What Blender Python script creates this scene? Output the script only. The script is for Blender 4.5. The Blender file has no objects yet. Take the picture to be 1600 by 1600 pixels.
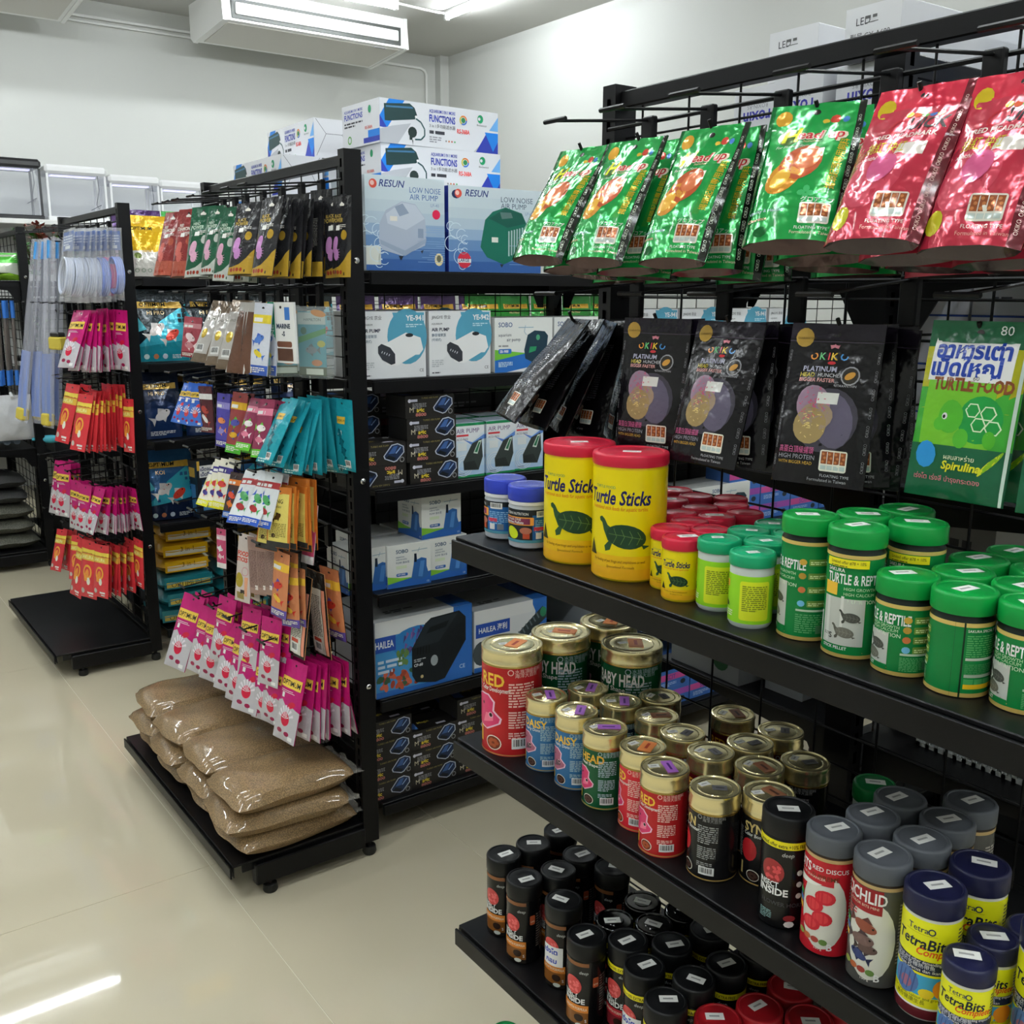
import bpy, bmesh, math, random
from mathutils import Matrix, Vector

# ---------------------------------------------------------------- camera, world, lamps, exposure
SC = bpy.context.scene
COL = SC.collection
CAM_H = 1.475
_cd = bpy.data.cameras.new('camera')
_cam = bpy.data.objects.new('camera', _cd)
COL.objects.link(_cam)
SC.camera = _cam
_cd.sensor_width = 36.0
_cd.lens = 1566.96 / 1600 * 36.0
_cd.clip_start = 0.02
_pi, _ya, _ro = 0.214305, 0.632427, 0.00412858
_fw = Vector((math.sin(_ya) * math.cos(_pi), math.cos(_ya) * math.cos(_pi), -math.sin(_pi)))
_rt = Vector((math.cos(_ya), -math.sin(_ya), 0))
_up = _rt.cross(_fw)
_r2 = _rt * math.cos(_ro) + _up * math.sin(_ro)
_u2 = _up * math.cos(_ro) - _rt * math.sin(_ro)
_m = Matrix((_r2, _u2, -_fw)).transposed().to_4x4()
_m.translation = (0, 0, CAM_H)
_cam.matrix_world = _m

_w = bpy.data.worlds.new('world')
SC.world = _w
_w.use_nodes = True
_w.node_tree.nodes['Background'].inputs[0].default_value = (0.8, 0.9, 1.0, 1)
_w.node_tree.nodes['Background'].inputs[1].default_value = 0.02

SC.view_settings.view_transform = 'Standard'
SC.view_settings.look = 'None'
SC.view_settings.gamma = 1.0
SC.view_settings.use_curve_mapping = False
SC.view_settings.exposure = 0.0
TUBE_POWER = 118.0          # emission strength of the ceiling tubes

SC.cycles.max_bounces = 7
SC.cycles.diffuse_bounces = 4
SC.cycles.glossy_bounces = 3
SC.cycles.transparent_max_bounces = 10

random.seed(7)
PI = math.pi

# ---------------------------------------------------------------- colour and materials
def lin(c):
    if isinstance(c, str):
        c = c.lstrip('#')
        if len(c) == 3: c = ''.join(k * 2 for k in c)
        c = [int(c[i:i + 2], 16) / 255 for i in (0, 2, 4)]
    return tuple((x / 12.92 if x <= 0.04045 else ((x + 0.055) / 1.055) ** 2.4) for x in c)

def ink(c): return tuple(min(.88, x*1.18) for x in lin(c))   # print colours as albedo

MATS = {}
def mat(name, color=None, rough=.5, metal=0., bump=None, coat=0., trans=0., alpha=1., emit=None, spec=.5, noise=None, sheen=0.):
    """procedural principled material; color None = reads the print colour stored on the mesh.
    bump = (scale, strength, distance), noise = (scale, amount) colour mottling"""
    if name in MATS: return MATS[name]
    m = bpy.data.materials.new(name); m.use_nodes = True
    nt = m.node_tree; n = nt.nodes; l = nt.links
    b = n['Principled BSDF']
    b.inputs['Roughness'].default_value = rough
    b.inputs['Metallic'].default_value = metal
    b.inputs['Specular IOR Level'].default_value = spec
    b.inputs['Coat Weight'].default_value = coat
    b.inputs['Coat Roughness'].default_value = .08
    b.inputs['Transmission Weight'].default_value = trans
    b.inputs['Alpha'].default_value = alpha
    src = None
    if color is None:
        a = n.new('ShaderNodeVertexColor'); a.layer_name = 'Col'; src = a.outputs[0]
    else:
        b.inputs['Base Color'].default_value = (*lin(color), 1)
    tc = None
    if bump or noise:
        tc = n.new('ShaderNodeTexCoord')
    if noise:
        t = n.new('ShaderNodeTexNoise'); t.inputs['Scale'].default_value = noise[0]; t.inputs['Detail'].default_value = 4
        l.new(tc.outputs['Object'], t.inputs['Vector'])
        r = n.new('ShaderNodeMapRange'); r.inputs['From Min'].default_value = .3; r.inputs['From Max'].default_value = .7
        r.inputs['To Min'].default_value = 1 - noise[1]; r.inputs['To Max'].default_value = 1 + noise[1]
        l.new(t.outputs['Fac'], r.inputs['Value'])
        mx = n.new('ShaderNodeMix'); mx.data_type = 'RGBA'; mx.blend_type = 'MULTIPLY'; mx.inputs['Factor'].default_value = 1
        if src: l.new(src, mx.inputs['A'])
        else: mx.inputs['A'].default_value = (*lin(color), 1)
        l.new(r.outputs[0], mx.inputs['B']); src = mx.outputs['Result']
    if src: l.new(src, b.inputs['Base Color'])
    if bump:
        t = n.new('ShaderNodeTexNoise'); t.inputs['Scale'].default_value = bump[0]; t.inputs['Detail'].default_value = 3
        l.new(tc.outputs['Object'], t.inputs['Vector'])
        bm_ = n.new('ShaderNodeBump'); bm_.inputs['Strength'].default_value = bump[1]; bm_.inputs['Distance'].default_value = bump[2]
        l.new(t.outputs['Fac'], bm_.inputs['Height']); l.new(bm_.outputs[0], b.inputs['Normal'])
    if emit:
        b.inputs['Emission Color'].default_value = (*lin(emit[0]), 1)
        b.inputs['Emission Strength'].default_value = emit[1]
    MATS[name] = m
    return m

# ---------------------------------------------------------------- mesh helpers
class MB:
    """collects shapes, builds ONE mesh"""
    def __init__(s): s.v = []; s.f = []; s.c = []
    def add(s, vs, fs, c=None):
        k = len(s.v); s.v += [tuple(p) for p in vs]
        s.f += [tuple(i + k for i in f) for f in fs]; s.c += [c] * len(fs)
        return s
    def box(s, x0, y0, z0, x1, y1, z1, c=None):
        vs = [(x0,y0,z0),(x1,y0,z0),(x1,y1,z0),(x0,y1,z0),(x0,y0,z1),(x1,y0,z1),(x1,y1,z1),(x0,y1,z1)]
        return s.add(vs, [(0,3,2,1),(4,5,6,7),(0,1,5,4),(1,2,6,5),(2,3,7,6),(3,0,4,7)], c)
    def bevbox(s, x0, y0, z0, x1, y1, z1, b, c=None):
        """box with chamfered edges"""
        b = min(b, (x1-x0)*.49, (y1-y0)*.49, (z1-z0)*.49)
        X=(x0,x0+b,x1-b,x1); Y=(y0,y0+b,y1-b,y1); Z=(z0,z0+b,z1-b,z1)
        bm = bmesh.new()
        for (i,j,k) in [(i,j,k) for i in range(4) for j in range(4) for k in range(4)]:
            if (i in (0,3))+(j in (0,3))+(k in (0,3)) == 1: bm.verts.new((X[i],Y[j],Z[k]))
        r = bmesh.ops.convex_hull(bm, input=bm.verts)
        bmesh.ops.dissolve_limit(bm, angle_limit=.02, verts=bm.verts, edges=bm.edges)
        bm.verts.index_update()
        s.add([v.co[:] for v in bm.verts], [[v.index for v in f.verts] for f in bm.faces], c); bm.free()
        return s
    def cyl(s, p, q, r, n=8, c=None, r2=None, cap=True):
        p = Vector(p); q = Vector(q); d = (q - p).normalized()
        a = d.orthogonal().normalized(); b = d.cross(a); r2 = r if r2 is None else r2
        vs = []
        for k in range(n):
            t = 2*PI*k/n; o = a*math.cos(t)+b*math.sin(t)
            vs += [p + o*r, q + o*r2]
        fs = [(2*k, 2*((k+1)%n), 2*((k+1)%n)+1, 2*k+1) for k in range(n)]
        if cap: fs += [tuple(2*k for k in reversed(range(n))), tuple(2*k+1 for k in range(n))]
        return s.add(vs, fs, c)
    def path(s, pts, r, n=6, c=None):
        pts = [Vector(p) for p in pts]; rings = []; a = None
        for i, p in enumerate(pts):
            d = (pts[min(i+1,len(pts)-1)] - pts[max(i-1,0)]).normalized()
            a = d.orthogonal().normalized() if a is None else (a - d*a.dot(d)).normalized()
            b = d.cross(a)
            rings.append([p + (a*math.cos(2*PI*k/n) + b*math.sin(2*PI*k/n))*r for k in range(n)])
        vs = [v for rg in rings for v in rg]; fs = []
        for i in range(len(pts)-1):
            for k in range(n):
                fs.append((i*n+k, i*n+(k+1)%n, (i+1)*n+(k+1)%n, (i+1)*n+k))
        fs += [tuple(reversed(range(n))), tuple(range((len(pts)-1)*n, len(pts)*n))]
        return s.add(vs, fs, c)
    def lathe(s, prof, n=40, c=None, cx=0, cy=0):
        vs = []; fs = []; m = len(prof)
        for k in range(n):
            t = 2*PI*k/n
            vs += [(cx+r*math.cos(t), cy+r*math.sin(t), z) for r, z in prof]
        for k in range(n):
            q = (k+1) % n
            for i in range(m-1):
                fs.append((k*m+i, q*m+i, q*m+i+1, k*m+i+1))
        if prof[0][0] > 1e-6: fs.append(tuple(k*m for k in reversed(range(n))))
        if prof[-1][0] > 1e-6: fs.append(tuple(k*m+m-1 for k in range(n)))
        return s.add(vs, fs, c)
    def prism(s, pts, y0, y1, c=None):
        """polygon in (x,z) extruded along y"""
        n = len(pts)
        vs = [(x,y0,z) for x,z in pts] + [(x,y1,z) for x,z in pts]
        fs = [tuple(range(n)), tuple(reversed(range(n,2*n)))] + [(i,i+n,(i+1)%n+n,(i+1)%n) for i in range(n)]
        return s.add(vs, fs, c)
    def mesh(s, name, smooth=False):
        me = bpy.data.meshes.new(name); me.from_pydata(s.v, [], s.f)
        if any(c is not None for c in s.c):
            at = me.color_attributes.new('Col', 'FLOAT_COLOR', 'CORNER')
            buf = []
            for f, c in zip(s.f, s.c):
                q = (*ink(c or '#888'), 1.0); buf += q * len(f)
            at.data.foreach_set('color', buf)
        if smooth:
            me.polygons.foreach_set('use_smooth', [True]*len(me.polygons))
            try: me.set_sharp_from_angle(angle=math.radians(38))
            except Exception: pass
        me.update()
        return me

def obj(name, me, m=None, parent=None, loc=None, rotz=None, mw=None):
    if isinstance(me, MB): me = me.mesh(name)
    if m is not None and me is not None and not me.materials: me.materials.append(m)
    o = bpy.data.objects.new(name, me); COL.objects.link(o)
    if parent is not None: o.parent = parent
    if mw is not None: o.matrix_local = mw
    else:
        if loc is not None: o.location = loc
        if rotz is not None: o.rotation_euler = (0, 0, rotz)
    return o

def tag(o, label, cat, group=None):
    o['label'] = label; o['category'] = cat
    if group: o['group'] = group
    return o

def empty(name, loc=(0,0,0), rotz=0):
    o = bpy.data.objects.new(name, None); COL.objects.link(o); o.empty_display_size = .02
    o.location = loc; o.rotation_euler = (0,0,rotz)
    return o

def struct(o):
    o['kind'] = 'structure'; return o

_O = ['first','second','third','fourth','fifth','sixth','seventh','eighth','ninth','tenth','eleventh','twelfth','thirteenth','fourteenth','fifteenth','sixteenth','seventeenth','eighteenth','nineteenth']
ORD = _O + ['twentieth'] + ['twenty-'+k for k in _O[:9]] + ['thirtieth'] + ['thirty-'+k for k in _O[:9]] + ['fortieth'] + ['forty-'+k for k in _O[:9]] + ['fiftieth']

# ---------------------------------------------------------------- flat print (lettering and artwork as thin faces)
_TX = {}
def text_geo(s, bold=0., shear=0.):
    k = (s, bold, shear)
    if k in _TX: return _TX[k]
    cu = bpy.data.curves.new('lettering', 'FONT'); cu.body = s; cu.size = 1; cu.resolution_u = 2
    cu.offset = bold; cu.shear = shear; cu.fill_mode = 'FRONT'
    o = bpy.data.objects.new('lettering', cu)
    me = bpy.data.meshes.new_from_object(o)
    vs = [v.co.to_2d()[:] for v in me.vertices]; fs = [tuple(p.vertices) for p in me.polygons]
    bpy.data.objects.remove(o); bpy.data.meshes.remove(me); bpy.data.curves.remove(cu)
    if vs:
        x0 = min(v[0] for v in vs); x1 = max(v[0] for v in vs)
        y0 = min(v[1] for v in vs); y1 = max(v[1] for v in vs)
    else: x0=x1=y0=y1=0
    if bold:
        q = text_geo(s, 0., shear)
        if x1-x0 > (q[3]-q[2])+.25 or y1 > q[5]+.15 or y0 < q[4]-.15:
            _TX[k] = q; return q
    _TX[k] = (vs, fs, x0, x1, y0, y1)
    return _TX[k]

class PR:
    """2-D print layout: u to the right, v up, in metres; lv = layer above the surface"""
    def __init__(s): s.v = []; s.f = []; s.c = []; s.lv = 0; s.pi = 0
    def _a(s, vs, fs, c):
        k = len(s.v); s.pi += 1; z = s.lv + (s.pi % 24)*.04; s.v += [(x, y, z) for x, y in vs]
        s.f += [tuple(i+k for i in f) for f in fs]; s.c += [c]*len(fs); return s
    def up(s, n=1): s.lv += n; return s
    def rect(s, x, y, w, h, c): return s._a([(x,y),(x+w,y),(x+w,y+h),(x,y+h)], [(0,1,2,3)], c)
    def rrect(s, x, y, w, h, r, c):
        pts = []
        for cx, cy, a0 in ((x+w-r,y+r,-90),(x+w-r,y+h-r,0),(x+r,y+h-r,90),(x+r,y+r,180)):
            for k in range(4):
                t = math.radians(a0+30*k); pts.append((cx+r*math.cos(t), cy+r*math.sin(t)))
        return s.poly(pts, c)
    def poly(s, pts, c): return s._a(pts, [tuple(range(len(pts)))], c)
    def ell(s, cx, cy, rx, ry, c, n=18, rot=0, a0=0, a1=360):
        pts = []; cr, sr = math.cos(math.radians(rot)), math.sin(math.radians(rot))
        full = a1-a0 >= 360
        for k in range(n if full else n+1):
            t = math.radians(a0+(a1-a0)*k/n); x, y = rx*math.cos(t), ry*math.sin(t)
            pts.append((cx+x*cr-y*sr, cy+x*sr+y*cr))
        return s.poly(pts, c)
    def ring(s, cx, cy, r, w, c, n=18, a0=0, a1=360, sy=1.):
        pts = []; fs = []
        for k in range(n+1):
            t = math.radians(a0+(a1-a0)*k/n)
            pts += [(cx+r*math.cos(t), cy+r*sy*math.sin(t)), (cx+(r-w)*math.cos(t), cy+(r-w)*sy*math.sin(t))]
        for k in range(n): fs.append((2*k, 2*k+2, 2*k+3, 2*k+1))
        return s._a(pts, fs, c)
    def line(s, pts, w, c):
        for (x0,y0),(x1,y1) in zip(pts, pts[1:]):
            d = math.hypot(x1-x0, y1-y0) or 1e-9; nx, ny = -(y1-y0)/d*w/2, (x1-x0)/d*w/2
            s._a([(x0-nx,y0-ny),(x1-nx,y1-ny),(x1+nx,y1+ny),(x0+nx,y0+ny)], [(0,1,2,3)], c)
        return s
    def text(s, t, x, y, h, c, ax=0., bold=0., shear=0., maxw=None, sx=1., rot=0., mirror=False):
        vs, fs, x0, x1, y0, y1 = text_geo(t, bold, shear)
        k = h/.72; w = (x1-x0)*k*sx
        kx = k*sx
        if maxw and w > maxw: kx *= maxw/w; w = maxw
        cr, sr = math.cos(math.radians(rot)), math.sin(math.radians(rot)); pts = []
        for a, b in vs:
            px = (a-x0)*kx - ax*w; py = b*k
            if mirror: px = -px
            pts.append((x+px*cr-py*sr, y+px*sr+py*cr))
        return s._a(pts, fs, c)
    def micro(s, x, y, w, h, n, c, fill=.55, seed=1):
        """rows of small unreadable print; y = top"""
        rg = random.Random(seed); lh = h/n
        for i in range(n):
            yy = y-(i+1)*lh; px = x; end = x+w*(1 if i < n-1 else .6)
            while px < end:
                ww = min(rg.uniform(.8, 2.6)*lh*1.2, end-px)
                s.rect(px, yy, ww, lh*fill, c); px += ww+lh*.45
        return s
    def bars(s, x, y, w, h, seed=3):
        s.rect(x, y, w, h, '#e8e8e4'); s.up(); rg = random.Random(seed); px = x+w*.08
        while px < x+w*.9:
            ww = rg.choice((.02,.03,.05))*w; s.rect(px, y+h*.25, ww, h*.65, '#151515'); px += ww+rg.choice((.03,.05))*w
        s.up(-1); return s
    def fish(s, cx, cy, l, c, fin=None, flip=1, hump=0., rot=0.):
        fin = fin or c; cr, sr = math.cos(math.radians(rot)), math.sin(math.radians(rot))
        def T(pts): return [(cx+flip*(x*cr-y*sr)*l, cy+(x*sr+y*cr)*l) for x, y in pts]
        s.poly(T([(-.28,.0),(-.52,.2),(-.47,0),(-.52,-.2)]), fin)
        s.poly(T([(-.15,.12),(.0,.32),(.2,.16)]), fin); s.poly(T([(-.1,-.1),(-.05,-.3),(.15,-.13)]), fin)
        s.up()
        pts = []
        for k in range(16):
            t = 2*PI*k/16; y = .17*math.sin(t); x = .34*math.cos(t)+.02
            if hump and 0 < t < PI/2+.3: y += hump*math.sin(t*1.7)
            pts.append((x, y))
        s.poly(T(pts), c); s.up(); ex = T([(.24,.05)])[0]
        s.ell(ex[0], ex[1], l*.03, l*.03, '#111'); s.up(-2); return s
    def build(s, name, fn, m, parent=None, du=None, dv=None, off=.00028, step=.0002, me_only=False):
        bm = bmesh.new(); cl = bm.loops.layers.float_color.new('Col')
        bv = [bm.verts.new(v) for v in s.v]
        for f, c in zip(s.f, s.c):
            try: bf = bm.faces.new([bv[i] for i in f])
            except ValueError: continue
            q = (*ink(c), 1.0)
            for lp in bf.loops: lp[cl] = q
        if du or dv:
            bmesh.ops.triangulate(bm, faces=[f for f in bm.faces if len(f.verts) > 4])
        for d, ax in ((du, 0), (dv, 1)):
            if not d: continue
            lo = min(v[ax] for v in s.v); hi = max(v[ax] for v in s.v)
            k = math.floor(lo/d)+1
            while k*d < hi-1e-7:
                co = (k*d,0,0) if ax == 0 else (0,k*d,0); no = (1,0,0) if ax == 0 else (0,1,0)
                bmesh.ops.bisect_plane(bm, geom=bm.verts[:]+bm.edges[:]+bm.faces[:], plane_co=co, plane_no=no, dist=1e-7)
                k += 1
        for v in bm.verts:
            v.co = fn(v.co.x, v.co.y, off+step*v.co.z)
        me = bpy.data.meshes.new(name); bm.to_mesh(me); bm.free()
        if du or dv: me.polygons.foreach_set('use_smooth', [True]*len(me.polygons))
        if m: me.materials.append(m)
        if me_only: return me
        return obj(name, me, None, parent)

def f_front(x0, y, z0):      # a face looking to -Y
    return lambda u, v, o: (x0+u, y-o, z0+v)
def f_left(x, y1, z0):       # a face looking to -X; u runs towards the viewer's right (-Y)
    return lambda u, v, o: (x-o, y1-u, z0+v)
def f_right(x, y0, z0):      # a face looking to +X
    return lambda u, v, o: (x+o, y0+u, z0+v)
def f_back(x1, y, z0):
    return lambda u, v, o: (x1-u, y+o, z0+v)
def f_top(x0, y0, z):
    return lambda u, v, o: (x0+u, y0+v, z+o)
def f_cyl(r, z0):            # can: u = 0 at local -Y
    return lambda u, v, o: ((r+o)*math.cos(-PI/2+u/r), (r+o)*math.sin(-PI/2+u/r), z0+v)

# finishes
M_BLK = mat('black_powder_coat', '#0c0c0e', .4, bump=(900, .08, .0004), spec=.2)
M_BLK2 = mat('black_shelf_paint', '#0f0f11', .36, bump=(700, .08, .0004), spec=.25)
M_CHROME = mat('chrome_bolt', '#d8d8d8', .2, 1.)
M_CARD = mat('printed_card', None, .4, spec=.3)
M_LABEL = mat('printed_label', None, .24, spec=.3)
M_FOIL = mat('printed_foil', None, .17, .3, bump=(17, .6, .016), coat=.3)
M_FOIL2 = mat('printed_soft_pack', None, .22, .0, bump=(26, .5, .012), spec=.35)
M_STICK = mat('white_sticker_paper', '#e6e4dc', .6)
M_GOLD = mat('gold_lid_metal', '#efe2b0', .24, .88)
M_GOLDY = mat('yellow_gold_lid_metal', '#d6bf4e', .16, 1.)
M_BRASS = mat('brass_rim', '#b89a55', .25, .9)
def plastic(name, c, rough=.32): return mat(name, c, rough, spec=.3)

# ================================================================ the room
RX0, RX1, RY0, RY1, RZ = -3.2, 5.36, -3.6, 8.42, 3.6
M_WALL = mat('white_wall_paint', '#cacbc6', .6, bump=(40, .05, .002))
M_CEIL = mat('white_ceiling_paint', '#bdbcb6', .7)
M_GROUT = mat('pale_grout', '#e4dfcc', .5)
M_TILE = mat('polished_beige_porcelain', '#cbc2a9', .03, noise=(1.3, .03), spec=.5)
M_WHITE = mat('white_plastic', '#e9e9e6', .35)
M_DARKSLOT = mat('dark_slot', '#20241f', .5)

floor = struct(obj('floor', MB().box(RX0, RY0, -.06, RX1, RY1, -.0012), M_GROUT))
_tm = MB().box(.001, .001, -.008, .603, 1.809, 0).mesh('tile')
_tm.materials.append(M_TILE)
x = .77 - .604*7
while x < RX1:
    y = 2.39 - 1.81*4
    while y < RY1:
        if x+.604 > RX0 and y+1.81 > RY0:
            obj('tile', _tm, None, floor, (x, y, 0))
        y += 1.81
    x += .604
struct(obj('wall_back', MB().box(RX0-.1, RY1, 0, RX1+.1, RY1+.1, RZ), M_WALL))
struct(obj('wall_right', MB().box(RX1, RY0-.1, 0, RX1+.1, RY1, RZ), M_WALL))
struct(obj('wall_left', MB().box(RX0-.1, RY0-.1, 0, RX0, RY1, RZ), M_WALL))
struct(obj('wall_front', MB().box(RX0, RY0-.1, 0, RX1, RY0, RZ), M_WALL))
struct(obj('ceiling', MB().box(RX0-.1, RY0-.1, RZ, RX1+.1, RY1+.1, RZ+.1), M_CEIL))
struct(obj('trim_1', MB().box(RX1-.09, RY1-.09, 0, RX1, RY1, RZ), M_WALL))
struct(obj('trim_2', MB().box(RX1-.12, 2.5, 0, RX1, 2.85, RZ), M_WALL))

# conduit along the back wall
c = empty('conduit', (RX1-.2, RY1-.008, 3.5))
m = MB(); m.path([(-6.5,-.015,-.02),(-.06,-.015,-.02),(-.02,-.015,-.035),(0,-.015,-.07),(0,-.015,-2.6)], .011, 8)
obj('pipe', m.mesh('pipe', True), M_WHITE, c)
m = MB(); m.path([(-6.5,-.012,-.06),(-1.0,-.012,-.06)], .008, 8); obj('pipe', m.mesh('pipe', True), M_WHITE, c)
for z in (-.5, -1.1, -1.7): obj('pipe_clip', MB().box(-.02,-.018,z,.02,0,z+.012), M_WHITE, c)
tag(c, 'white conduit running along the back wall and down beside the corner', 'conduit')

# ---------------------------------------------------------------- air conditioners
def aircon(x0, x1, label):
    a = empty('air_conditioner', (x0, 7.43, 3.33))
    L = x1-x0
    P = [(.02,.27),(.02,.205),(0,.045),(.6,0),(.66,.04),(.66,.27)]
    vs = [(xx,y,z) for xx in (.03, L-.03) for y, z in P]; n = len(P)
    b = MB().add(vs, [tuple(reversed(range(n))), tuple(range(n,2*n))] + [(i,(i+1)%n,(i+1)%n+n,i+n) for i in range(n)])
    obj('body', b, M_WHITE, a)
    for s in (0, 1):
        xx = (0,.03) if s == 0 else (L-.03, L)
        Q = [(y+(-.012 if y < .3 else .012), z+(-.006 if z < .2 else 0)) for y, z in P]
        vs = [(q,y,z) for q in xx for y, z in Q]
        obj('end_cover', MB().add(vs, [tuple(reversed(range(n))), tuple(range(n,2*n))] + [(i,(i+1)%n,(i+1)%n+n,i+n) for i in range(n)]), M_WHITE, a)
    obj('outlet_frame', MB().box(.07,-.007,.062,L-.07,.03,.192), M_DARKSLOT, a)
    lv = obj('louvre', MB().bevbox(.095,-.022,.088,L-.095,.02,.166,.006), M_WHITE, a)
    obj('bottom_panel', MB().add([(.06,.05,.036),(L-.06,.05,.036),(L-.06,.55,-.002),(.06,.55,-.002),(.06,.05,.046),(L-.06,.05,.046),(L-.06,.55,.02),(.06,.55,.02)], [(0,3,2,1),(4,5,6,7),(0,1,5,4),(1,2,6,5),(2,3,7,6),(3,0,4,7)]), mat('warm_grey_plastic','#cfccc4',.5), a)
    obj('name_plate', MB().box(L-.3,.012,.024,L-.2,.03,.03), mat('grey_print','#777',.5), a)
    return tag(a, label, 'air conditioner', 'ceiling air conditioners')
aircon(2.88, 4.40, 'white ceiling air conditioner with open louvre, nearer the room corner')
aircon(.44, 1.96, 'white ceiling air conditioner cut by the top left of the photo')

# ---------------------------------------------------------------- tube lights
M_TUBE = mat('lit_tube', '#ffffff', .4, emit=('#f4fbff', TUBE_POWER))
def tube(x, y, along, label, L=1.2):
    t = empty('tube_light', (x, y, RZ), 0 if along == 'x' else PI/2)
    m = MB(); m.cyl((.03,0,-.05),(L-.03,0,-.05),.0145,12); obj('tube', m.mesh('tube', True), M_TUBE, t)
    obj('batten', MB().bevbox(0,-.02,-.024,L,.02,0,.004), M_WHITE, t)
    for xx in (0, L-.03): obj('end_holder', MB().bevbox(xx,-.018,-.07,xx+.03,.018,-.024,.004), M_WHITE, t)
    tag(t, label, 'tube light', 'ceiling tube lights')
tube(2.88, 7.03, 'x', 'lit ceiling tube in front of the nearer air conditioner')
tube(4.52, 5.86, 'y', 'lit ceiling tube running along the right wall near the corner')
obj_c = empty('light_cable_pipe', (4.08, 7.03, RZ-.02))
m = MB(); m.path([(0,0,0),(.2,.02,0),(.36,.03,0),(.42,.02,0),(.44,-.02,0)], .009, 8); obj('pipe', m.mesh('pipe', True), M_WHITE, obj_c)
tag(obj_c, 'white cable pipe joining the two ceiling tubes', 'pipe')
tube(.37, 7.06, 'x', 'lit ceiling tube mirrored in the floor at lower left')
for i, yy in enumerate((4.5, 2.9, 1.4, -.2, -1.8)):  # unseen tube rows, added and closely spaced to brighten the goods' fronts
    for j, xx in enumerate((-1.6, .4, 2.9)): tube(xx, yy, 'x', 'added out-of-frame ceiling tube above the aisles, %s row from the back, %s' % (ORD[i+1], ('left','middle','right')[j]))
tube(-1.6, 7.06, 'x', 'lit ceiling tube out of frame at the far left')

# ================================================================ racks
def post_mesh(name, H=1.8, w=.045, d=.03, slots=True):
    """hollow upright: -X face punched with a row of slots; w along X, d along Y"""
    m = MB()
    x0, x1, y0, y1 = -w/2, w/2, -d/2, d/2
    m.add([(x0,y0,.04),(x1,y0,.04),(x1,y0,H),(x0,y0,H)], [(0,1,2,3)])
    m.add([(x1,y0,.04),(x1,y1,.04),(x1,y1,H),(x1,y0,H)], [(0,1,2,3)])
    m.add([(x1,y1,.04),(x0,y1,.04),(x0,y1,H),(x1,y1,H)], [(0,1,2,3)])
    m.add([(x0,y0,H),(x1,y0,H),(x1,y1,H),(x0,y1,H)], [(0,1,2,3)])
    m.add([(x0+.012,y0+.001,.04),(x0+.012,y1-.001,.04),(x0+.012,y1-.001,H),(x0+.012,y0+.001,H)], [(3,2,1,0)])
    a, b = -.0045, .0045
    m.add([(x0,y0,.04),(x0,a,.04),(x0,a,H),(x0,y0,H)], [(3,2,1,0)])
    m.add([(x0,b,.04),(x0,y1,.04),(x0,y1,H),(x0,b,H)], [(3,2,1,0)])
    z = .04
    k = 0.08
    while z < H-1e-6:
        ze = min(k, H)
        m.add([(x0,a,z),(x0,b,z),(x0,b,ze),(x0,a,ze)], [(3,2,1,0)])
        z = k+.019; k += .03
        if k > H-.01: k = H; 
        if z >= H: break
    return m.mesh(name)
PM = post_mesh('post'); PM.materials.append(M_BLK)
_ft = MB(); _ft.lathe([(.006,.045),(.006,.026),(.017,.024),(.019,.008),(.015,0)], 16); FM = _ft.mesh('foot', True); FM.materials.append(mat('black_rubber','#101010',.6))
_bt = MB(); _bt.lathe([(.0075,0),(.0075,.002),(.005,.0045),(0,.005)], 12); BM = _bt.mesh('bolt', True); BM.materials.append(M_CHROME)

def grid_mesh(L, z0, z1, axis, hs=.05, vs=.1, r=.0019):
    m = MB(); k = vs/2
    def P(t, z, o=0): return (o, t, z) if axis == 'y' else (t, o, z)
    while k < L:
        m.cyl(P(k,z0), P(k,z1), r, 5, cap=False); k += vs
    z = z0
    while z <= z1:
        m.cyl(P(0,z,r*1.6), P(L,z,r*1.6), r, 5, cap=False); z += hs
    return m.mesh('wire_grid')

def shelf_mesh(L, D, t=.032, lip=.012):
    """shelf: local x = depth away from the front edge, y = length; top at z=0, price rail with a gap in front"""
    m = MB()
    m.bevbox(.006, 0, -.006, D, L, 0, .0012)
    m.box(.006, 0, -t, .0085, L, -.006)
    m.box(.03, .004, -t+.004, D-.01, .008, -.006); m.box(.03, L-.008, -t+.004, D-.01, L-.004, -.006)
    return m.mesh('shelf')
def rail_mesh(L, t=.034):
    m = MB(); m.bevbox(-.002, 0, -t, .0025, L, -.004, .001); return m.mesh('price_rail')

def bracket_mesh(D):
    m = MB(); m.prism([(.02,-.006),(D,-.006),(D,-.1),(D-.03,-.1),(D-.06,-.05),(.02,-.02)], -.0015, .0015); return m.mesh('shelf_bracket')

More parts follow.
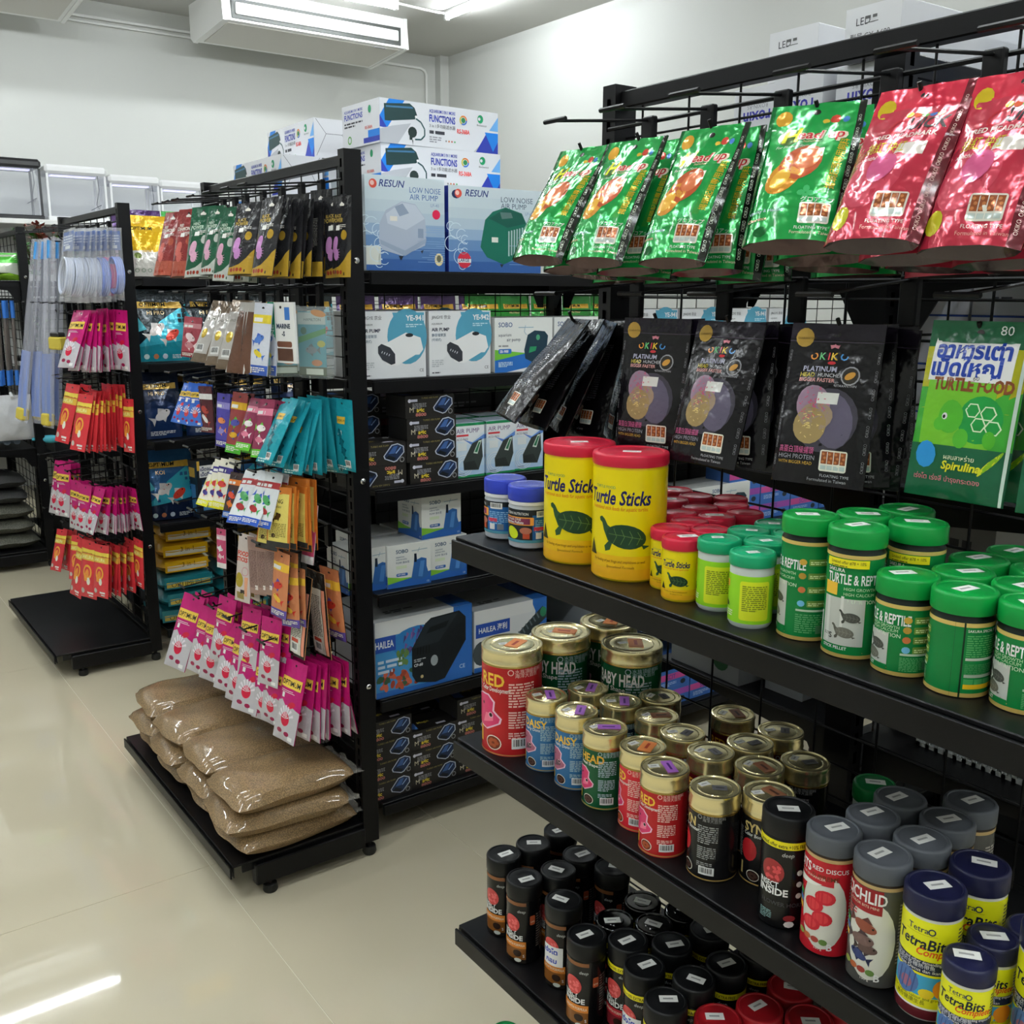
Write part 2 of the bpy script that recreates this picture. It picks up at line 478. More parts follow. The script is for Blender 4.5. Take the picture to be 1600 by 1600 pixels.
def endcap(X, Yn, W, label, shelves=(), base_z=.10, base_front=.385, sh_front=.34, rails=()):
    r = empty('end_display_rack', (X, Yn, 0))
    for yy in (0, W):
        p_ = obj('post', PM, None, r, (0, yy, 0))
        obj('foot', FM, None, p_, (0, 0, 0))
        if yy == 0:
            for z in (1.55, 1.02, .48):
                b_ = obj('bolt', BM, None, p_); b_.location = (.004, -.015, z); b_.rotation_euler = (PI/2, 0, 0)
    obj('top_bar', MB().bevbox(-.012, .015, 1.764, .012, W-.015, 1.79, .002), M_BLK, r)
    obj('bottom_bar', MB().bevbox(-.012, .015, .075, .012, W-.015, .105, .002), M_BLK, r)
    obj('wire_grid', grid_mesh(W-.03, .12, 1.764, 'y'), M_BLK, r, (0, .015, 0))
    for yy in (-.022, W-.03):
        b_ = obj('base_leg', MB().bevbox(-base_front+.06, yy, .032, -.02, yy+.03, .088, .003), M_BLK, r)
        obj('foot', FM, None, b_, (-base_front+.1, yy+.015, -.003))
    s = obj('base_shelf', shelf_mesh(W-.01, base_front-.02), M_BLK2, r, (-base_front, -.01, base_z))
    obj('price_rail', rail_mesh(W-.01), M_BLK, s)
    for z in shelves:
        s = obj('shelf', shelf_mesh(W-.024, sh_front-.02), M_BLK2, r, (-sh_front, .004, z))
        obj('price_rail', rail_mesh(W-.024), M_BLK, s)
        for yy in (.012, W-.036): obj('shelf_bracket', bracket_mesh(sh_front-.02), M_BLK, s, (0, yy, 0))
    for z in rails:
        m = MB(); m.cyl((-.022, .0, z), (-.022, W, z), .003, 6); obj('hook_rail', m, M_BLK, r)
    return tag(r, label, 'display rack', 'end display racks facing the aisle')

XN, XM, XL, XR = 1.153, 1.140, 1.128, 1.112
W = .92
ROW1, ROW2 = 1.733, 1.493
MROWS = (1.733, 1.493, 1.268, 1.068, .888, .628)
LROWS = (1.733, 1.45, 1.16, .79, .55)
endcap(XN, .365, W, 'black end rack nearest the camera with cans on its shelves', (.435, .775, 1.109), rails=(ROW1, ROW2))
endcap(XM, 2.20, W, 'black end rack with tall bolted post, brown pellet bags on its base', rails=MROWS)
endcap(XL, 4.01, W, 'black end rack with an empty black base shelf', rails=LROWS)
endcap(XR, 5.81, W, 'black end rack cut by the left edge, sand bags on its base', (.655, 1.53), rails=(1.45,))

# hooks
_h = MB().bevbox(-.006,-.0125,-.055,.006,.0125,.006,.002); HK_P = _h.mesh('display_hook'); HK_P.materials.append(M_BLK)
_h = MB(); _h.path([(-.004,0,-.058),(-.09,0,-.06),(-.122,0,-.061),(-.132,0,-.056),(-.139,0,-.044)], .0026, 6); HK_A = _h.mesh('prong'); HK_A.materials.append(M_BLK)
_h = MB(); _h.path([(-.004,0,.0),(-.183,0,-.018)], .0022, 6); _h.cyl((-.184,-.024,-.0175),(-.184,.024,-.0175),.0032,6); HK_T = _h.mesh('price_arm'); HK_T.materials.append(M_BLK)
def hook(X, Y, z, s, label, group):
    h_ = obj('display_hook', HK_P, None, None, (X-.03, Y, z))
    a_ = obj('prong', HK_A, None, h_); t_ = obj('price_arm', HK_T, None, h_)
    a_.scale = (s,1,1); t_.scale = (s,1,1)
    return tag(h_, label, 'hook', group)
for i, y in enumerate((1.182, 1.061, .929, .768, .640, .53, .42)):
    hook(XN, y, ROW1, 1., 'upper row black hook, %s from the far post of the nearest rack' % ORD[i], 'hooks on the nearest rack')
for i, y in enumerate((1.199, 1.015, .885, .718, .55, .43)):
    hook(XN, y, ROW2, 1., 'lower row black hook, %s from the far post of the nearest rack' % ORD[i], 'hooks on the nearest rack')
for j, z in enumerate(MROWS):
    ys = (2.93,2.84,2.76,2.64,2.52,2.40,2.29) if j == 0 else (2.92,2.8,2.68,2.56,2.44,2.32)
    for i, y in enumerate(ys):
        hook(XM, y, z, 1.07, 'black hook on the pellet bag rack, %s row down, %s from far post' % (ORD[j], ORD[i]), 'hooks on the middle rack')
for j, z in enumerate(LROWS):
    for i, y in enumerate((4.76,4.6,4.42,4.26,4.1)):
        hook(XL, y, z, 1.07, 'black hook above the empty base, %s row down, %s from far post' % (ORD[j], ORD[i]), 'hooks on the rack with the empty base')

# ---------------------------------------------------------------- gondolas running off to the right
def gondola(x0, n, yc, depth, near, far, label, Ls=.9, H=1.8):
    r = empty('gondola_shelving', (x0, yc, 0))
    for k in range(n+1):
        p_ = obj('post', PMH(H), None, r, (k*(Ls+.012)+.02, 0, 0), PI/2)
    top = H-.05
    for k in range(n):
        xs = k*(Ls+.012)+.045
        obj('wire_grid', grid_mesh(Ls-.03, .12, top, 'x'), M_BLK, r, (xs, 0, 0))
        obj('top_bar', MB().bevbox(xs, -.012, top, xs+Ls-.04, .012, top+.03, .002), M_BLK, r)
        for side, zs in ((-1, near), (1, far)):
            for z in zs:
                s = obj('shelf', SHELF_G(Ls, depth), M_BLK2, r)
                s.location = (xs-.02 if side < 0 else xs-.02+Ls, side*(depth+.02), z); s.rotation_euler = (0,0,0 if side < 0 else PI)
                ra = obj('price_rail', RAIL_G(Ls), M_BLK, s)
                for xx in (.02, Ls-.02):
                    b_ = obj('shelf_bracket', BRK_G(depth), M_BLK, s); b_.location = (xx, 0, 0); b_.rotation_euler = (0,0,PI/2)
    return tag(r, label, 'shelving', 'shelving rows behind the end racks')
_gc = {}
def PMH(H):
    if H > 1.79: return PM
    if ('p',H) not in _gc: _gc[('p',H)] = post_mesh('post', H); _gc[('p',H)].materials.append(M_BLK)
    return _gc[('p',H)]
def SHELF_G(L, D):
    if ('s',L,D) not in _gc:
        m = MB(); m.bevbox(0, .006, -.006, L, D, 0, .0012); m.box(0, .006, -.032, L, .0085, -.006); _gc[('s',L,D)] = m.mesh('shelf')
    return _gc[('s',L,D)]
def RAIL_G(L):
    if ('r',L) not in _gc:
        m = MB(); m.bevbox(0, -.002, -.034, L, .0025, -.004, .001); _gc[('r',L)] = m.mesh('price_rail')
    return _gc[('r',L)]
def BRK_G(D):
    if ('b',D) not in _gc: _gc[('b',D)] = bracket_mesh(D)
    return _gc[('b',D)]
GZ_M = (.10, .405, .70, .98, 1.262, 1.53)
GZ_L = (.10, .55, .889, 1.2, 1.532)
GZ_N = (.10, .45, .84, 1.22, 1.53)
gondola(1.185, 3, 2.66, .40, GZ_M, GZ_M, 'black shelving row full of boxed pumps behind the pellet bag rack', H=1.525)
gondola(1.17, 3, 4.47, .40, GZ_L, GZ_L, 'black shelving row of large pouches behind the rack with empty base', H=1.525)
gondola(1.195, 3, .825, .38, GZ_N, GZ_N, 'black shelving row of lamp boxes behind the nearest rack')
gondola(1.155, 3, 6.27, .40, (.10, .6, 1.1, 1.5), (.10, .6, 1.1), 'black shelving row furthest back holding plastic plants', H=1.5)

# ================================================================ cans and jars on the nearest rack
def sticker_mesh(w, h, c='#e6e4dc', ink='#9a9a98'):
    m = MB(); m.box(-w/2,-h/2,0,w/2,h/2,.0003,c); m.box(-w*.3,-h*.1,.0003,w*.25,h*.12,.00045,ink)
    me = m.mesh('price_sticker'); me.materials.append(mat('printed_sticker', None, .55)); return me
ST_W = sticker_mesh(.024,.0125); ST_S = sticker_mesh(.014,.009)
TAG_O = sticker_mesh(.03,.018,'#e8884a','#b03c1c'); TAG_P = sticker_mesh(.032,.014,'#a868c4','#4c1c78'); TAG_B = sticker_mesh(.028,.016,'#8c5a3c','#4a2412'); TAG_G = sticker_mesh(.018,.012,'#5c5c60','#3a3a3c')

def lid_mesh(r, z0, z1, rim=.0015, ribs=True, inset=.0012):
    m = MB()
    m.lathe([(r*.9,z0+.002),(r-.0004,z0),(r,z0+.0012),(r,z1-.003),(r-.0012,z1-.0008),(r-.003,z1),(r*.86,z1),(r*.83,z1-inset),(r*.5,z1-inset),(r*.46,z1-inset*.5),(0,z1-inset*.5)], 48)
    return m.mesh('lid', True)
def body_mesh(r, prof, c=None):
    m = MB(); m.lathe(prof, 48); return m.mesh('body', True)

def turtle(p, cx, cy, s, shell='#1c3a24', skin='#2a4a2c', line='#5c7c44'):
    p.poly([(cx-.3*s,cy+.22*s),(cx-.62*s,cy+.4*s),(cx-.6*s,cy-.2*s),(cx-.3*s,cy-.3*s)], skin); p.poly([(cx-.62*s,cy+.4*s),(cx-.76*s,cy+.62*s),(cx-.9*s,cy+.72*s),(cx-1.02*s,cy+.66*s),(cx-1.0*s,cy+.54*s),(cx-.88*s,cy+.46*s),(cx-.8*s,cy+.2*s),(cx-.6*s,cy-.2*s)], skin)
    p.poly([(cx-.55*s,cy-.2*s),(cx-.75*s,cy-.42*s),(cx-.7*s,cy-.62*s),(cx-.5*s,cy-.55*s),(cx-.4*s,cy-.25*s)], skin)
    p.poly([(cx+.7*s,cy-.3*s),(cx+1.05*s,cy-.36*s),(cx+.8*s,cy-.48*s)], skin)
    p.up(); p.ell(cx+.12*s, cy, .78*s, .46*s, shell, 20, -8); p.up()
    for k in range(4):
        x = cx-.35*s+k*.3*s; p.line([(x,cy+.32*s-.04*k*s),(x+.12*s,cy),(x-.02*s,cy-.3*s)], .02*s, line)
    p.line([(cx-.55*s,cy+.08*s),(cx+.0*s,cy+.05*s),(cx+.75*s,cy-.08*s)], .02*s, line)
    p.up(-2)

def L_yellow(r, h):
    p = PR(); w = 2*PI*r*.999
    p.rect(-w/2,0,w,h*.1,'#f0a81c'); p.rect(-w/2,h*.1,w,h*.12,'#f0b414'); p.rect(-w/2,h*.22,w,h*.78,'#f2cc0a'); p.up()
    k = h/.143
    for u0 in (0, PI*r):
        p.text('TURTLE FOOD', u0-.033*k, h*.83, .0035*k, '#1c7a5c')
        p.text('Turtle Sticks', u0-.044*k, h*.69, .0185*k, '#1c1850', bold=.025, shear=.22, maxw=.09*k)
        p.text('A nutritional stick feeds for aquatic turtles.', u0-.042*k, h*.635, .0054*k, '#c8501c', shear=.3, maxw=.084*k)
        turtle(p, u0+.01*k, h*.4, .034*k)
        p.poly([(u0-.048*k,h*.2),(u0-.03*k,h*.2),(u0-.039*k,h*.35)], '#3a3a14')
        p.text('For feeding of pet frogs and amphibians as well', u0-.034*k, h*.155, .0038*k, '#7a3c14', shear=.3, maxw=.074*k)
        p.text('Specialized Formula', u0-.012*k, h*.105, .0034*k, '#8a3c14', shear=.3)
    return p
def L_jar(var):
    r = .0315; p = PR(); h = .049; w = 2*PI*r*.99
    p.rect(-w/2,0,w,h,'#1c2228'); p.up()
    p.rect(.004,.004,.046,h-.012,'#1e5c9c'); p.rect(-w/2,0,w,.004,'#4a8ca0'); p.up()
    p.micro(.008,h-.014,.036,.02,7,'#7cb0d8',seed=3)
    p.bars(.01,h-.011,.02,.009)
    p.rrect(-.044,.026,.05,.012,.001,'#e0963c'); p.up()
    p.rect(-.0435,.0275,.044,.009,'#7a3050'); p.up(); p.text('Formula ONE', -.04,.0328,.0035,'#f4e8d0',maxw=.036); p.text('Marine Pellets', -.04,.0282,.004,'#fff',bold=.01,maxw=.04); p.up(-2)
    p.text('OCEAN NUTRITION',-.042,.041,.004,'#e8e8e8',maxw=.04)
    p.ell(-.028,.014,.011,.0085,'#c8d820',16,-30); p.ell(-.006,.018,.009,.005,'#b06a54'); p.rect(-.01,.006,.01,.008,'#b8482c')
    p.rect(.006,.018,.016,.006,'#c03c54'); p.rect(.009,.006,.009,.009,'#d8d8d8'); p.rect(.022,.006,.01,.009,'#6a7480')
    return p
def L_lime():
    r = .0246; p = PR(); h = .055; w = 2*PI*r
    p.rect(-w*.5,0,w*.86,h,'#8ccc24'); p.up()
    for u0 in (0,):
        p.rrect(u0-.017,.004,.034,h-.01,.003,'#d2dc28'); p.up(); p.ring(u0,h/2,.001,.0005,'#6c8c1c')
        p.micro(u0-.014,h-.01,.028,.03,13,'#7a8a20',seed=9); p.up(-1)
    p.rect(-.056,h-.016,.022,.008,'#e8a43c'); p.up(); p.text('Turtle', -.055,h-.0145,.005,'#6a3010',bold=.01); p.up(-1)
    p.text('Food', -.054,h-.024,.005,'#2c5c14'); p.micro(-.056,.014,.03,.01,4,'#e8f4c0'); turtle(p,-.04,.02,.008)
    p.micro(.03,h-.01,.03,.03,12,'#5a8c1c',seed=5)
    return p
def L_sakura(h):
    r = .0283; p = PR(); w = 2*PI*r*.999; k = h/.1
    p.rect(-w/2,0,w,h,'#0c7436'); p.up()
    p.rect(-w/2,0,w,.004,'#b49a54'); p.rect(-w/2,h-.004,w,.004,'#c8ae62')
    # front panel
    p.text('SAKURA',-.024,h*.83,.0038,'#e8ece4',bold=.01); p.text('TURTLE & REPTILE',-.024,h*.72,.0105,'#f2f4ee',bold=.02,maxw=.062,sx=.75)
    p.text('HIGH GROWTH',-.004,h*.66,.0032,'#b8d8b0'); p.text('HIGH CALCIUM',-.004,h*.61,.0032,'#b8d8b0'); p.text('NUTRITION',.0,h*.54,.004,'#cfe0c8')
    p.rect(-.027,h*.6,.016,h*.12,'#e2b43c')
    p.rect(-.027,.012*k,.045,h*.46,'#b9bdb6'); p.up()
    p.rect(-.022,.014*k,.004,h*.44,'#cdd0ca'); p.rect(-.006,.03*k,.003,h*.3,'#d4d6d0')
    turtle(p,.004,h*.4,.011,'#4a4c46','#3c3e38','#7c7e76'); turtle(p,-.002,h*.25,.012,'#6a6a60','#55564c','#96968a')
    p.text('SIZE',-.024,h*.2,.003,'#2c2c28'); p.text('S',-.017,h*.175,.006,'#2c2c28',bold=.02); p.rect(-.027,.004,.045,.008*k,'#0c7436'); p.up()
    p.text('STICK PELLET',-.024,.008*k,.0032,'#f0f0e8',bold=.01); p.up(-2)
    for i in range(10): p.ell(-.02+.004*i, .0065+.001*(i%3), .0028, .0012, '#9c8c54', 8, 40*(i%3))
    # side panel with icon rows
    s0 = .03
    for i in range(4):
        y = h*(.8-.14*i); p.ell(s0+.005,y,.004,.0035,('#c8a040','#b08a34','#c06c3c','#6cb4d8')[i],10); p.rrect(s0+.011,y-.0035,.021,.007,.001,'#6c8c3c'); p.up(); p.micro(s0+.0125,y+.002,.018,.004,2,'#d8e0a8'); p.up(-1)
    p.rect(s0,h*.3,.03,.0022,'#b8c8b4'); p.micro(s0,h*.28,.03,h*.2,9,'#58a468',seed=4); p.rect(s0+.022,.008,.008,.009,'#4a7c58')
    # back panel
    b0 = -.078
    p.text('SAKURA SPECIAL TURTLE',b0,h*.88,.0026,'#e0e8dc',maxw=.038); p.micro(b0,h*.85,.038,h*.3,10,'#4ca45c',seed=6); p.rect(b0,h*.5,.036,.0025,'#b8c4b4')
    p.micro(b0,h*.46,.036,h*.14,6,'#3c8c50',seed=8); p.rect(b0,h*.27,.036,.003,'#9cac98')
    for i in range(4): p.rect(b0+.0095*i,h*.16,.0088,h*.09,'#3c9450'); p.rect(b0+.0095*i,.008,.0088,.008,'#3c9450')
    p.rect(b0,h*.115,.038,.0045,'#e0b41c'); p.rect(b0-.0035,0,.0016,h,'#0c2c18')
    p.rect(-.036,h*.1,.005,h*.3,'#d8dcd6')
    return p
GC = {'red':('#a81c20','RED','Color Development','#f0b43c'),'redb':('#c42430','RED','Color Development','#f0b43c'),'green':('#0e4c2c','HEAD','Head Shape','#d8a838'),
      'blue':('#2c6494','DAISY','Pearly Dots','#e0b438'),'black':('#121214','SYN','Color Booster','#c8b070'),'blackf':('#121214','SYN','Color Booster','#c8b070'),'navy':('#16202e','DAISY','Pearly Dots','#c0a040'),'maroon':('#5c1016','RED','Color Development','#e0a838')}
def L_gold(var, r, h):
    bg, t1, t2, tc = GC[var]; p = PR(); w = 2*PI*r*.999; k = h/.09
    if var == 'green' and h > .12: t1, tc = 'BABY HEAD', '#e4ece4'
    p.rect(-w/2,0,w,h,bg); p.up(); p.rect(-w/2,0,w,.0016,'#a88a4c')
    p.text(t1,-.016*k,h*.78,.0125*k,tc,bold=.025,maxw=.05*k,sx=.9); p.text(t2,-.016*k,h*.715,.0048*k,'#ece4dc',bold=.01,maxw=.034*k)
    if not var.startswith('black') :
        x = -.012*k
        p.poly([(x-.02*k,h*.3),(x+.004*k,h*.26),(x+.02*k,h*.36),(x+.0215*k,h*.42),(x+.013*k,h*.5),(x+.014*k,h*.6),(x+.006*k,h*.67),(x-.006*k,h*.66),(x-.02*k,h*.6)],'#e8b8cc'); p.up()
        fc = {'blue':'#a05c74','navy':'#6c4458'}.get(var,'#c83464')
        p.poly([(x-.019*k,h*.31),(x+.003*k,h*.275),(x+.018*k,h*.365),(x+.0195*k,h*.415),(x+.011*k,h*.49),(x+.012*k,h*.59),(x+.005*k,h*.655),(x-.006*k,h*.645),(x-.019*k,h*.59)],fc); p.up()
        p.poly([(x-.002*k,h*.33),(x+.012*k,h*.38),(x+.012*k,h*.46),(x+.002*k,h*.45)],'#e06c8c' if fc=='#c83464' else '#58424c'); p.ell(x+.009*k,h*.44,.002*k,.002*k,'#1c1014'); p.ring(x+.009*k,h*.44,.003*k,.0008*k,'#d8a8b8'); p.ell(x-.002*k,h*.55,.0016*k,.0016*k,'#5c1c34'); p.up(-2)
    else:
        p.ell(-.008*k,h*.5,.012*k,h*.17,'#b02028',14)
    p.ell(.0,h*.13,.009*k,.0075*k,'#e8dcd0'); p.up(); p.ell(.0,h*.13,.008*k,.0066*k,'#6c2c18' if bg[1]>'6' else '#2c1c18'); p.up()
    for i in range(6): p.ell(.0+.004*k*math.cos(i),h*.13+.003*k*math.sin(i),.0026*k,.002*k,'#a04828' if bg[1]>'6' else '#4c342c',7)
    p.up(-2)
    p.text('I',-.02*k,h*.1,.016*k,tc,bold=.03)
    u0 = .016*k; ic = '#e8b8b0' if 'red' in var else ('#8c8c8c' if 'black' in var else '#9cb8c0')
    p.ring(u0+.002*k,h*.95,.003*k,.0008*k,ic); p.text('水族頂級飼料',u0+.006*k,h*.94,.0035*k,ic); p.text('海洋大自然',u0+.006*k,h*.895,.0035*k,ic)
    p.micro(u0,h*.84,.026*k,h*.28,9,ic,seed=12); p.micro(u0,h*.52,.024*k,h*.2,7,ic,seed=15); p.micro(u0,h*.28,.02*k,h*.08,3,ic,seed=16)
    p.bars(u0+.003*k,h*.08,.02*k,.011*k)
    p.micro(-u0-.03*k,h*.8,.026*k,h*.5,14,ic,seed=19)
    return p
def L_insect(var):
    r = .0278; h = .108; p = PR(); w = 2*PI*r*.999
    red = var in ('horn','r','rt')
    p.rect(-w/2,0,w,h,'#0c0c0e'); p.up()
    if red and var != 'horn': band = '#a82430'
    else: band = '#c8782c'
    if var == 'horn':
        p.rect(-w/2,h*.9,w,.009,'#e6d41c'); p.up(); p.text('Limited offer extra +10% FREE',-.03,h*.915,.0048,'#3c3410',bold=.01,maxw=.058); p.up(-1)
        p.micro(-.024,h*.18,.016,.012,6,'#7c9c9c'); p.text('FLOWER HORN',-.022,h*.25,.0052,'#3c3c40',bold=.01); p.ell(.012,h*.12,.007,.004,'#8c2c30',10); p.ell(.012,h*.05,.006,.004,'#d8d8d4',8)
        for i in range(3): p.ell(.021,h*(.64-.13*i),.0036,.0036,'#c8ccc8',9)
    else:
        if red: p.rect(-w/2,h*.9,w,.009,'#e6d41c'); p.up(); p.text('Extra +10% EXTRA FREE',-.026,h*.915,.0046,'#3c3410',bold=.012,maxw=.05); p.up(-1)
        p.rect(-.03,0,.044,h*.34,'#7a4a1c' if not red else '#6c1c24'); p.up(); p.rect(-.03,h*.24,.044,h*.11,band); p.rect(-.03,h*.0,.044,h*.06,'#1c1814'); p.up()
        p.text('GROWTH FORMULA',-.024,h*.275,.0045,'#f0e0c8',maxw=.036); p.ell(.0,h*.16,.007,.006,'#2c1c14'); p.ell(.001,h*.05,.006,.0035,'#c8ccc4',9); p.text('S',.009,h*.1,.005,'#e0e0dc'); p.up(-2)
        if not red: p.rect(-.03,h*.93,.044,.006,'#7a4c2c')
        p.rrect(.02,h*.62,.009,.016,.002,'#a04c2c'); p.up(); p.text('LIVE',.0215,h*.66,.0026,'#f4d8c0'); p.up(-1)
    # red feed blob
    p.ell(-.01,h*.63,.0135,.0145,'#8c2a2c' if var=='horn' else '#c04444',18,25); p.up()
    rg = random.Random(4)
    for i in range(14): p.ell(-.01+rg.uniform(-.009,.009),h*.63+rg.uniform(-.009,.009),.003,.002,'#c8484c' if var=='horn' else '#d86464',7,rg.uniform(0,180))
    p.up(-1)
    p.text('deep',.0,h*.82,.005,'#b8bcb8',shear=.2)
    p.text('INSECT',-.026,h*.455,.0068,'#ecece8',bold=.02,maxw=.024); p.text('INSIDE',-.026,h*.37,.0085,'#ecece8',bold=.03,maxw=.036); 
    if var in ('ot','rt'):
        p.up(4); p.rect(-.024,h*.34,.034,.033,'#e8e8e4'); p.up(); p.text('เร่งโต',-.022,h*.53,.008,'#1c3cac',bold=.03); p.text('กลม',-.018,h*.39,.008,'#1c3cac',bold=.03); p.up(-5)
    p.micro(.031,h*.8,.03,.06,14,'#5c5450',seed=31)
    return p
def L_bits(var):
    r = .0278; h = .114; p = PR(); w = 2*PI*r*.999
    red = var == 'discus'
    p.rect(-w/2,0,w,h,'#4a4a48' if not red else '#b01c28'); p.up()
    p.rect(-w/2,h-.004,w,.004,'#b49868')
    p.ell(.006,h*.45,.026,.045,'#cfcfc6',20); p.up()
    p.rect(-.034,h*.72,.05,h*.24,'#8c1a20' if not red else '#b01c28'); p.up()
    if red:
        p.text('BITS',-.03,h*.82,.011,'#f0eeea',bold=.02,maxw=.02); p.text('RED DISCUS',-.008,h*.86,.0052,'#f0eeea',bold=.01); p.text('SUPREME',-.008,h*.78,.0052,'#5c2c10',bold=.01); p.text('COLOR ENHANCER',-.03,h*.77,.003,'#f0c8b8')
        p.poly([(-.03,h*.66),(-.002,h*.7),(.004,h*.73),(-.03,h*.74)],'#e8e4dc')
        p.text('45%',-.03,h*.62,.0055,'#d83038',bold=.02)
        for x, y in ((.008,.6),(-.004,.5),(.006,.38),(-.006,.3)): p.ell(x,h*y,.011,.0085,'#b81c2c',14); p.ell(x-.001,h*y,.008,.006,'#c8343c',12)
    else:
        p.text('CICHLID',-.03,h*.82,.013,'#f2f0ec',bold=.02,maxw=.05); p.text('COLOR BITS MINI',-.02,h*.77,.003,'#e8c8b0')
        p.micro(-.03,h*.72,.02,.01,3,'#b04040')
        p.fish(.0,h*.58,.036,'#8c4a38','#5c3430',1,rot=-15); p.fish(-.002,h*.44,.036,'#6c5450','#443438',1); p.fish(.004,h*.36,.03,'#584440','#3c3030',1); p.fish(-.004,h*.28,.028,'#2c3868','#1c2448',-1,rot=20)
    for i, c in enumerate(('#3c8c3c','#4c7cc0','#e0a83c')): p.poly([(-.034,h*(.55-.07*i)),(-.02,h*(.52-.07*i)),(-.02,h*(.57-.07*i)),(-.034,h*(.61-.07*i))],c)
    for i, c in enumerate(('#8c9c4c','#b0603c','#9c3c34','#5c7c3c')): p.ell(-.018+.009*i,h*.16-.001*i,.0046,.0036,c,10)
    p.text('B',.013,h*.06,.008,'#ece8e0',bold=.02); p.text('100 g',.0,h*.05,.003,'#e0dcd4'); p.up(-2)
    p.micro(.034,h*.85,.035,.07,18,'#9c9890',seed=41)
    return p
def L_tetra(r, h):
    p = PR(); w = 2*PI*r*.999; k = r/.0278*1.06
    p.rect(-w/2,0,w,h*.1,'#5c1c24'); p.rect(-w/2,h*.1,w,h*.5,'#e2dc1c'); p.rect(-w/2,h*.6,w,h*.4,'#eae01c'); p.up()
    p.rect(-w/2,h*.1,w,.002,'#e8e8e0')
    p.text('Tetra',-.018*k,h*.88,.0062*k,'#1c2c4c',bold=.005); p.ring(.004*k,h*.905,.0034*k,.0012*k,'#1c2c4c'); p.rect(-.02*k,h*.86,.029*k,.0004,'#a8a40c')
    p.text('TetraBits',-.03*k,h*.72,.011*k,'#16202e',bold=.02,shear=.15,maxw=.052*k); p.text('Complete',-.008*k,h*.655,.0075*k,'#d8541c',bold=.02,shear=.25,maxw=.038*k)
    p.poly([(-w/2,h*.5),(-.01*k,h*.47),(w/2,h*.46),(w/2,h*.6),(-.01*k,h*.6),(-w/2,h*.64)],'#1e2840'); p.up()
    p.text('For Discus and other demanding tropical fish',-.036*k,h*.57,.0034*k,'#e8e8e0',maxw=.07*k); p.text('適用於各種熱帶魚',-.03*k,h*.525,.0036*k,'#c8ccd8'); p.text('untuk Ikan Discus dan ikan',-.036*k,h*.485,.0034*k,'#e8e8e0',maxw=.06*k); p.up(-1)
    p.poly([(-.034*k,h*.25),(.03*k,h*.22),(.034*k,h*.44),(-.034*k,h*.45)],'#3c9cc8'); p.up()
    p.ell(-.016*k,h*.35,.013*k,.0135*k,'#4c6ca4',18); p.up(); p.ell(-.015*k,h*.33,.006*k,.006*k,'#8c5c74',12); 
    for i in range(4): p.line([(-.024*k+.005*k*i,h*.25),(-.021*k+.005*k*i,h*.45)],.0012*k,'#3c5484')
    p.up(-1); p.ell(.02*k,h*.33,.011*k,.011*k,'#e08c24',16); p.ell(.004*k,h*.27,.007*k,.005*k,'#e8c81c',12); p.up(-1)
    p.text('For health, colour and growth',-.03*k,h*.2,.003*k,'#5c5c14',maxw=.055*k); p.text('適合健康生長',-.026*k,h*.15,.0036*k,'#5c5c14'); p.micro(.03*k,h*.95,.03*k,.03*k,8,'#6c6c3c'); p.micro(-.05*k,h*.45,.014*k,.03*k,8,'#b8b48c')
    return p

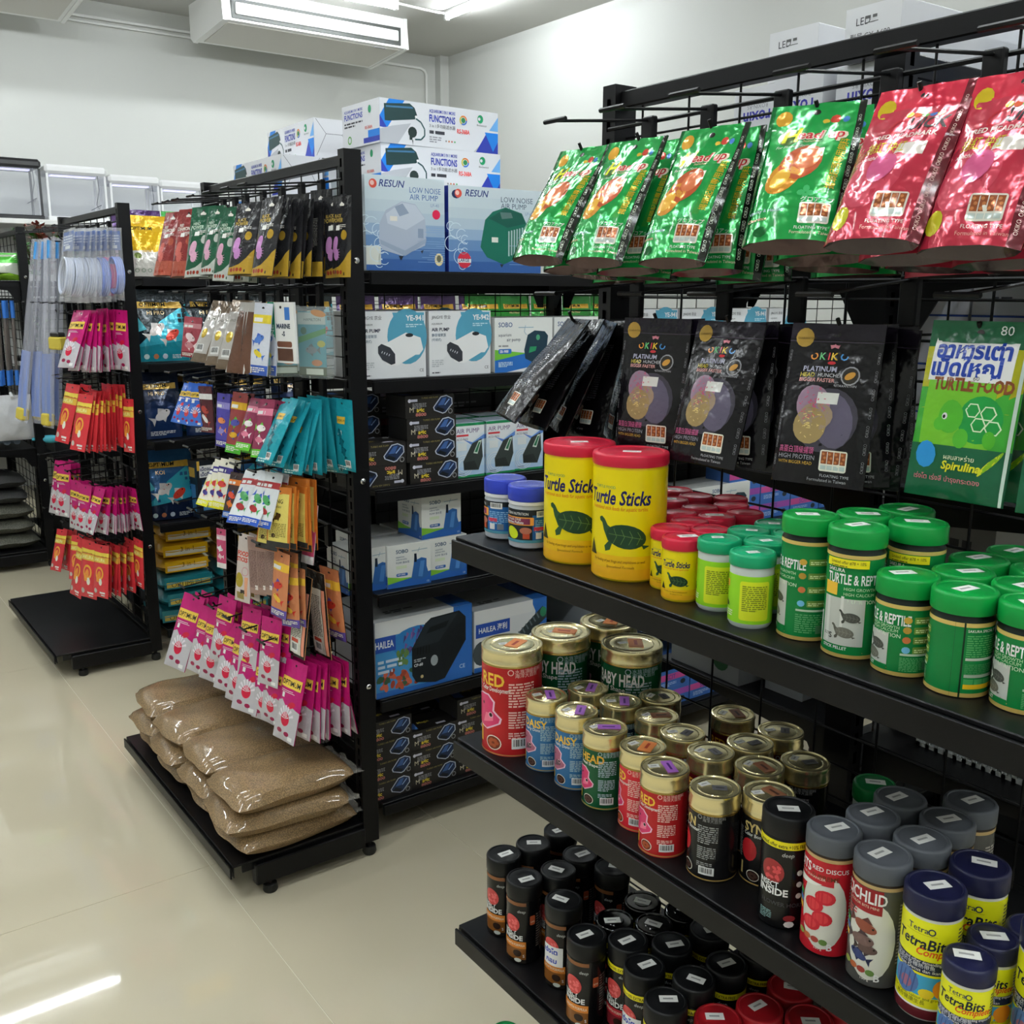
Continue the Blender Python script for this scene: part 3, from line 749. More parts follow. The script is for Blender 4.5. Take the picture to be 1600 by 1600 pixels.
R_BODY = {}
def can_parts(t, var):
    """meshes of one kind: list of (name, mesh) for body and parts, price tag height and radius"""
    key = (t, var)
    if key in R_BODY: return R_BODY[key]
    P = []
    def B(prof, m): 
        me = body_mesh(0, prof); me.materials.append(m); P.append(('body', me))
    def LID(r, z0, z1, m, **k):
        me = lid_mesh(r, z0, z1, **k); me.materials.append(m); P.append(('lid', me))
    def LAB(p, r, z0, m=M_LABEL, du=None):
        P.append(('label', p.build('label', f_cyl(r, z0), m, du=du or r*.11, me_only=True)))
    def RING(name, r, z0, z1, m):
        q = MB(); q.lathe([(r-.002,z0),(r,z0),(r,z1),(r-.002,z1)], 48); me = q.mesh(name, True); me.materials.append(m); P.append((name, me))
    if t == 'jar':
        B([(.026,0),(.0305,.003),(.0315,.012),(.0315,.061),(.0295,.066),(.0295,.072),(0,.072)], plastic('jar_white_plastic','#b9bec6'))
        LID(.0325,.0715,.093, plastic('royal_blue_plastic','#2c3fb4'), inset=.0004); RING('seal_ring',.0318,.066,.071, plastic('white_ring_plastic','#e4e4e8')); LAB(L_jar(var), .0315, .011)
    elif t in ('yb','ys'):
        r, H = (.0488,.166) if t == 'yb' else (.0236,.078); k = H/.166
        B([(r*.96,0),(r,.003*k),(r,.15*k if t=='yb' else .066),(r*.97,.155*k if t=='yb' else .069),(0,.155*k if t=='yb' else .069)], plastic('yellow_plastic','#e8c81c'))
        LID(r+.0016,H-(.0155 if t=='yb' else .0142),H, plastic('red_lid_plastic','#c8203c')); hl = H-(.019 if t=='yb' else .0165)
        LAB(L_yellow(r, hl-.003), r, .003)
    elif t == 'lg':
        r = .0246; B([(r*.9,0),(r,.004),(r,.068),(r*.94,.074),(0,.074)], plastic('milky_white_plastic','#c9d2cf'))
        LID(.0262,.0705,.085, plastic('teal_green_lid_plastic','#129a68')); LAB(L_lime(), r, .006)
    elif t == 'gl':
        r = .0246; B([(r*.9,0),(r,.004),(r,.075),(r*.94,.08),(0,.08)], plastic('milky_white_plastic','#c9d2cf'))
        LID(.0262,.078,.1, plastic('deep_green_lid_plastic','#0d7a3c')); p = PR(); p.rect(-.07,0,.14,.06,'#8a9c2c'); p.up(); p.micro(-.03,.05,.06,.04,12,'#5c6c1c'); LAB(p, r, .008)
    elif t in ('st','ss'):
        H = .136 if t == 'st' else .099; r = .0283; hl = H-.027
        B([(r*.95,0),(r,.002),(r,H-.025),(r*.93,H-.022),(r*.93,H-.012),(0,H-.012)], plastic('dark_can_plastic','#14201a'))
        LID(.0298,H-.0195,H, plastic('bright_green_lid_plastic','#0a8f3c')); LAB(L_sakura(hl), r, .001)
        if var == 'front' and t == 'st':
            p = PR(); p.rect(-.0255,0,.045,.0085,'#e6d824'); p.up(); p.text('Limited offer #78 + 10%',-.02,.0035,.0034,'#3c3c1c',maxw=.036); p.micro(-.02,.0025,.03,.002,1,'#6c6c2c')
            P.append(('promo_band', p.build('promo_band', f_cyl(r+.0016, hl-.012), M_LABEL, du=r*.11, me_only=True)))
    elif t in ('gb','gs'):
        r, H, ld = (.047,.1694,.022) if t == 'gb' else (.0303,.112,.0215)
        B([(r*.98,0),(r+.0006,.0006),(r+.0006,.0016),(r,.0024),(r,H-ld-.001),(r*.97,H-ld),(0,H-ld)], plastic('tin_'+var, GC[var][0], .3))
        me = MB(); z1 = H; rl = r+.0015
        me.lathe([(rl*.93,H-ld),(rl-.0004,H-ld),(rl,H-ld+.002),(rl-.0006,H-ld+.004),(rl-.0006,H-.006),(rl,H-.004),(rl-.001,H-.0005),(rl-.0028,H),(rl*.9,H),(rl*.87,H-.0016),(rl*.72,H-.0016),(rl*.7,H-.0008),(rl*.66,H-.0016),(rl*.5,H-.001),(0,H-.0006)],48)
        me = me.mesh('lid', True); me.materials.append(M_GOLD); P.append(('lid', me)); LAB(L_gold(var, r, H-ld-.004), r, .0018)
        q = MB(); q.lathe([(r+.0004,H-ld-.0032),(r+.0009,H-ld-.003),(r+.0009,H-ld-.0008),(r+.0004,H-ld)],48); me = q.mesh('rim_band', True); me.materials.append(M_BRASS); P.append(('rim_band', me))
    elif t == 'ins':
        H = .137; r = .0278
        B([(r*.95,0),(r,.003),(r,.111),(r*.95,.114),(0,.114)], plastic('black_can_plastic','#0a0a0b'))
        LID(.029,.112,H, plastic('black_lid_plastic','#0d0e10',.42)); LAB(L_insect(var), r, .002)
    elif t == 'sh':
        H = .13; r = .0275
        B([(r*.95,0),(r,.003),(r,.11),(r*.95,.112),(0,.112)], plastic('black_can_plastic','#0a0a0b'))
        LID(.0285,.111,H, mat('shiny_black_lid','#070708',.1,coat=.3), inset=.0022); LAB(L_insect('r'), r, .001)
    elif t == 'bits':
        H = .14; r = .0278
        B([(r*.95,0),(r,.003),(r,.118),(r*.95,.12),(0,.12)], plastic('dark_bronze_can','#3a2e22'))
        LID(.029,.119,H, plastic('grey_lid_plastic','#565a60',.45)); LAB(L_bits(var), r, .002)
    elif t in ('tet','tes'):
        r, H = (.0278,.1346) if t == 'tet' else (.0226,.095); ld = .0225 if t == 'tet' else .017
        B([(r*.95,0),(r,.003),(r,H-ld-.001),(r*.95,H-ld+.003),(0,H-ld+.003)], plastic('white_can_plastic','#d8d8d0'))
        LID(r+.0013,H-ld,H, plastic('navy_lid_plastic','#1b1d3c',.3)); LAB(L_tetra(r, H-ld-.006), r, .0025)
    elif t == 'rl':
        r, H = .0295, .12
        B([(r*.95,0),(r,.003),(r,.098),(r*.95,.1),(0,.1)], plastic('dark_red_can','#3c0c10'))
        LID(.031,.099,H, plastic('dull_red_lid_plastic','#a31a22'))
        p = PR(); p.rect(-.09,0,.18,.08,'#2a1012'); p.up(); p.micro(-.03,.07,.06,.05,12,'#8c5c4c'); LAB(p, r, .006)
    R_BODY[key] = P
    return P

CINFO = { # name, phrase, category, view offset (deg), height, group
 'jar':('food_jar','squat jar with royal blue lid','jar',-4,.093,'blue lidded jars'),
 'yb':('food_tub','large yellow tub with red lid and turtle picture','tub',-22,.166,'large yellow tubs'),
 'ys':('food_tub','small yellow tub with red lid','tub',-22,.078,'small yellow tubs'),
 'lg':('food_bottle','lime green bottle with teal lid','bottle',6,.085,'lime green bottles'),
 'gl':('food_bottle','green lidded bottle','bottle',10,.1,'deep green lidded bottles'),
 'st':('food_can','tall green can with green lid','can',0,.136,'tall green cans'),
 'ss':('food_can','short green can with green lid','can',0,.099,'short green cans'),
 'gb':('food_tin','large tin with gold lid','tin',-38,.1694,'large gold lidded tins'),
 'gs':('food_tin','small tin with gold lid','tin',-40,.112,'small gold lidded tins'),
 'ins':('food_can','black can with black lid','can',-22,.137,'black cans'),
 'sh':('food_can','black can with shiny black lid','can',-30,.13,'shiny lidded black cans'),
 'bits':('food_can','can with grey lid','can',-12,.14,'grey lidded cans'),
 'tet':('food_can','large yellow can with navy lid','can',-5,.1346,'large navy lidded cans'),
 'tes':('food_can','small yellow can with navy lid','can',2,.095,'small navy lidded cans'),
 'rl':('food_can','dark can with dull red lid','can',20,.12,'dull red lidded cans'),
}
VARW = {'A':'showing its barcode side','B':'showing its fish label','red':'red','green':'green','blue':'blue','redb':'crimson','black':'black','blackf':'black','navy':'dark navy','maroon':'maroon','horn':'','o':'orange banded','ot':'with handwritten note, orange banded','r':'red banded','rt':'with handwritten note, red banded','discus':'red','cichlid':'bronze','front':'','mid':'','side':'','back':''}
SHELFW = {0:'on the rack base', 1:'top shelf', 2:'middle shelf', 3:'lower shelf'}
SHZ = {0:.10, 1:1.109, 2:.775, 3:.435}
VOFF = {('bits','discus'):-22,('bits','cichlid'):-22,('st','side'):-76,('st','front'):-8,('ss','mid'):-62,('ss','back'):165,('ss','front'):-30,('jar','A'):-62,('gs','redb'):-62,('gs','black'):-66,('gs','blackf'):-25,('ins','horn'):-12}
def place_cans(rows):
    rg = random.Random(11); byk = {}
    for row in rows:
        s, t, var, x, y = row; byk.setdefault((s, t, var), []).append(row)
    for (s, t, var), lst in byk.items():
        name, ph, cat, off, H, grp = CINFO[t]
        lst = sorted(lst, key=lambda q: -q[4] + (q[3]-.8)*1.2)
        nf = len(lst)
        # rows counted from the front edge (small x), then from the far end
        fr = sorted([q for q in lst if q[3] < .915], key=lambda q: -q[4]); bk = sorted([q for q in lst if q[3] >= .915], key=lambda q: (-q[4]))
        for part, rowname in ((fr, 'front row'), (bk, 'behind the front row')):
            for i, q in enumerate(part):
                _, _, _, x, y = q
                P = can_parts(t, var)
                th = -math.atan2(x, y) + math.radians(VOFF.get((t, var), off) + rg.uniform(-5, 5))
                o = obj(name, P[0][1], None, None, (x, y, SHZ[s]), th)
                for pn, me in P[1:]: obj(pn, me, None, o)
                if t in ('gb','gs'):
                    tg = [TAG_O, TAG_P, TAG_B][rg.randrange(3)] if t == 'gs' else TAG_O
                    if var in ('blue','navy'): tg = TAG_P
                    if var in ('black','maroon'): tg = rg.choice((TAG_G, TAG_B))
                    a = obj('tape_tag', tg, None, o, (.004, .004, H-.0004)); a.rotation_euler = (0,0,rg.uniform(0,6)); 
                    b = obj('price_sticker', ST_S, None, o, (-.01, -.01, H-.0006)); b.rotation_euler = (0,0,rg.uniform(-.5,.5)-th)
                    if t == 'gb': a.scale = (1.25,1.25,1)
                elif t in ('rl','sh','ins','bits','tet','tes','st','ss','lg','yb','gl') or rg.random() < .3:
                    z = H-(.0012*.5 if t != 'sh' else .0011)
                    b = obj('price_sticker', ST_W if t != 'lg' else ST_S, None, o, (rg.uniform(-.005,.005), rg.uniform(-.005,.005), z)); b.rotation_euler = (0,0,-th+rg.uniform(-.6,.6)-.6)
                vw = VARW.get(var, '')
                if t in ('gb','gs','bits'): d = (vw+' '+ph).strip()
                else: d = ph + ((' '+vw) if vw else '')
                if nf == 1: lab = '%s on the %s of the nearest rack' % (d, SHELFW[s].replace('on the ', ''))
                else:
                    lab = '%s, %s, %s, %s from far end' % (d, SHELFW[s], rowname, ORD[min(i,17)])
                tag(o, ' '.join(lab.split()[:16]), cat, grp)
CANS = [
(1,'jar','A',0.8824,1.2217),
(1,'jar','B',0.8781,1.1539),
(1,'yb','',0.8954,1.0627),
(1,'yb','',0.8952,0.9578),
(1,'ys','',0.8959,0.8818),
(1,'ys','',0.8724,0.8375),
(1,'ys','',0.9315,0.8464),
(1,'ys','',0.9442,0.8956),
(1,'ys','',0.9693,0.9407),
(1,'ys','',1.0190,0.9482),
(1,'ys','',0.9944,0.8941),
(1,'ys','',1.0238,1.0084),
(1,'ys','',1.0740,1.0077),
(1,'ys','',1.0668,0.9330),
(1,'ys','',1.0442,0.8882),
(1,'ys','',1.0828,1.0571),
(1,'ys','',1.1035,0.9672),
(1,'lg','',0.8806,0.7850),
(1,'lg','',0.8643,0.7205),
(1,'lg','',0.9187,0.7473),
(1,'lg','',0.9437,0.7951),
(1,'lg','',0.9998,0.8004),
(1,'lg','',0.9762,0.7523),
(1,'st','side',0.8849,0.6617),
(1,'st','front',0.8788,0.5978),
(1,'st','front',0.9453,0.5716),
(1,'st','front',0.9375,0.6317),
(1,'st','front',0.9967,0.6188),
(1,'ss','mid',0.8788,0.5373),
(1,'ss','back',0.8763,0.4767),
(1,'ss','mid',0.8875,0.4171),
(1,'ss','front',0.9339,0.5120),
(1,'ss','front',0.9374,0.4515),
(1,'ss','front',0.9923,0.5284),
(1,'ss','front',1.0535,0.5211),
(1,'ss','front',1.0046,0.4690),
(2,'gb','red',0.8761,1.1938),
(2,'gb','green',0.9745,1.1944),
(2,'gb','green',1.0728,1.1898),
(2,'gb','green',1.0292,1.0867),
(2,'gs','blue',0.8792,1.1099),
(2,'gs','blue',0.8795,1.0398),
(2,'gs','green',0.8745,0.9719),
(2,'gs','redb',0.8767,0.8977),
(2,'gs','red',0.8568,0.8367),
(2,'gs','black',0.8684,0.7618),
(2,'gs','blackf',0.9117,0.7144),
(2,'gs','navy',0.9480,1.0950),
(2,'gs','navy',0.9536,1.0269),
(2,'gs','maroon',1.0145,1.0064),
(2,'gs','green',0.9613,0.9591),
(2,'gs','maroon',0.9493,0.8960),
(2,'gs','maroon',0.9373,0.8330),
(2,'gs','maroon',1.0555,0.8996),
(2,'gs','maroon',1.0644,0.8212),
(2,'gs','maroon',1.0002,0.8201),
(2,'gs','black',0.9566,0.7671),
(2,'gs','black',1.0156,0.7419),
(2,'ins','horn',0.8627,0.6475),
(2,'bits','discus',0.8633,0.5874),
(2,'bits','cichlid',0.8618,0.5264),
(2,'bits','cichlid',0.9220,0.5797),
(2,'bits','cichlid',0.9812,0.5849),
(2,'bits','cichlid',0.9207,0.5196),
(2,'bits','cichlid',0.9795,0.5258),
(2,'bits','cichlid',1.0383,0.5328),
(2,'gl','',1.0584,0.6675),
(2,'tet','',0.8611,0.4672),
(2,'tet','',0.9332,0.4617),
(2,'tet','',0.8877,0.3633),
(2,'tes','',0.8380,0.4143),
(2,'tes','',0.8861,0.4180),
(2,'tes','',0.9321,0.4035),
(3,'ins','o',0.8774,1.2159),
(3,'ins','o',0.8632,1.1407),
(3,'ins','ot',0.8760,1.0579),
(3,'ins','o',0.9365,1.2137),
(3,'ins','o',1.0017,1.2209),
(3,'ins','o',0.9208,1.1270),
(3,'ins','o',0.9782,1.1413),
(3,'ins','o',1.0374,1.1429),
(3,'ins','o',0.9973,1.0822),
(3,'ins','o',0.8491,0.9714),
(3,'ins','r',0.8896,0.9282),
(3,'ins','rt',0.8689,0.8727),
(3,'ins','r',0.9346,0.8849),
(3,'ins','r',0.8435,0.8054),
(3,'sh','',0.9793,0.9926),
(3,'sh','',1.0114,0.9375),
(3,'sh','',0.9129,0.9825),
(3,'sh','',0.9532,0.9405),
(3,'ins','r',1.0037,0.8772),
(3,'ins','r',0.9646,0.8094),
(3,'ins','r',1.0232,0.8014),
(3,'ins','r',0.9056,0.8147),
(3,'rl','',0.8896,0.7556),
(3,'rl','',1.0166,0.7406),
(3,'rl','',0.9502,0.7377),
(3,'rl','',0.9857,0.6854),
(3,'rl','',1.0480,0.6743),
(0,'gl','',0.9045,1.2470),
]
place_cans(CANS)

# ================================================================ hanging pouches and packs
def pouch_fn(w, h, t, style, wr=.0012, seed=1, top=.012):
    rg = random.Random(seed); ph = [rg.uniform(0,6.28) for _ in range(6)]
    def d(u, v):
        s = min(max((v-(top-h))/h, 0), 1); e = max(1-(2*u/w)**2, 0)
        if style == 'stand':
            g = (.72+.28*math.sin(min(s/.28,1)*PI/2)) if s < .28 else max(math.cos((s-.28)/.56*PI/2), 0) if s < .84 else 0
        elif style == 'flat':
            g = math.sin(PI*min(s/.9,1))**.55 if 0 < s < .9 else 0
        else: g = 1.
        y = t*g*(e**.55 if style != 'card' else 1)
        wv = wr*math.sin(u/w*9+ph[0]+3*s)*math.sin(s*14+ph[1])*e + .6*wr*math.sin(u/w*16+ph[2]-s*9+ph[3])*e
        return y, wv
    def F(u, v, o=0.):
        y, wv = d(u, v); return (u, -y-o+wv-.0008, v)
    def B(u, v, o=0.):
        y, wv = d(u, v); return (u, y+o+wv+.0008, v)
    return F, B
def pouch_body(w, h, t, style, F, B, cols, nu=10, nv=14, top=.012):
    """cols = (front, back, gusset)"""
    m = MB()
    us = [-w/2+w*i/nu for i in range(nu+1)]; vs = [top-h+h*j/nv for j in range(nv+1)]
    for fn, c, fl in ((F, cols[0], False), (B, cols[1], True)):
        pts = [fn(u, v) for v in vs for u in us]; fs = []
        for j in range(nv):
            for i in range(nu):
                q = (j*(nu+1)+i, j*(nu+1)+i+1, (j+1)*(nu+1)+i+1, (j+1)*(nu+1)+i)
                fs.append(tuple(reversed(q)) if fl else q)
        m.add(pts, fs, c)
    # side and top closing strips
    for u in (-w/2, w/2):
        pts = []
        for v in vs: pts += [F(u,v), B(u,v)]
        m.add(pts, [(2*j,2*j+1,2*j+3,2*j+2) if u < 0 else (2*j+2,2*j+3,2*j+1,2*j) for j in range(nv)], cols[1])
    pts = []
    for u in us: pts += [F(u,top), B(u,top)]
    m.add(pts, [(2*i,2*i+2,2*i+3,2*i+1) for i in range(nu)], cols[1])
    pts = []
    for u in us:
        a, b = F(u,top-h), B(u,top-h); e = max(1-(2*u/w)**2,0)
        mid = (u, (a[1]+b[1])/2, top-h+(.016*e if style == 'stand' else 0)); pts += [a, mid, b]
    m.add(pts, [(3*i,3*i+1,3*i+4,3*i+3) for i in range(nu)]+[(3*i+1,3*i+2,3*i+5,3*i+4) for i in range(nu)], cols[2])
    return m.mesh('pouch', True)

PK = {}
def pack(key, w, h, t, style, pr, cols, finish=None, bpr=None, seed=1, name='hanging_pouch'):
    F, B = pouch_fn(w, h, t, style, .0012 if style != 'card' else 0, seed)
    me = pouch_body(w, h, t, style, F, B, cols, *( (10,14) if style != 'card' else (1,1)))
    fin = finish or M_FOIL2
    me.materials.append(fin)
    parts = []
    du, dv = (w/10, h/14) if style != 'card' else (None, None)
    if pr: parts.append(('front_print', pr.build('front_print', F, fin, du=du, dv=dv, me_only=True)))
    if bpr: parts.append(('back_print', bpr.build('back_print', lambda u, v, o: B(-u, v, o), fin, du=du, dv=dv, me_only=True)))
    PK[key] = (name, me, parts, w, h)

def base(w, h, c, top=.012):
    p = PR(); p.rect(-w/2, top-h, w, h, c); p.up(); p.ell(0, 0, .0045, .0035, '#222', 10)
    return p
def pellets(p, x, y, w, h):
    p.rrect(x,y,w,h,w*.08,'#e4ddd0'); p.up()
    for i in range(4):
        p.rect(x+w*(.06+.23*i),y+h*.35,w*.2,h*.58,'#8c4a28'); p.rect(x+w*(.06+.23*i),y+h*.08,w*.2,h*.2,'#b8c4c0')
    p.up()
    for i in range(4):
        for j in range(3): p.ell(x+w*(.16+.23*i)+(.03*w if j%2 else -.03*w),y+h*(.45+.18*j),w*.055,w*.05,'#c07848',7)
    p.up(-2)

def headup(w, h):
    p = base(w, h, '#128a3c'); b = .012-h
    p.rect(-w/2,b,w*.05,h,'#0a5c2a'); p.rect(w/2-w*.07,b,w*.07,h,'#1a1f1a'); p.up()
    for i in range(9): p.text('OKIKO', w/2-.0025, b+h*(.06+.095*i), .0032, '#c8d0c0', rot=90)
    p.up(-1)
    p.rect(-w*.45,b+h*.84,w*.87,.0012,'#0c6a30'); p.rect(-w*.45,b+h*.82,w*.87,.0012,'#0c6a30')
    p.ell(-w*.34,b+h*.9,w*.09,w*.1,'#c8942c',12)
    p.ell(.022,b+h*.88,.006,.006,'#b83c2c',8); p.ell(.034,b+h*.87,.004,.004,'#3c74b8',8); p.ell(.012,b+h*.87,.004,.003,'#d8b43c',8)
    p.ell(-w*.22,b+h*.745,w*.13,w*.12,'#3c5c1c',16); p.up(); p.text('H',-w*.3,b+h*.705,.021,'#d8dc24',bold=.03,shear=.1); p.text('ead up',-w*.135,b+h*.717,.0145,'#e8d8c0',bold=.05,shear=.1,maxw=w*.535); p.up(); p.text('ead up',-w*.13,b+h*.72,.0138,'#b82834',bold=.015,shear=.1,maxw=w*.52); p.up(-2); p.text('huncher',-w*.06,b+h*.69,.0042,'#e8c8a8'); p.text('For Flower Horn',-w*.34,b+h*.655,.0038,'#e4e8d8',shear=.3)
    # fish with hump
    p.ell(-.002,b+h*.52,.022,.027,'#b0502c',18,-25); p.ell(-.016,b+h*.42,.018,.025,'#c8882c',16,-35); p.up(); p.ell(.004,b+h*.55,.014,.016,'#c4683c',14); p.ell(-.02,b+h*.4,.01,.014,'#dca83c',12,-30); p.up(-1)
    p.rect(-.006,b+h*.56,.026,.013,'#dcdccc')
    p.poly([(w*.22,b+h*.3),(w*.3,b+h*.3),(w*.4,b+h*.72),(w*.33,b+h*.72)],'#2c8c34'); p.up()
    p.text('揚頭起頭專用飼料',w*.36,b+h*.33,.0075,'#d8a81c',rot=86,maxw=h*.38); p.up(-1)
    for k in range(4): p.ell(.012+.005*math.cos(k*PI/2),b+h*.29+.005*math.sin(k*PI/2),.0045,.0035,'#3cac64',8,k*90)
    p.text('グロアップ',.008,b+h*.235,.005,'#e8ece0',maxw=.034); pellets(p,.008,b+h*.1,.032,.024)
    p.text('FLOATING TYPE',.006,b+h*.065,.0034,'#e4ece0'); p.text('Formulated in Taiwan',.002,b+h*.035,.0036,'#d8c8b0'); p.text('Vitality & Healthy',-w*.46,b+h*.18,.004,'#b8d0e8'); p.text('Clearance',-w*.46,b+h*.13,.004,'#e0a898')
    p.ell(-w*.3,b+h*.06,.008,.006,'#0c5c28',10)
    return p
def quick(w, h):
    p = base(w, h, '#a8283c'); b = .012-h
    p.rect(-w/2,b+h*.84,w,h*.16,'#c02840'); p.rect(w/2-w*.1,b,w*.1,h,'#5c1420'); p.up()
    for i in range(9): p.text('OKIKO', w/2-.004, b+h*(.06+.095*i), .0034, '#d8b8b0', rot=90)
    p.up(-1)
    p.ell(-w*.36,b+h*.87,w*.095,w*.11,'#c0a81c',12); p.text('Q',-w*.2,b+h*.66,.022,'#b01c2c',bold=.03,shear=.1); p.text('UICK',-w*.02,b+h*.69,.016,'#2c1c24',bold=.03,maxw=w*.4,shear=.1); p.text('RED HEADMARK',-w*.28,b+h*.63,.0062,'#e4ccc4',bold=.02,maxw=w*.66)
    for i, c in enumerate(('#e0c838','#d85c38','#5cac4c','#4c7cc8','#b8a838')): p.ell(-w*.05+.008*i,b+h*.8,.004,.004,c,8)
    p.text('揚紅 快紅',-w*.32,b+h*.53,.012,'#b8b01c',maxw=w*.4); p.text('xanthin Plus',-w*.34,b+h*.48,.0052,'#f0dcd8',shear=.3)
    p.rect(.0,b+h*.5,.03,.016,'#c8c0b8')
    p.ell(-.012,b+h*.36,.03,.035,'#b83c50',18,-30); p.up(); p.ell(-.006,b+h*.42,.016,.018,'#c0507c',14); p.up(-1)
    p.ell(-w*.33,b+h*.13,w*.1,w*.12,'#b8b41c',12); pellets(p,.0,b+h*.12,.034,.026); p.text('FLOATING TYPE',-.002,b+h*.085,.0038,'#e8d8d0'); p.text('Formulated in Taiwan',-.006,b+h*.05,.004,'#d89c94')
    return p
def platinum(w, h):
    p = base(w, h, '#0d0b10'); b = .012-h
    p.rect(-w/2,b+h*.9,w,h*.1,'#17111e'); p.rect(-w/2,b+h*.885,w,.0012,'#3a3342')
    for i in range(7): p.text('OKIKO',-w*.455,b+h*(.1+.11*i),.003,'#7c7c80',rot=90); p.text('OKIKO',w*.485,b+h*(.1+.11*i),.003,'#7c7c80',rot=90)
    p.ell(-w*.34,b+h*.91,w*.1,w*.1,'#a8883c',14); p.up(); p.text('GUARANTEED',-w*.42,b+h*.9,.0025,'#3c2c10'); p.up(-1)
    for i, (ch, c) in enumerate(zip('OKIKO', ('#d88a3c','#5cac6c','#c83c44','#d8b43c','#4c8cc8'))): p.text(ch,-w*.25+(0,.0115,.0222,.026,.0362)[i],b+h*.775,.0085,c,bold=.02)
    p.poly([(-.004,b+h*.84),(.004,b+h*.84),(.006,b+h*.87),(.002,b+h*.855),(0,b+h*.875),(-.002,b+h*.855),(-.006,b+h*.87)],'#c87c8c'); p.ell(0,b+h*.755,.005,.002,'#b83038',8)
    p.text('PLATINUM',-w*.3,b+h*.7,.0062,'#9c9cb0',bold=.02,maxw=w*.46); p.text('HEAD',-w*.32,b+h*.665,.005,'#b0a040',bold=.02); p.text('HUNCHER',-w*.12,b+h*.667,.0044,'#b8b8bc'); p.text('BIGGER FASTER',-w*.32,b+h*.635,.0044,'#c8908c',bold=.02)
    p.ell(w*.22,b+h*.68,w*.1,w*.1,'#8c8c92',14); p.up(); p.ell(w*.22,b+h*.68,w*.085,w*.085,'#2a2622',14); p.up(); p.ell(w*.22,b+h*.68,w*.06,w*.035,'#c08c3c',12,30); p.up(-2); p.text('ASTAXANTHIN',w*.06,b+h*.61,.0028,'#a8a8ac')
    # clear window with flowerhorn head
    p.ell(.006,b+h*.4,w*.32,h*.2,'#3a3742',20,-10); p.up(); p.ell(.014,b+h*.4,.022,.032,'#5a5468',16,15); p.up(); p.ell(-.012,b+h*.49,.02,.023,'#8d7488',18,20); p.ell(-.012,b+h*.36,.02,.021,'#968055',18); p.ell(-.006,b+h*.42,.02,.016,'#94806c',16); p.up()
    rg = random.Random(5)
    for i in range(40):
        a = rg.uniform(0,6.28); rr = rg.uniform(0,.018); x, y = -.012+rr*math.cos(a), b+h*.5+rr*math.sin(a); p.line([(x,y),(x+rg.uniform(-.004,.004),y+rg.uniform(-.003,.003))],.0008,'#c04868')
    for i in range(30):
        a = rg.uniform(0,6.28); rr = rg.uniform(0,.018); x, y = -.012+rr*math.cos(a), b+h*.36+rr*math.sin(a); p.line([(x,y),(x+rg.uniform(-.005,.005),y+rg.uniform(-.003,.003))],.0008,'#d8c07c')
    p.rect(-.008,b+h*.5,.024,.013,'#d0d0cc'); p.up(-3)
    p.text('高蛋白頂級揚頭',-w*.42,b+h*.19,.0062,'#c45c8c',maxw=w*.4); p.text('HIGH PROTEIN',-w*.42,b+h*.15,.0052,'#8c8c94',maxw=w*.42); p.text('WITH BIGGER HEAD',-w*.42,b+h*.118,.0038,'#c0983c',maxw=w*.4)
    pellets(p,.006,b+h*.09,.03,.024); p.text('FLOATING TYPE',.008,b+h*.055,.0032,'#a8a8ac'); p.text('Formulated in Taiwan',-.006,b+h*.025,.0036,'#a0a0a4')
    return p
def platback(w, h):
    p = base(w, h, '#09080a'); b = .012-h
    p.micro(-w*.35,b+h*.85,w*.3,h*.6,30,'#5c5c62',seed=2); p.micro(.004,b+h*.8,w*.25,h*.5,26,'#4a4a50',seed=3); p.ell(-w*.2,b+h*.2,.006,.007,'#6a6a70',10); pellets(p,.006,b+h*.1,.028,.022); p.text('in Taiwan',.0,b+h*.05,.0035,'#9c9ca0')
    return p
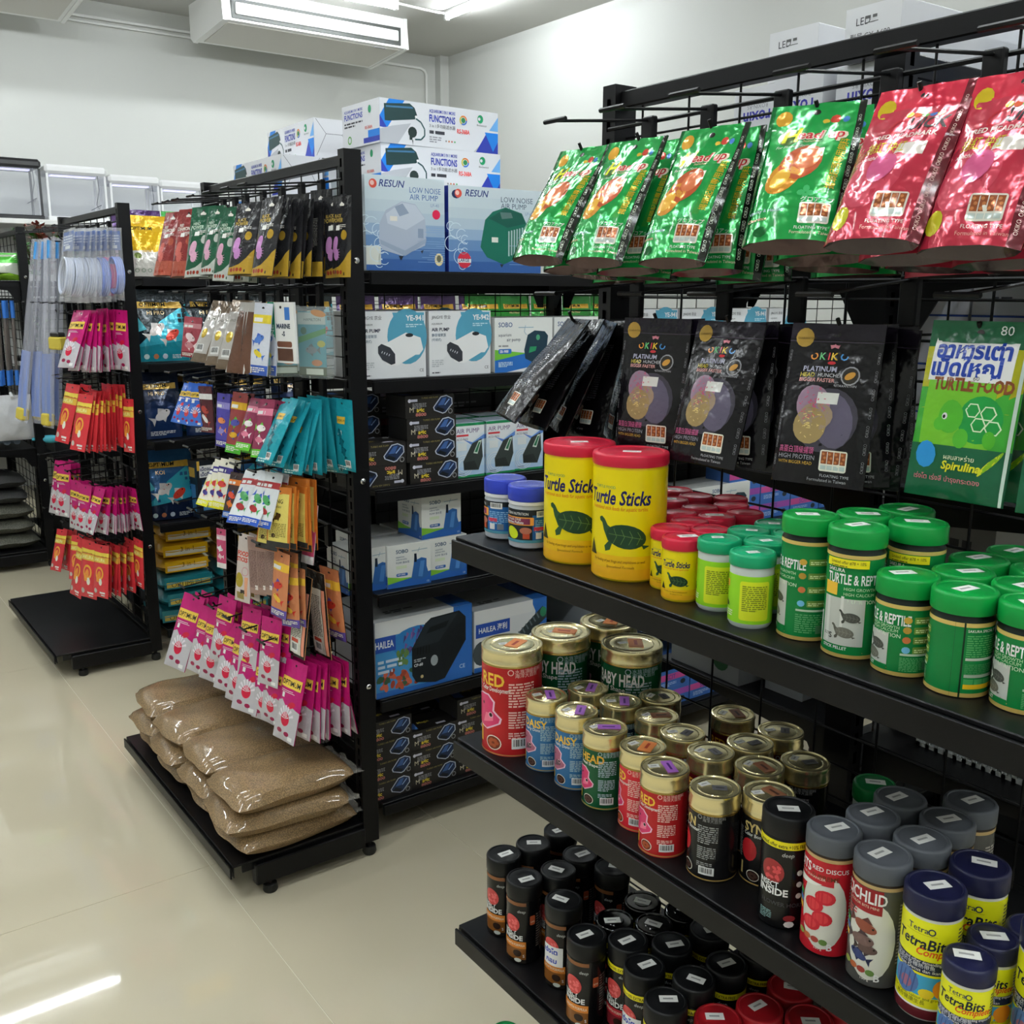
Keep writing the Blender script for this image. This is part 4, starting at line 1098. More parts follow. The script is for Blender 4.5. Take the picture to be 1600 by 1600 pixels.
def turtlefood(w, h):
    p = base(w, h, '#1c5c3c'); b = .012-h
    p.rect(-w/2,b+h*.5,w,h*.35,'#a8a81c'); p.rect(-w/2,b+h*.3,w,h*.32,'#3c9c34'); p.rect(-w/2,b,w,h*.3,'#16583a'); p.up(); p.rect(-w*.4,b+h*.3,w*.7,h*.36,'#6cb42c'); p.up()
    p.text('TURTLE FOOD',-w*.34,b+h*.61,.0125,'#7a4424',bold=.045,maxw=w*.78)
    cx, cy = .006, b+h*.44
    p.ell(cx+.014,cy+.003,.022,.024,'#1c8c3c',20); p.up()
    for a, c in (((cx+.006,cy+.012),6),((cx+.022,cy+.01),6),((cx+.014,cy-.002),6),((cx+.028,cy-.004),6)): p.ring(a[0],a[1],.008,.0014,'#cfe8c0',6)
    p.ell(cx-.016,cy+.004,.013,.017,'#4ca82c',16); p.ell(cx-.026,cy-.004,.007,.007,'#4ca82c',12); p.ell(cx-.002,cy-.017,.008,.01,'#4ca82c',14); p.ell(cx+.026,cy-.016,.006,.009,'#4ca82c',12); p.up()
    p.ell(cx-.022,cy+.004,.003,.0035,'#e8f0e0',10); p.up(); p.ell(cx-.0225,cy+.0035,.0015,.002,'#141414',8); p.up(-3)
    p.ell(-w*.3,b+h*.24,.012,.014,'#2c8cd0',12); p.text('Spirulina',-w*.12,b+h*.17,.0085,'#d8d42c',bold=.03,shear=.2); p.text('ผสมสาหร่าย',-w*.1,b+h*.225,.0048,'#e8f0c0')
    for k in range(4): p.ell(w*.3+.003*k,b+h*.2+.003*k,.002,.011,'#7cac1c' if k%2 else '#c8cc2c',10,-35)
    p.text('เร่งโต เร่งสี บำรุงกระดอง',-w*.4,b+h*.1,.0052,'#e0788c',maxw=w*.72)
    p.rect(-w*.42,b+h*.66,w*.82,h*.24,'#e4e4ea'); p.up(); p.text('อาหารเต่า',-w*.38,b+h*.79,.0165,'#24409c',bold=.04,maxw=w*.74); p.text('เม็ดใหญ่',-w*.4,b+h*.69,.0165,'#24409c',bold=.04,maxw=w*.74); p.rect(.0,b+h*.665,.022,.008,'#f0f0ee'); p.up(); p.text('60',.006,b+h*.668,.0045,'#555'); p.up(-3)
    p.up(3); p.text('80',w*.2,b+h*.925,.0095,'#d8e0e0'); p.up(-3)
    p.rect(w*.46,b,.003,h*.92,'#c8d8d0')
    return p

def slim(bg, low, t1, t2, tc, fc, curve=True, w=.088, h=.182):
    p = base(w, h, bg); b = .012-h
    if curve:
        p.poly([(-w/2,b),(w/2,b),(w/2,b+h*.34),(w*.3,b+h*.22),(0,b+h*.13),(-w*.3,b+h*.1),(-w/2,b+h*.1)],low)
    else: p.rect(-w/2,b,w,h*.22,low)
    p.up()
    p.poly([(-.008,b+h*.88),(.008,b+h*.88),(.01,b+h*.9),(0,b+h*.93),(-.01,b+h*.9)],'#d8d4cc'); p.text(t1,-w*.34,b+h*.74,.0075,tc,bold=.02); p.text(t2,-w*.4,b+h*.68,.0095,tc,bold=.02,maxw=w*.8)
    p.micro(-w*.1,b+h*.66,w*.4,.012,3,'#b8b4ac'); p.ell(w*.24,b+h*.52,.011,.011,low,14); p.rect(-w*.2,b+h*.58,.016,.011,'#e4e2dc')
    p.ell(-w*.18,b+h*.4,.013,.02,fc,16,-20); p.ell(-w*.1,b+h*.28,.012,.014,fc,14,-30); p.up()
    for k in range(7): p.line([(-w*.1,b+h*.3),(-w*.1+.018*math.cos(-1.9+.4*k),b+h*.3+.018*math.sin(-1.9+.4*k))],.0012,fc)
    for k in range(4): p.ell(-w*.3+.012*k,b+h*.06,.005,.005,'#8c3424',9)
    return p
def slimback(bg, low):
    w, h = .088, .182; p = base(w, h, bg); b = .012-h
    p.rect(-w/2,b,w,h*.2,low); p.up(); p.micro(-w*.36,b+h*.86,w*.32,h*.5,22,'#8c8a84',seed=8); p.micro(.004,b+h*.8,w*.3,h*.4,18,'#7c7a74',seed=9); p.ell(-w*.05,b+h*.25,.014,.013,'#b02c2c',14)
    return p
def optimum(bg, w, h, fishc='#c01c3c', foil='#b9b6bc'):
    p = base(w, h, bg); b = .012-h
    p.poly([(-w/2,b),(w/2,b),(w/2,b+h*.4),(w*.2,b+h*.46),(0,b+h*.42),(-w*.25,b+h*.5),(-w/2,b+h*.46)],foil); p.up()
    p.rect(-w*.44,b+h*.66,w*.88,h*.13,'#e8bc4c'); p.up(); p.text('OPTIMUM',-w*.4,b+h*.69,h*.066,'#1c1c24',bold=.01,maxw=w*.8); p.up(-1)
    p.rect(-w*.36,b+h*.62,w*.5,.0012,'#f0d0dc'); p.rect(-w*.36,b+h*.6,w*.6,.0012,'#f0d0dc'); p.rect(-w*.3,b+h*.53,.012,.012,'#f0ecec')
    p.ell(w*.02,b+h*.28,w*.18,h*.09,fishc,16); p.ell(w*.2,b+h*.47,w*.15,h*.04,fishc,12,20); p.ell(-w*.18,b+h*.12,w*.12,h*.03,'#8c1c44',10); p.ell(w*.14,b+h*.1,w*.1,h*.03,'#8c1c44',10)
    for k in range(7): a = .3+k*.42; p.poly([(w*.02,b+h*.28),(w*.02+w*.34*math.cos(a),b+h*.28+h*.17*math.sin(a)),(w*.02+w*.34*math.cos(a+.2),b+h*.28+h*.17*math.sin(a+.2))],'#ded8e4')
    p.rect(w*.2,b+h*.03,w*.2,h*.05,'#e8e8e8')
    return p
def optback(bg, w, h):
    p = base(w, h, bg); b = .012-h; p.up(); p.micro(-w*.36,b+h*.8,w*.7,h*.55,22,'#e0a8c0',seed=4); p.bars(-w*.3,b+h*.05,w*.5,h*.11); return p
def tealfront(w, h):
    p = base(w, h, '#1c8a98'); b = .012-h
    p.rect(-w*.2,b+h*.66,w*.4,h*.1,'#d8b040'); p.up(); p.text('OPTIMUM',-w*.18,b+h*.69,.006,'#1c2424',maxw=w*.36); p.up(-1)
    for k in range(3): p.fish(-.004+.006*k,b+h*(.52-.12*k),.04,'#125c68','#0c4c58',-1,rot=70)
    p.rect(-.012,b+h*.5,.016,.012,'#d8e0e0'); p.micro(-w*.35,b+h*.08,w*.7,.012,2,'#bce0e4'); p.bars(w*.1,b+h*.06,w*.26,h*.1)
    return p
def sakura_r(w, h):
    p = base(w, h, '#c8343c'); b = .012-h
    p.poly([(-w/2,b+h*.78),(-w*.25,b+h*.82),(0,b+h*.78),(w*.25,b+h*.82),(w/2,b+h*.78),(w/2,b+h*.86),(0,b+h*.85),(-w/2,b+h*.86)],'#e8c84c'); p.rect(-w/2,b+h*.66,w,h*.11,'#d8b044'); p.up(); p.text('SAKURA',-w*.4,b+h*.685,.013,'#f4e890',bold=.03,maxw=w*.8); p.up(-1)
    p.ring(0,b+h*.46,.026,.008,'#e8a03c',18); p.ell(-.004,b+h*.4,.012,.024,'#e88c3c',14,-20); p.ell(.006,b+h*.3,.01,.014,'#f0e0d0',12); p.ell(-w*.3,b+h*.12,.01,.01,'#b8b0a8',10); p.rect(-.002,b+h*.08,w*.36,.007,'#f0dcd8'); p.rect(.006,b+h*.04,w*.26,.004,'#f0dcd8')
    return p
def generic(w, h, bg, cols, seed):
    """small pack with blocks of colour, a title line and fish"""
    rg = random.Random(seed); p = base(w, h, bg); b = .012-h
    p.rect(-w/2,b,w,h*.14,cols[0]); p.rect(-w/2,b+h*.72,w,h*.12,cols[1]); p.up(); p.micro(-w*.4,b+h*.82,w*.8,h*.08,1,'#f0ece0',fill=.7,seed=seed)
    p.fish(0,b+h*.5,w*.8,cols[2],cols[0],1,rot=rg.uniform(-40,40)); p.fish(0,b+h*.3,w*.7,cols[1],cols[2],-1,rot=rg.uniform(-40,40)); p.micro(-w*.4,b+h*.12,w*.8,h*.08,3,'#e8e4d8',seed=seed+1)
    return p

W_,H_ = .105,.185
pack('headup', W_, H_, .021, 'stand', headup(W_,H_), ('#128a3c','#0a4020','#4a3434'), M_FOIL, seed=1)
pack('quick', W_, H_, .021, 'stand', quick(W_,H_), ('#a8283c','#3c1018','#3c3034'), M_FOIL, seed=2)
pack('plat', .11, .185, .014, 'stand', platinum(.11,.185), ('#0d0b10','#08080a','#121012'), M_FOIL2, bpr=platback(.11,.185), seed=3)
pack('platb', .11, .185, .014, 'stand', platback(.11,.185), ('#0d0b10','#08080a','#121012'), M_FOIL2, seed=4)
pack('turtlefood', .105, .182, .012, 'flat', turtlefood(.105,.182), ('#1c5c3c','#1c5c3c','#1c5c3c'), M_FOIL2, seed=5)
pack('reddiamond', .088,.182,.009,'stand', slim('#7a2c2c','#9c4c3c','RED','DIAMOND','#d8ccc4','#b85c54',False), ('#7a2c2c','#4c1818','#6a4c44'), M_FOIL2)
pack('greenpower', .088,.182,.009,'stand', slim('#164c34','#b0b4ae','HEAD','POWER','#b8ccbc','#c898b0'), ('#164c34','#0c2c20','#4c4c4a'), M_FOIL2)
pack('goldblack', .088,.182,.009,'stand', slim('#232326','#a4842c','BLACK','POWER','#b49a4c','#b880b8'), ('#232326','#18181a','#5c4c24'), M_FOIL2)
pack('goldback', .088,.182,.009,'stand', slimback('#1e1e20','#a4842c'), ('#1e1e20','#18181a','#5c4c24'), M_FOIL2)
pack('magenta', .095,.2,.008,'flat', optimum('#b01868',.095,.2), ('#b01868','#a01458','#8c1450'), M_FOIL2, bpr=optback('#b01868',.095,.2), seed=6)
pack('redmed', .095,.205,.008,'flat', sakura_r(.095,.205), ('#c8343c','#b02830','#a02028'), M_FOIL2, seed=7)
pack('teal', .088,.178,.009,'flat', tealfront(.088,.178), ('#1c8a98','#177684','#177684'), M_FOIL2, seed=8)
pack('redsmall', .075,.115,.006,'flat', generic(.075,.115,'#9c4450',('#7c2834','#c08088','#e0c8cc'),3), ('#9c4450','#7c3038','#7c3038'))
p = base(.075,.175,'#6a5a4a'); p.rect(-.03,-.14,.06,.12,'#b4b0ac'); p.up(); p.text('GOLD TABS',-.022,-.045,.006,'#3c4430',maxw=.044); p.ell(-.004,-.085,.012,.014,'#b89c34',14); p.bars(-.02,-.135,.03,.02); p.rect(.004,-.065,.018,.014,'#e8e8e4')
pack('silverbrown', .075,.175,.01,'flat', p, ('#6a5a4a','#8c8480','#8c8480'), M_FOIL)
p = base(.075,.175,'#55382a'); p.rect(-.0375,-.163,.005,.175,'#b8b4b0'); p.rect(.0325,-.163,.005,.175,'#b8b4b0'); p.rect(-.0375,-.01,.075,.022,'#a8a4a0')
pack('brownback', .075,.175,.008,'flat', p, ('#55382a','#4a3024','#7c7470'), M_FOIL2)
pack('bluecard', .062,.172,.006,'flat', generic(.062,.172,'#c8ccd8',('#3c5cb0','#d8c43c','#4c74c0'),6), ('#3c5cb0','#c0c4cc','#c0c4cc'))
pack('bluethin', .06,.122,.005,'flat', optimum('#2c5cb8',.06,.122,'#c83c44','#3c6cc4'), ('#2c5cb8','#1c2850','#1c2850'))
pack('photored', .07,.13,.006,'flat', generic(.07,.13,'#4c2028',('#5c2430','#e0e0e8','#a03c34'),8), ('#4c2028','#3c1820','#3c1820'))
pack('purplethin', .06,.145,.005,'flat', generic(.06,.145,'#4c44a0',('#3c3490','#8c84c8','#d88450'),9), ('#4c44a0','#3c3480','#3c3480'))
pack('multiyel', .065,.158,.006,'flat', generic(.065,.158,'#8c3c3c',('#4cac34','#d8a82c','#4c4ca0'),10), ('#8c3c3c','#6c2c34','#6c2c34'))
pack('pinkthin', .06,.142,.006,'flat', generic(.06,.142,'#7c2c48',('#5cb434','#d07890','#e8d8d8'),11), ('#7c2c48','#5c2438','#5c2438'))
pack('yelblue', .06,.132,.005,'flat', generic(.06,.132,'#e4dccc',('#d8d42c','#3c3480','#c8403c'),12), ('#e4dccc','#242428','#2c2c30'))
pack('koiorange', .06,.125,.005,'flat', generic(.06,.125,'#3c2c2c',('#2c5cac','#d87830','#d84c34'),13), ('#3c2c2c','#242424','#242424'))
pack('whiteblue', .07,.145,.006,'flat', generic(.07,.145,'#d8dce0',('#2c54b4','#a03034','#4c9c5c'),14), ('#d8dce0','#d0c8c8','#c8c8cc'))
pack('pinkslim', .05,.13,.005,'flat', generic(.05,.13,'#c04870',('#e8dce0','#e0b8c4','#e8e4e4'),16), ('#c04870','#b8a8ac','#b8a8ac'))
p = base(.085,.158,'#c8742c'); p.rect(-.036,-.13,.072,.125,'#d8c868'); p.up(); p.text('KING',-.02,-.03,.011,'#3c2c10',bold=.02); p.text('pellets',-.014,-.042,.007,'#3c2c10',shear=.3); p.fish(0,-.065,.04,'#4c3418','#2c2010',1,rot=30); p.micro(-.03,-.08,.06,.04,9,'#8c7c3c'); p.ell(-.015,-.115,.007,.006,'#3c2c1c'); p.rect(-.0425,-.145,.085,.015,'#2c2c2c')
pack('yelorange', .085,.158,.005,'flat', p, ('#c8742c','#b86424','#b86424'))
p = base(.065,.18,'#c8bcb8'); p.text('FOOD',-.026,-.045,.012,'#c8402c',bold=.04); p.text('STICKS',-.028,-.06,.011,'#c8402c',bold=.04,maxw=.054); p.ring(.012,-.085,.012,.002,'#c88c94'); p.ell(-.01,-.11,.018,.02,'#a8942c',14); p.rect(.012,-.15,.012,.05,'#d89c7c'); p.rect(-.02,-.16,.03,.018,'#8c7c44'); p.rect(-.004,-.145,.016,.01,'#2c2424')
pack('foodstick', .065,.18,.007,'flat', p, ('#c8bcb8','#a08884','#b8b0ac'), M_FOIL2)
p = base(.065,.15,'#9a7c74'); p.micro(-.025,-.02,.05,.1,24,'#6c5450'); p.rect(-.006,-.125,.02,.012,'#e0d8d4')
pack('stickback', .065,.15,.006,'flat', p, ('#9a7c74','#8c7068','#8c7068'))
pack('pinkorange', .07,.172,.008,'flat', generic(.07,.172,'#c47c54',('#5c4ca0','#e0b43c','#c83c30'),19), ('#c47c54','#2c2424','#7c6c64'))
p = base(.075,.22,'#181818'); p.rect(-.028,-.2,.05,.17,'#cfcdc4'); p.up(); p.micro(-.025,-.045,.044,.11,26,'#4c4a46'); p.bars(-.02,-.195,.028,.025); p.rect(-.02,-.168,.03,.01,'#b84434'); p.up(-1); p.rect(.024,-.2,.01,.17,'#d88c74')
pack('whitetext', .075,.22,.008,'flat', p, ('#181818','#c88c5c','#2c2424'))
# stiff cards
p = base(.105,.145,'#dfe2e4'); p.rect(-.0525,-.133,.026,.145,'#1c8c6c'); p.up(); p.text('MARINE',-.032,-.12,.016,'#d0e8dc',rot=90,bold=.02); p.text('MARINE',-.02,-.05,.011,'#24344c',bold=.04); p.text('-S',.0,-.068,.011,'#24344c',bold=.04); p.rrect(-.022,-.095,.06,.014,.005,'#6c4434'); p.rect(-.022,-.128,.062,.03,'#54382c'); p.rect(.015,-.03,.02,.03,'#3c74c0')
pack('marinecard', .105,.145,.002,'card', p, ('#dfe2e4','#d0d0d0','#d0d0d0'), M_CARD, name='hanging_card')

PINFO = {'headup':('green foil pouch with red flowerhorn fish','pouch'),'quick':('red foil pouch with floating pellets picture','pouch'),'plat':('black pouch with fish head window','pouch'),'platb':('black pouch turned to its back','pouch'),'turtlefood':('green turtle food pouch','pouch'),
 'reddiamond':('maroon slim pouch','pouch'),'greenpower':('dark green slim pouch','pouch'),'goldblack':('black slim pouch with gold corner','pouch'),'goldback':('back of a black and gold slim pouch','pouch'),'magenta':('magenta and silver pack with yellow band','pack'),'redmed':('red pack with yellow wave','pack'),'teal':('teal pack','pack'),'redsmall':('small dull red pack','pack'),
 'silverbrown':('silver pack of brown tabs','pack'),'brownback':('brown back of a silver pack','pack'),'bluecard':('narrow white and blue pack','pack'),'marinecard':('white card with green side','card'),'bluethin':('small bright blue pack','pack'),'photored':('dark red pack with white tag','pack'),'purplethin':('narrow purple pack','pack'),'multiyel':('narrow yellow and green pack','pack'),'pinkthin':('narrow plum and green pack','pack'),
 'yelblue':('small white pack with yellow foot','pack'),'koiorange':('small orange koi pack','pack'),'whiteblue':('white pack with blue foot','pack'),'yelorange':('yellow pack with orange edges','pack'),'pinkslim':('slim pink pack','pack'),'foodstick':('pale stick food pack','pack'),'stickback':('brownish back of a stick pack','pack'),'pinkorange':('orange and pink pack','pack'),'whitetext':('black pack back with white text panel','pack'),'tubebag':('clear bag with coil of tubing','bag')}

def hang(key, T, yaw, tilt, roll, label, group, sc=1.):
    name, me, parts, w, h = PK[key]
    mw = Matrix.Translation(T) @ Matrix.Rotation(math.radians(yaw),4,'Z') @ Matrix.Rotation(-math.radians(tilt),4,'X') @ Matrix.Rotation(math.radians(roll),4,'Y') @ Matrix.Scale(sc,4)
    o = obj(name, me, None, None, mw=mw)
    for pn, pm in parts: obj(pn, pm, None, o)
    return tag(o, label, PINFO[key][1], group)

# nearest rack: (kind, Y, z, yaw, tilt, number on the hook)
NP = [('headup',1.174,1.675,-86,30,4),('headup',1.063,1.674,-84,27,4),('headup',.922,1.673,-84,25,4),('headup',.765,1.679,-66,30,4),('quick',.632,1.678,-86,29,4),('quick',.528,1.676,-92,24,3),('quick',.42,1.68,-80,14,2),
      ('platb',1.187,1.432,-112,38,5),('plat',1.009,1.435,-79,5,3),('plat',.878,1.434,-88,15,3),('plat',.717,1.435,-76,11,4),('turtlefood',.547,1.442,-88,9,3),('turtlefood',.43,1.442,-84,7,3)]
for i, (k, y, z, yaw, ti, n) in enumerate(NP):
    rowi = i if i < 7 else i-7; rw = 'upper' if i < 7 else 'lower'
    for j in range(n):
        x = .985+j*(.032 if i < 7 else .026)
        lab = '%s, %s on %s %s hook, nearest rack' % (PINFO[k][0], 'front' if j == 0 else ORD[j], ORD[rowi], rw)
        hang(k if not (k == 'platb' and j > 2) else 'platb', (x, y+(.004*j if j%2 else -.006*j), z-.004-.002*j), yaw+(0 if j == 0 else 6*j if j%2 else -3*j)*.8, max(ti-(8 if i < 7 else 7)*j, 2 if i < 7 else ti*.2), (0 if j == 0 else ((-1)**j)*2.5), lab, 'pouches on the nearest rack')
PACKS_M = [
('reddiamond',0.955,2.902,1.682,17,1.00),
('reddiamond',0.955,2.775,1.682,13,1.00),
('greenpower',0.955,2.662,1.681,14,1.02),
('greenpower',0.955,2.561,1.677,13,0.96),
('greenpower',0.955,2.471,1.667,11,0.99),
('goldblack',0.955,2.360,1.672,15,0.95),
('goldblack',0.968,2.250,1.677,13,1.00),
('goldback',0.999,2.250,1.673,9,0.96),
('goldback',1.029,2.250,1.686,6,1.04),
('goldblack',1.048,2.250,1.676,4,0.96),
('goldback',1.064,2.250,1.669,1,0.92),
('goldblack',1.090,2.250,1.699,0,1.05),
('goldblack',1.095,2.195,1.682,1,1.01),
('goldblack',1.095,2.153,1.679,2,0.99),
('redsmall',0.955,2.798,1.397,9,0.97),
('silverbrown',0.955,2.585,1.443,26,0.98),
('silverbrown',0.955,2.514,1.439,24,0.96),
('silverbrown',0.955,2.431,1.445,21,1.02),
('brownback',0.955,2.387,1.440,18,1.01),
('brownback',0.955,2.367,1.441,15,0.99),
('brownback',0.955,2.347,1.439,13,0.98),
('brownback',0.955,2.331,1.438,10,0.96),
('bluecard',0.955,2.300,1.439,8,0.99),
('marinecard',0.978,2.250,1.442,-1,0.97),
('bluethin',0.955,2.876,1.209,24,0.98),
('bluethin',0.955,2.827,1.213,18,0.99),
('bluethin',0.955,2.785,1.215,13,0.98),
('photored',0.955,2.734,1.211,1,0.98),
('purplethin',0.955,2.595,1.202,5,0.98),
('multiyel',0.955,2.477,1.214,12,0.99),
('pinkthin',0.955,2.369,1.209,25,0.95),
('pinkthin',0.955,2.309,1.211,16,1.01),
('teal',0.987,2.250,1.217,29,0.94),
('teal',1.016,2.250,1.208,30,0.96),
('teal',1.019,2.250,1.184,17,0.86),
('teal',1.040,2.250,1.214,1,1.03),
('teal',1.062,2.250,1.217,-8,1.03),
('teal',1.087,2.250,1.203,-5,1.00),
('teal',1.095,2.186,1.215,-2,0.98),
('yelblue',0.955,2.674,1.005,29,0.95),
('yelblue',0.955,2.638,1.019,20,1.02),
('yelblue',0.955,2.599,1.025,15,1.03),
('koiorange',0.955,2.534,0.999,18,0.98),
('whiteblue',0.955,2.413,1.022,32,1.00),
('whiteblue',0.955,2.319,1.028,32,0.95),
('whiteblue',0.955,2.287,1.033,21,0.94),
('yelorange',0.955,2.291,0.996,13,0.97),
('yelorange',0.955,2.252,1.005,8,0.94),
('yelorange',0.971,2.250,1.008,3,0.98),
('yelorange',0.998,2.250,1.021,1,1.14),
('pinkslim',1.034,2.250,0.950,9,1.14),
('pinkslim',0.955,2.675,0.821,4,0.86),
('foodstick',0.955,2.489,0.840,8,1.01),
('stickback',0.955,2.424,0.844,2,1.01),
('stickback',0.955,2.373,0.850,2,0.96),
('stickback',0.955,2.319,0.861,1,0.96),
('pinkorange',0.955,2.258,0.841,5,0.97),
('pinkorange',0.968,2.250,0.803,3,0.88),
('whitetext',1.006,2.250,0.775,7,0.96),
('whitetext',1.039,2.250,0.780,-4,1.05),
('pinkorange',1.076,2.250,0.782,-6,1.14),
('magenta',0.955,2.950,0.555,22,1.14),
('magenta',0.955,2.811,0.553,18,0.98),
('magenta',0.955,2.736,0.561,12,1.03),
('magenta',0.955,2.597,0.563,17,0.95),
('magenta',0.955,2.533,0.557,13,0.99),
('magenta',0.955,2.447,0.560,18,0.98),
('magenta',0.955,2.382,0.535,10,0.86),
('magenta',0.955,2.331,0.540,8,0.86),
('magenta',0.977,2.250,0.553,15,1.02),
('magenta',1.015,2.250,0.545,4,1.02),
('magenta',1.040,2.250,0.546,2,1.02),
('magenta',1.062,2.250,0.541,2,0.97),
('magenta',1.080,2.250,0.543,-11,1.05),
('magenta',0.955,2.656,0.624,13,0.93),
('magenta',0.955,2.476,0.641,11,0.92),
('magenta',0.955,2.343,0.649,9,0.88),
]
PACKS_L = [
('magenta',0.963,4.060,1.395,23,1.14),
('magenta',0.973,4.060,1.384,17,1.11),
('magenta',0.992,4.060,1.390,7,1.14),
('magenta',1.015,4.060,1.395,3,1.14),
('magenta',1.039,4.060,1.400,-1,1.14),
('magenta',1.079,4.060,1.395,3,1.12),
('magenta',1.085,3.996,1.396,0,1.14),
('redmed',0.945,4.217,1.106,16,1.14),
('redmed',0.953,4.060,1.079,14,1.06),
('redmed',0.977,4.060,1.092,10,1.14),
('redmed',0.991,4.060,1.091,6,1.14),
('redmed',1.031,4.060,1.114,1,1.14),
('redmed',1.073,4.060,1.104,3,1.14),
('redmed',1.085,3.976,1.063,4,1.00),
('magenta',0.945,4.568,0.754,13,1.14),
('magenta',0.945,4.498,0.755,8,1.14),
('magenta',0.945,4.308,0.708,6,1.00),
('magenta',0.945,4.151,0.716,11,0.93),
('magenta',0.975,4.060,0.717,19,0.92),
('magenta',0.999,4.060,0.714,10,0.91),
('magenta',1.021,4.060,0.712,-0,0.88),
('magenta',1.060,4.060,0.708,2,0.86),
('magenta',1.085,4.018,0.712,-5,0.86),
('redmed',0.945,4.655,0.438,17,0.90),
('redmed',0.945,4.361,0.468,11,0.91),
('redmed',0.945,4.268,0.462,13,1.14),
('redmed',0.945,4.159,0.484,7,1.14),
('redmed',0.964,4.060,0.486,7,1.03),
('redmed',1.017,4.060,0.478,7,0.96),
('redmed',1.041,4.060,0.467,4,0.89),
('redmed',1.073,4.060,0.494,2,1.01),
('redmed',1.085,3.985,0.508,2,0.96),
('tubebag',0.945,4.062,1.692,9,0.99),
('tubebag',0.972,4.060,1.693,8,1.01),
('tubebag',0.994,4.060,1.694,7,1.01),
('tubebag',1.012,4.060,1.695,6,1.01),
('tubebag',1.030,4.060,1.695,5,1.01),
('tubebag',1.051,4.060,1.698,3,1.02),
('tubebag',1.077,4.060,1.699,2,1.01),
('tubebag',1.085,3.987,1.696,1,0.97),
]
NBEHIND = {'reddiamond':2,'greenpower':2,'goldblack':2,'goldback':0,'magenta':2,'redmed':2,'teal':1,'silverbrown':1,'brownback':0,'bluecard':1,'yelblue':1,'whiteblue':1,'yelorange':1,'foodstick':1,'pinkorange':1,'bluethin':1,'pinkthin':1,'multiyel':1,'purplethin':1}
def tube_bag():
    """clear bag holding a coil of soft tubing with a blue header card"""
    for key, col in (('tubew','#c9cfe0'),('tubeb','#8fa0dc'),('tubep','#f04898')):
        m = MB(); w, h = .15, .27
        F, B = pouch_fn(w, h, .014, 'flat', .002, 5)
        me = pouch_body(w, h, .014, 'flat', F, B, (None, None, None)); me.materials.append(mat('clear_bag_film','#f2f4f8',.12,alpha=.22,bump=(70,.5,.004)))
        c = MB(); n = 22
        for k in range(7):
            rr = .05-.003*(k%2); c.path([(rr*math.cos(2*PI*i/n), -.012+.004*k, -.165+rr*1.35*math.sin(2*PI*i/n)) for i in range(n+1)], .0042, 6)
        cm = c.mesh('tubing_coil', True); cm.materials.append(mat('tubing_'+key, col, .25))
        q = PR(); q.rect(-w*.42,-.07,w*.84,.07,'#5f74a8'); q.up(); q.micro(-w*.36,-.01,w*.7,.04,4,'#c8d0e4'); q.rect(-w*.2,-.064,w*.4,.012,'#d8dce8')
        PK[key] = ('tubing_bag', me, [('tubing_coil', cm), ('header_card', q.build('header_card', lambda u,v,o: (u,-.001-o,v), M_CARD, me_only=True))], w, h)
        PINFO[key] = ({'tubew':'clear bag of white tubing','tubeb':'clear bag of blue tubing','tubep':'clear bag of pink tubing'}[key], 'bag')
tube_bag()
def rack_packs(tab, rackname, xmax, group, seed, dy=0.):
    rg = random.Random(seed); cnt = {}
    zr = sorted({round(t[3]/.2) for t in tab}, reverse=True)
    ti_ = 0
    rows = []
    for (k, x, y, z, tilt, s) in tab:
        if k == 'tubebag':
            k = ['tubew','tubew','tubew','tubew','tubew','tubeb','tubep','tubeb'][ti_ % 8]; ti_ += 1
        rows.append((k, x, y, z, tilt, s))
        nb = NBEHIND.get(k, 0); xx = x
        for j in range(nb):
            xx += .024
            if xx > xmax: break
            rows.append((k, xx, y+rg.uniform(-.012,.012), z-.003, tilt*(.6-.25*j), s*.98))
    rows.sort(key=lambda q: (q[0], -q[2]/max(q[1],.1)))
    for (k, x, y, z, tilt, s) in rows:
        zk = z
        band = 'top' if z > 1.6 else 'second' if z > 1.33 else 'third' if z > 1.1 else 'fourth' if z > .93 else 'fifth' if z > .68 else 'bottom'
        if rackname.startswith('rack with'): band = 'top' if z > 1.6 else 'second' if z > 1.3 else 'third' if z > .95 else 'fourth' if z > .6 else 'bottom'
        kk = (k, band); cnt[kk] = cnt.get(kk, 0)+1
        i = cnt[kk]-1
        lab = '%s, %s row, %s, %s from left' % (PINFO[k][0], band, rackname, ORD[i])
        yaw = -90 + (16 if x < .97 else 8) + rg.uniform(-7, 7)
        if k in ('marinecard',): yaw = -78
        if k in ('tubew','tubeb','tubep'): yaw = -84+rg.uniform(-4,4)
        hang(k, (x, y, z), yaw, tilt, rg.uniform(-3, 3), lab, group, s)
rack_packs(PACKS_M, 'pellet bag rack', 1.095, 'packs hanging on the middle rack', 3)
rack_packs(PACKS_L, 'rack with empty base', 1.085, 'packs hanging on the far rack', 4)

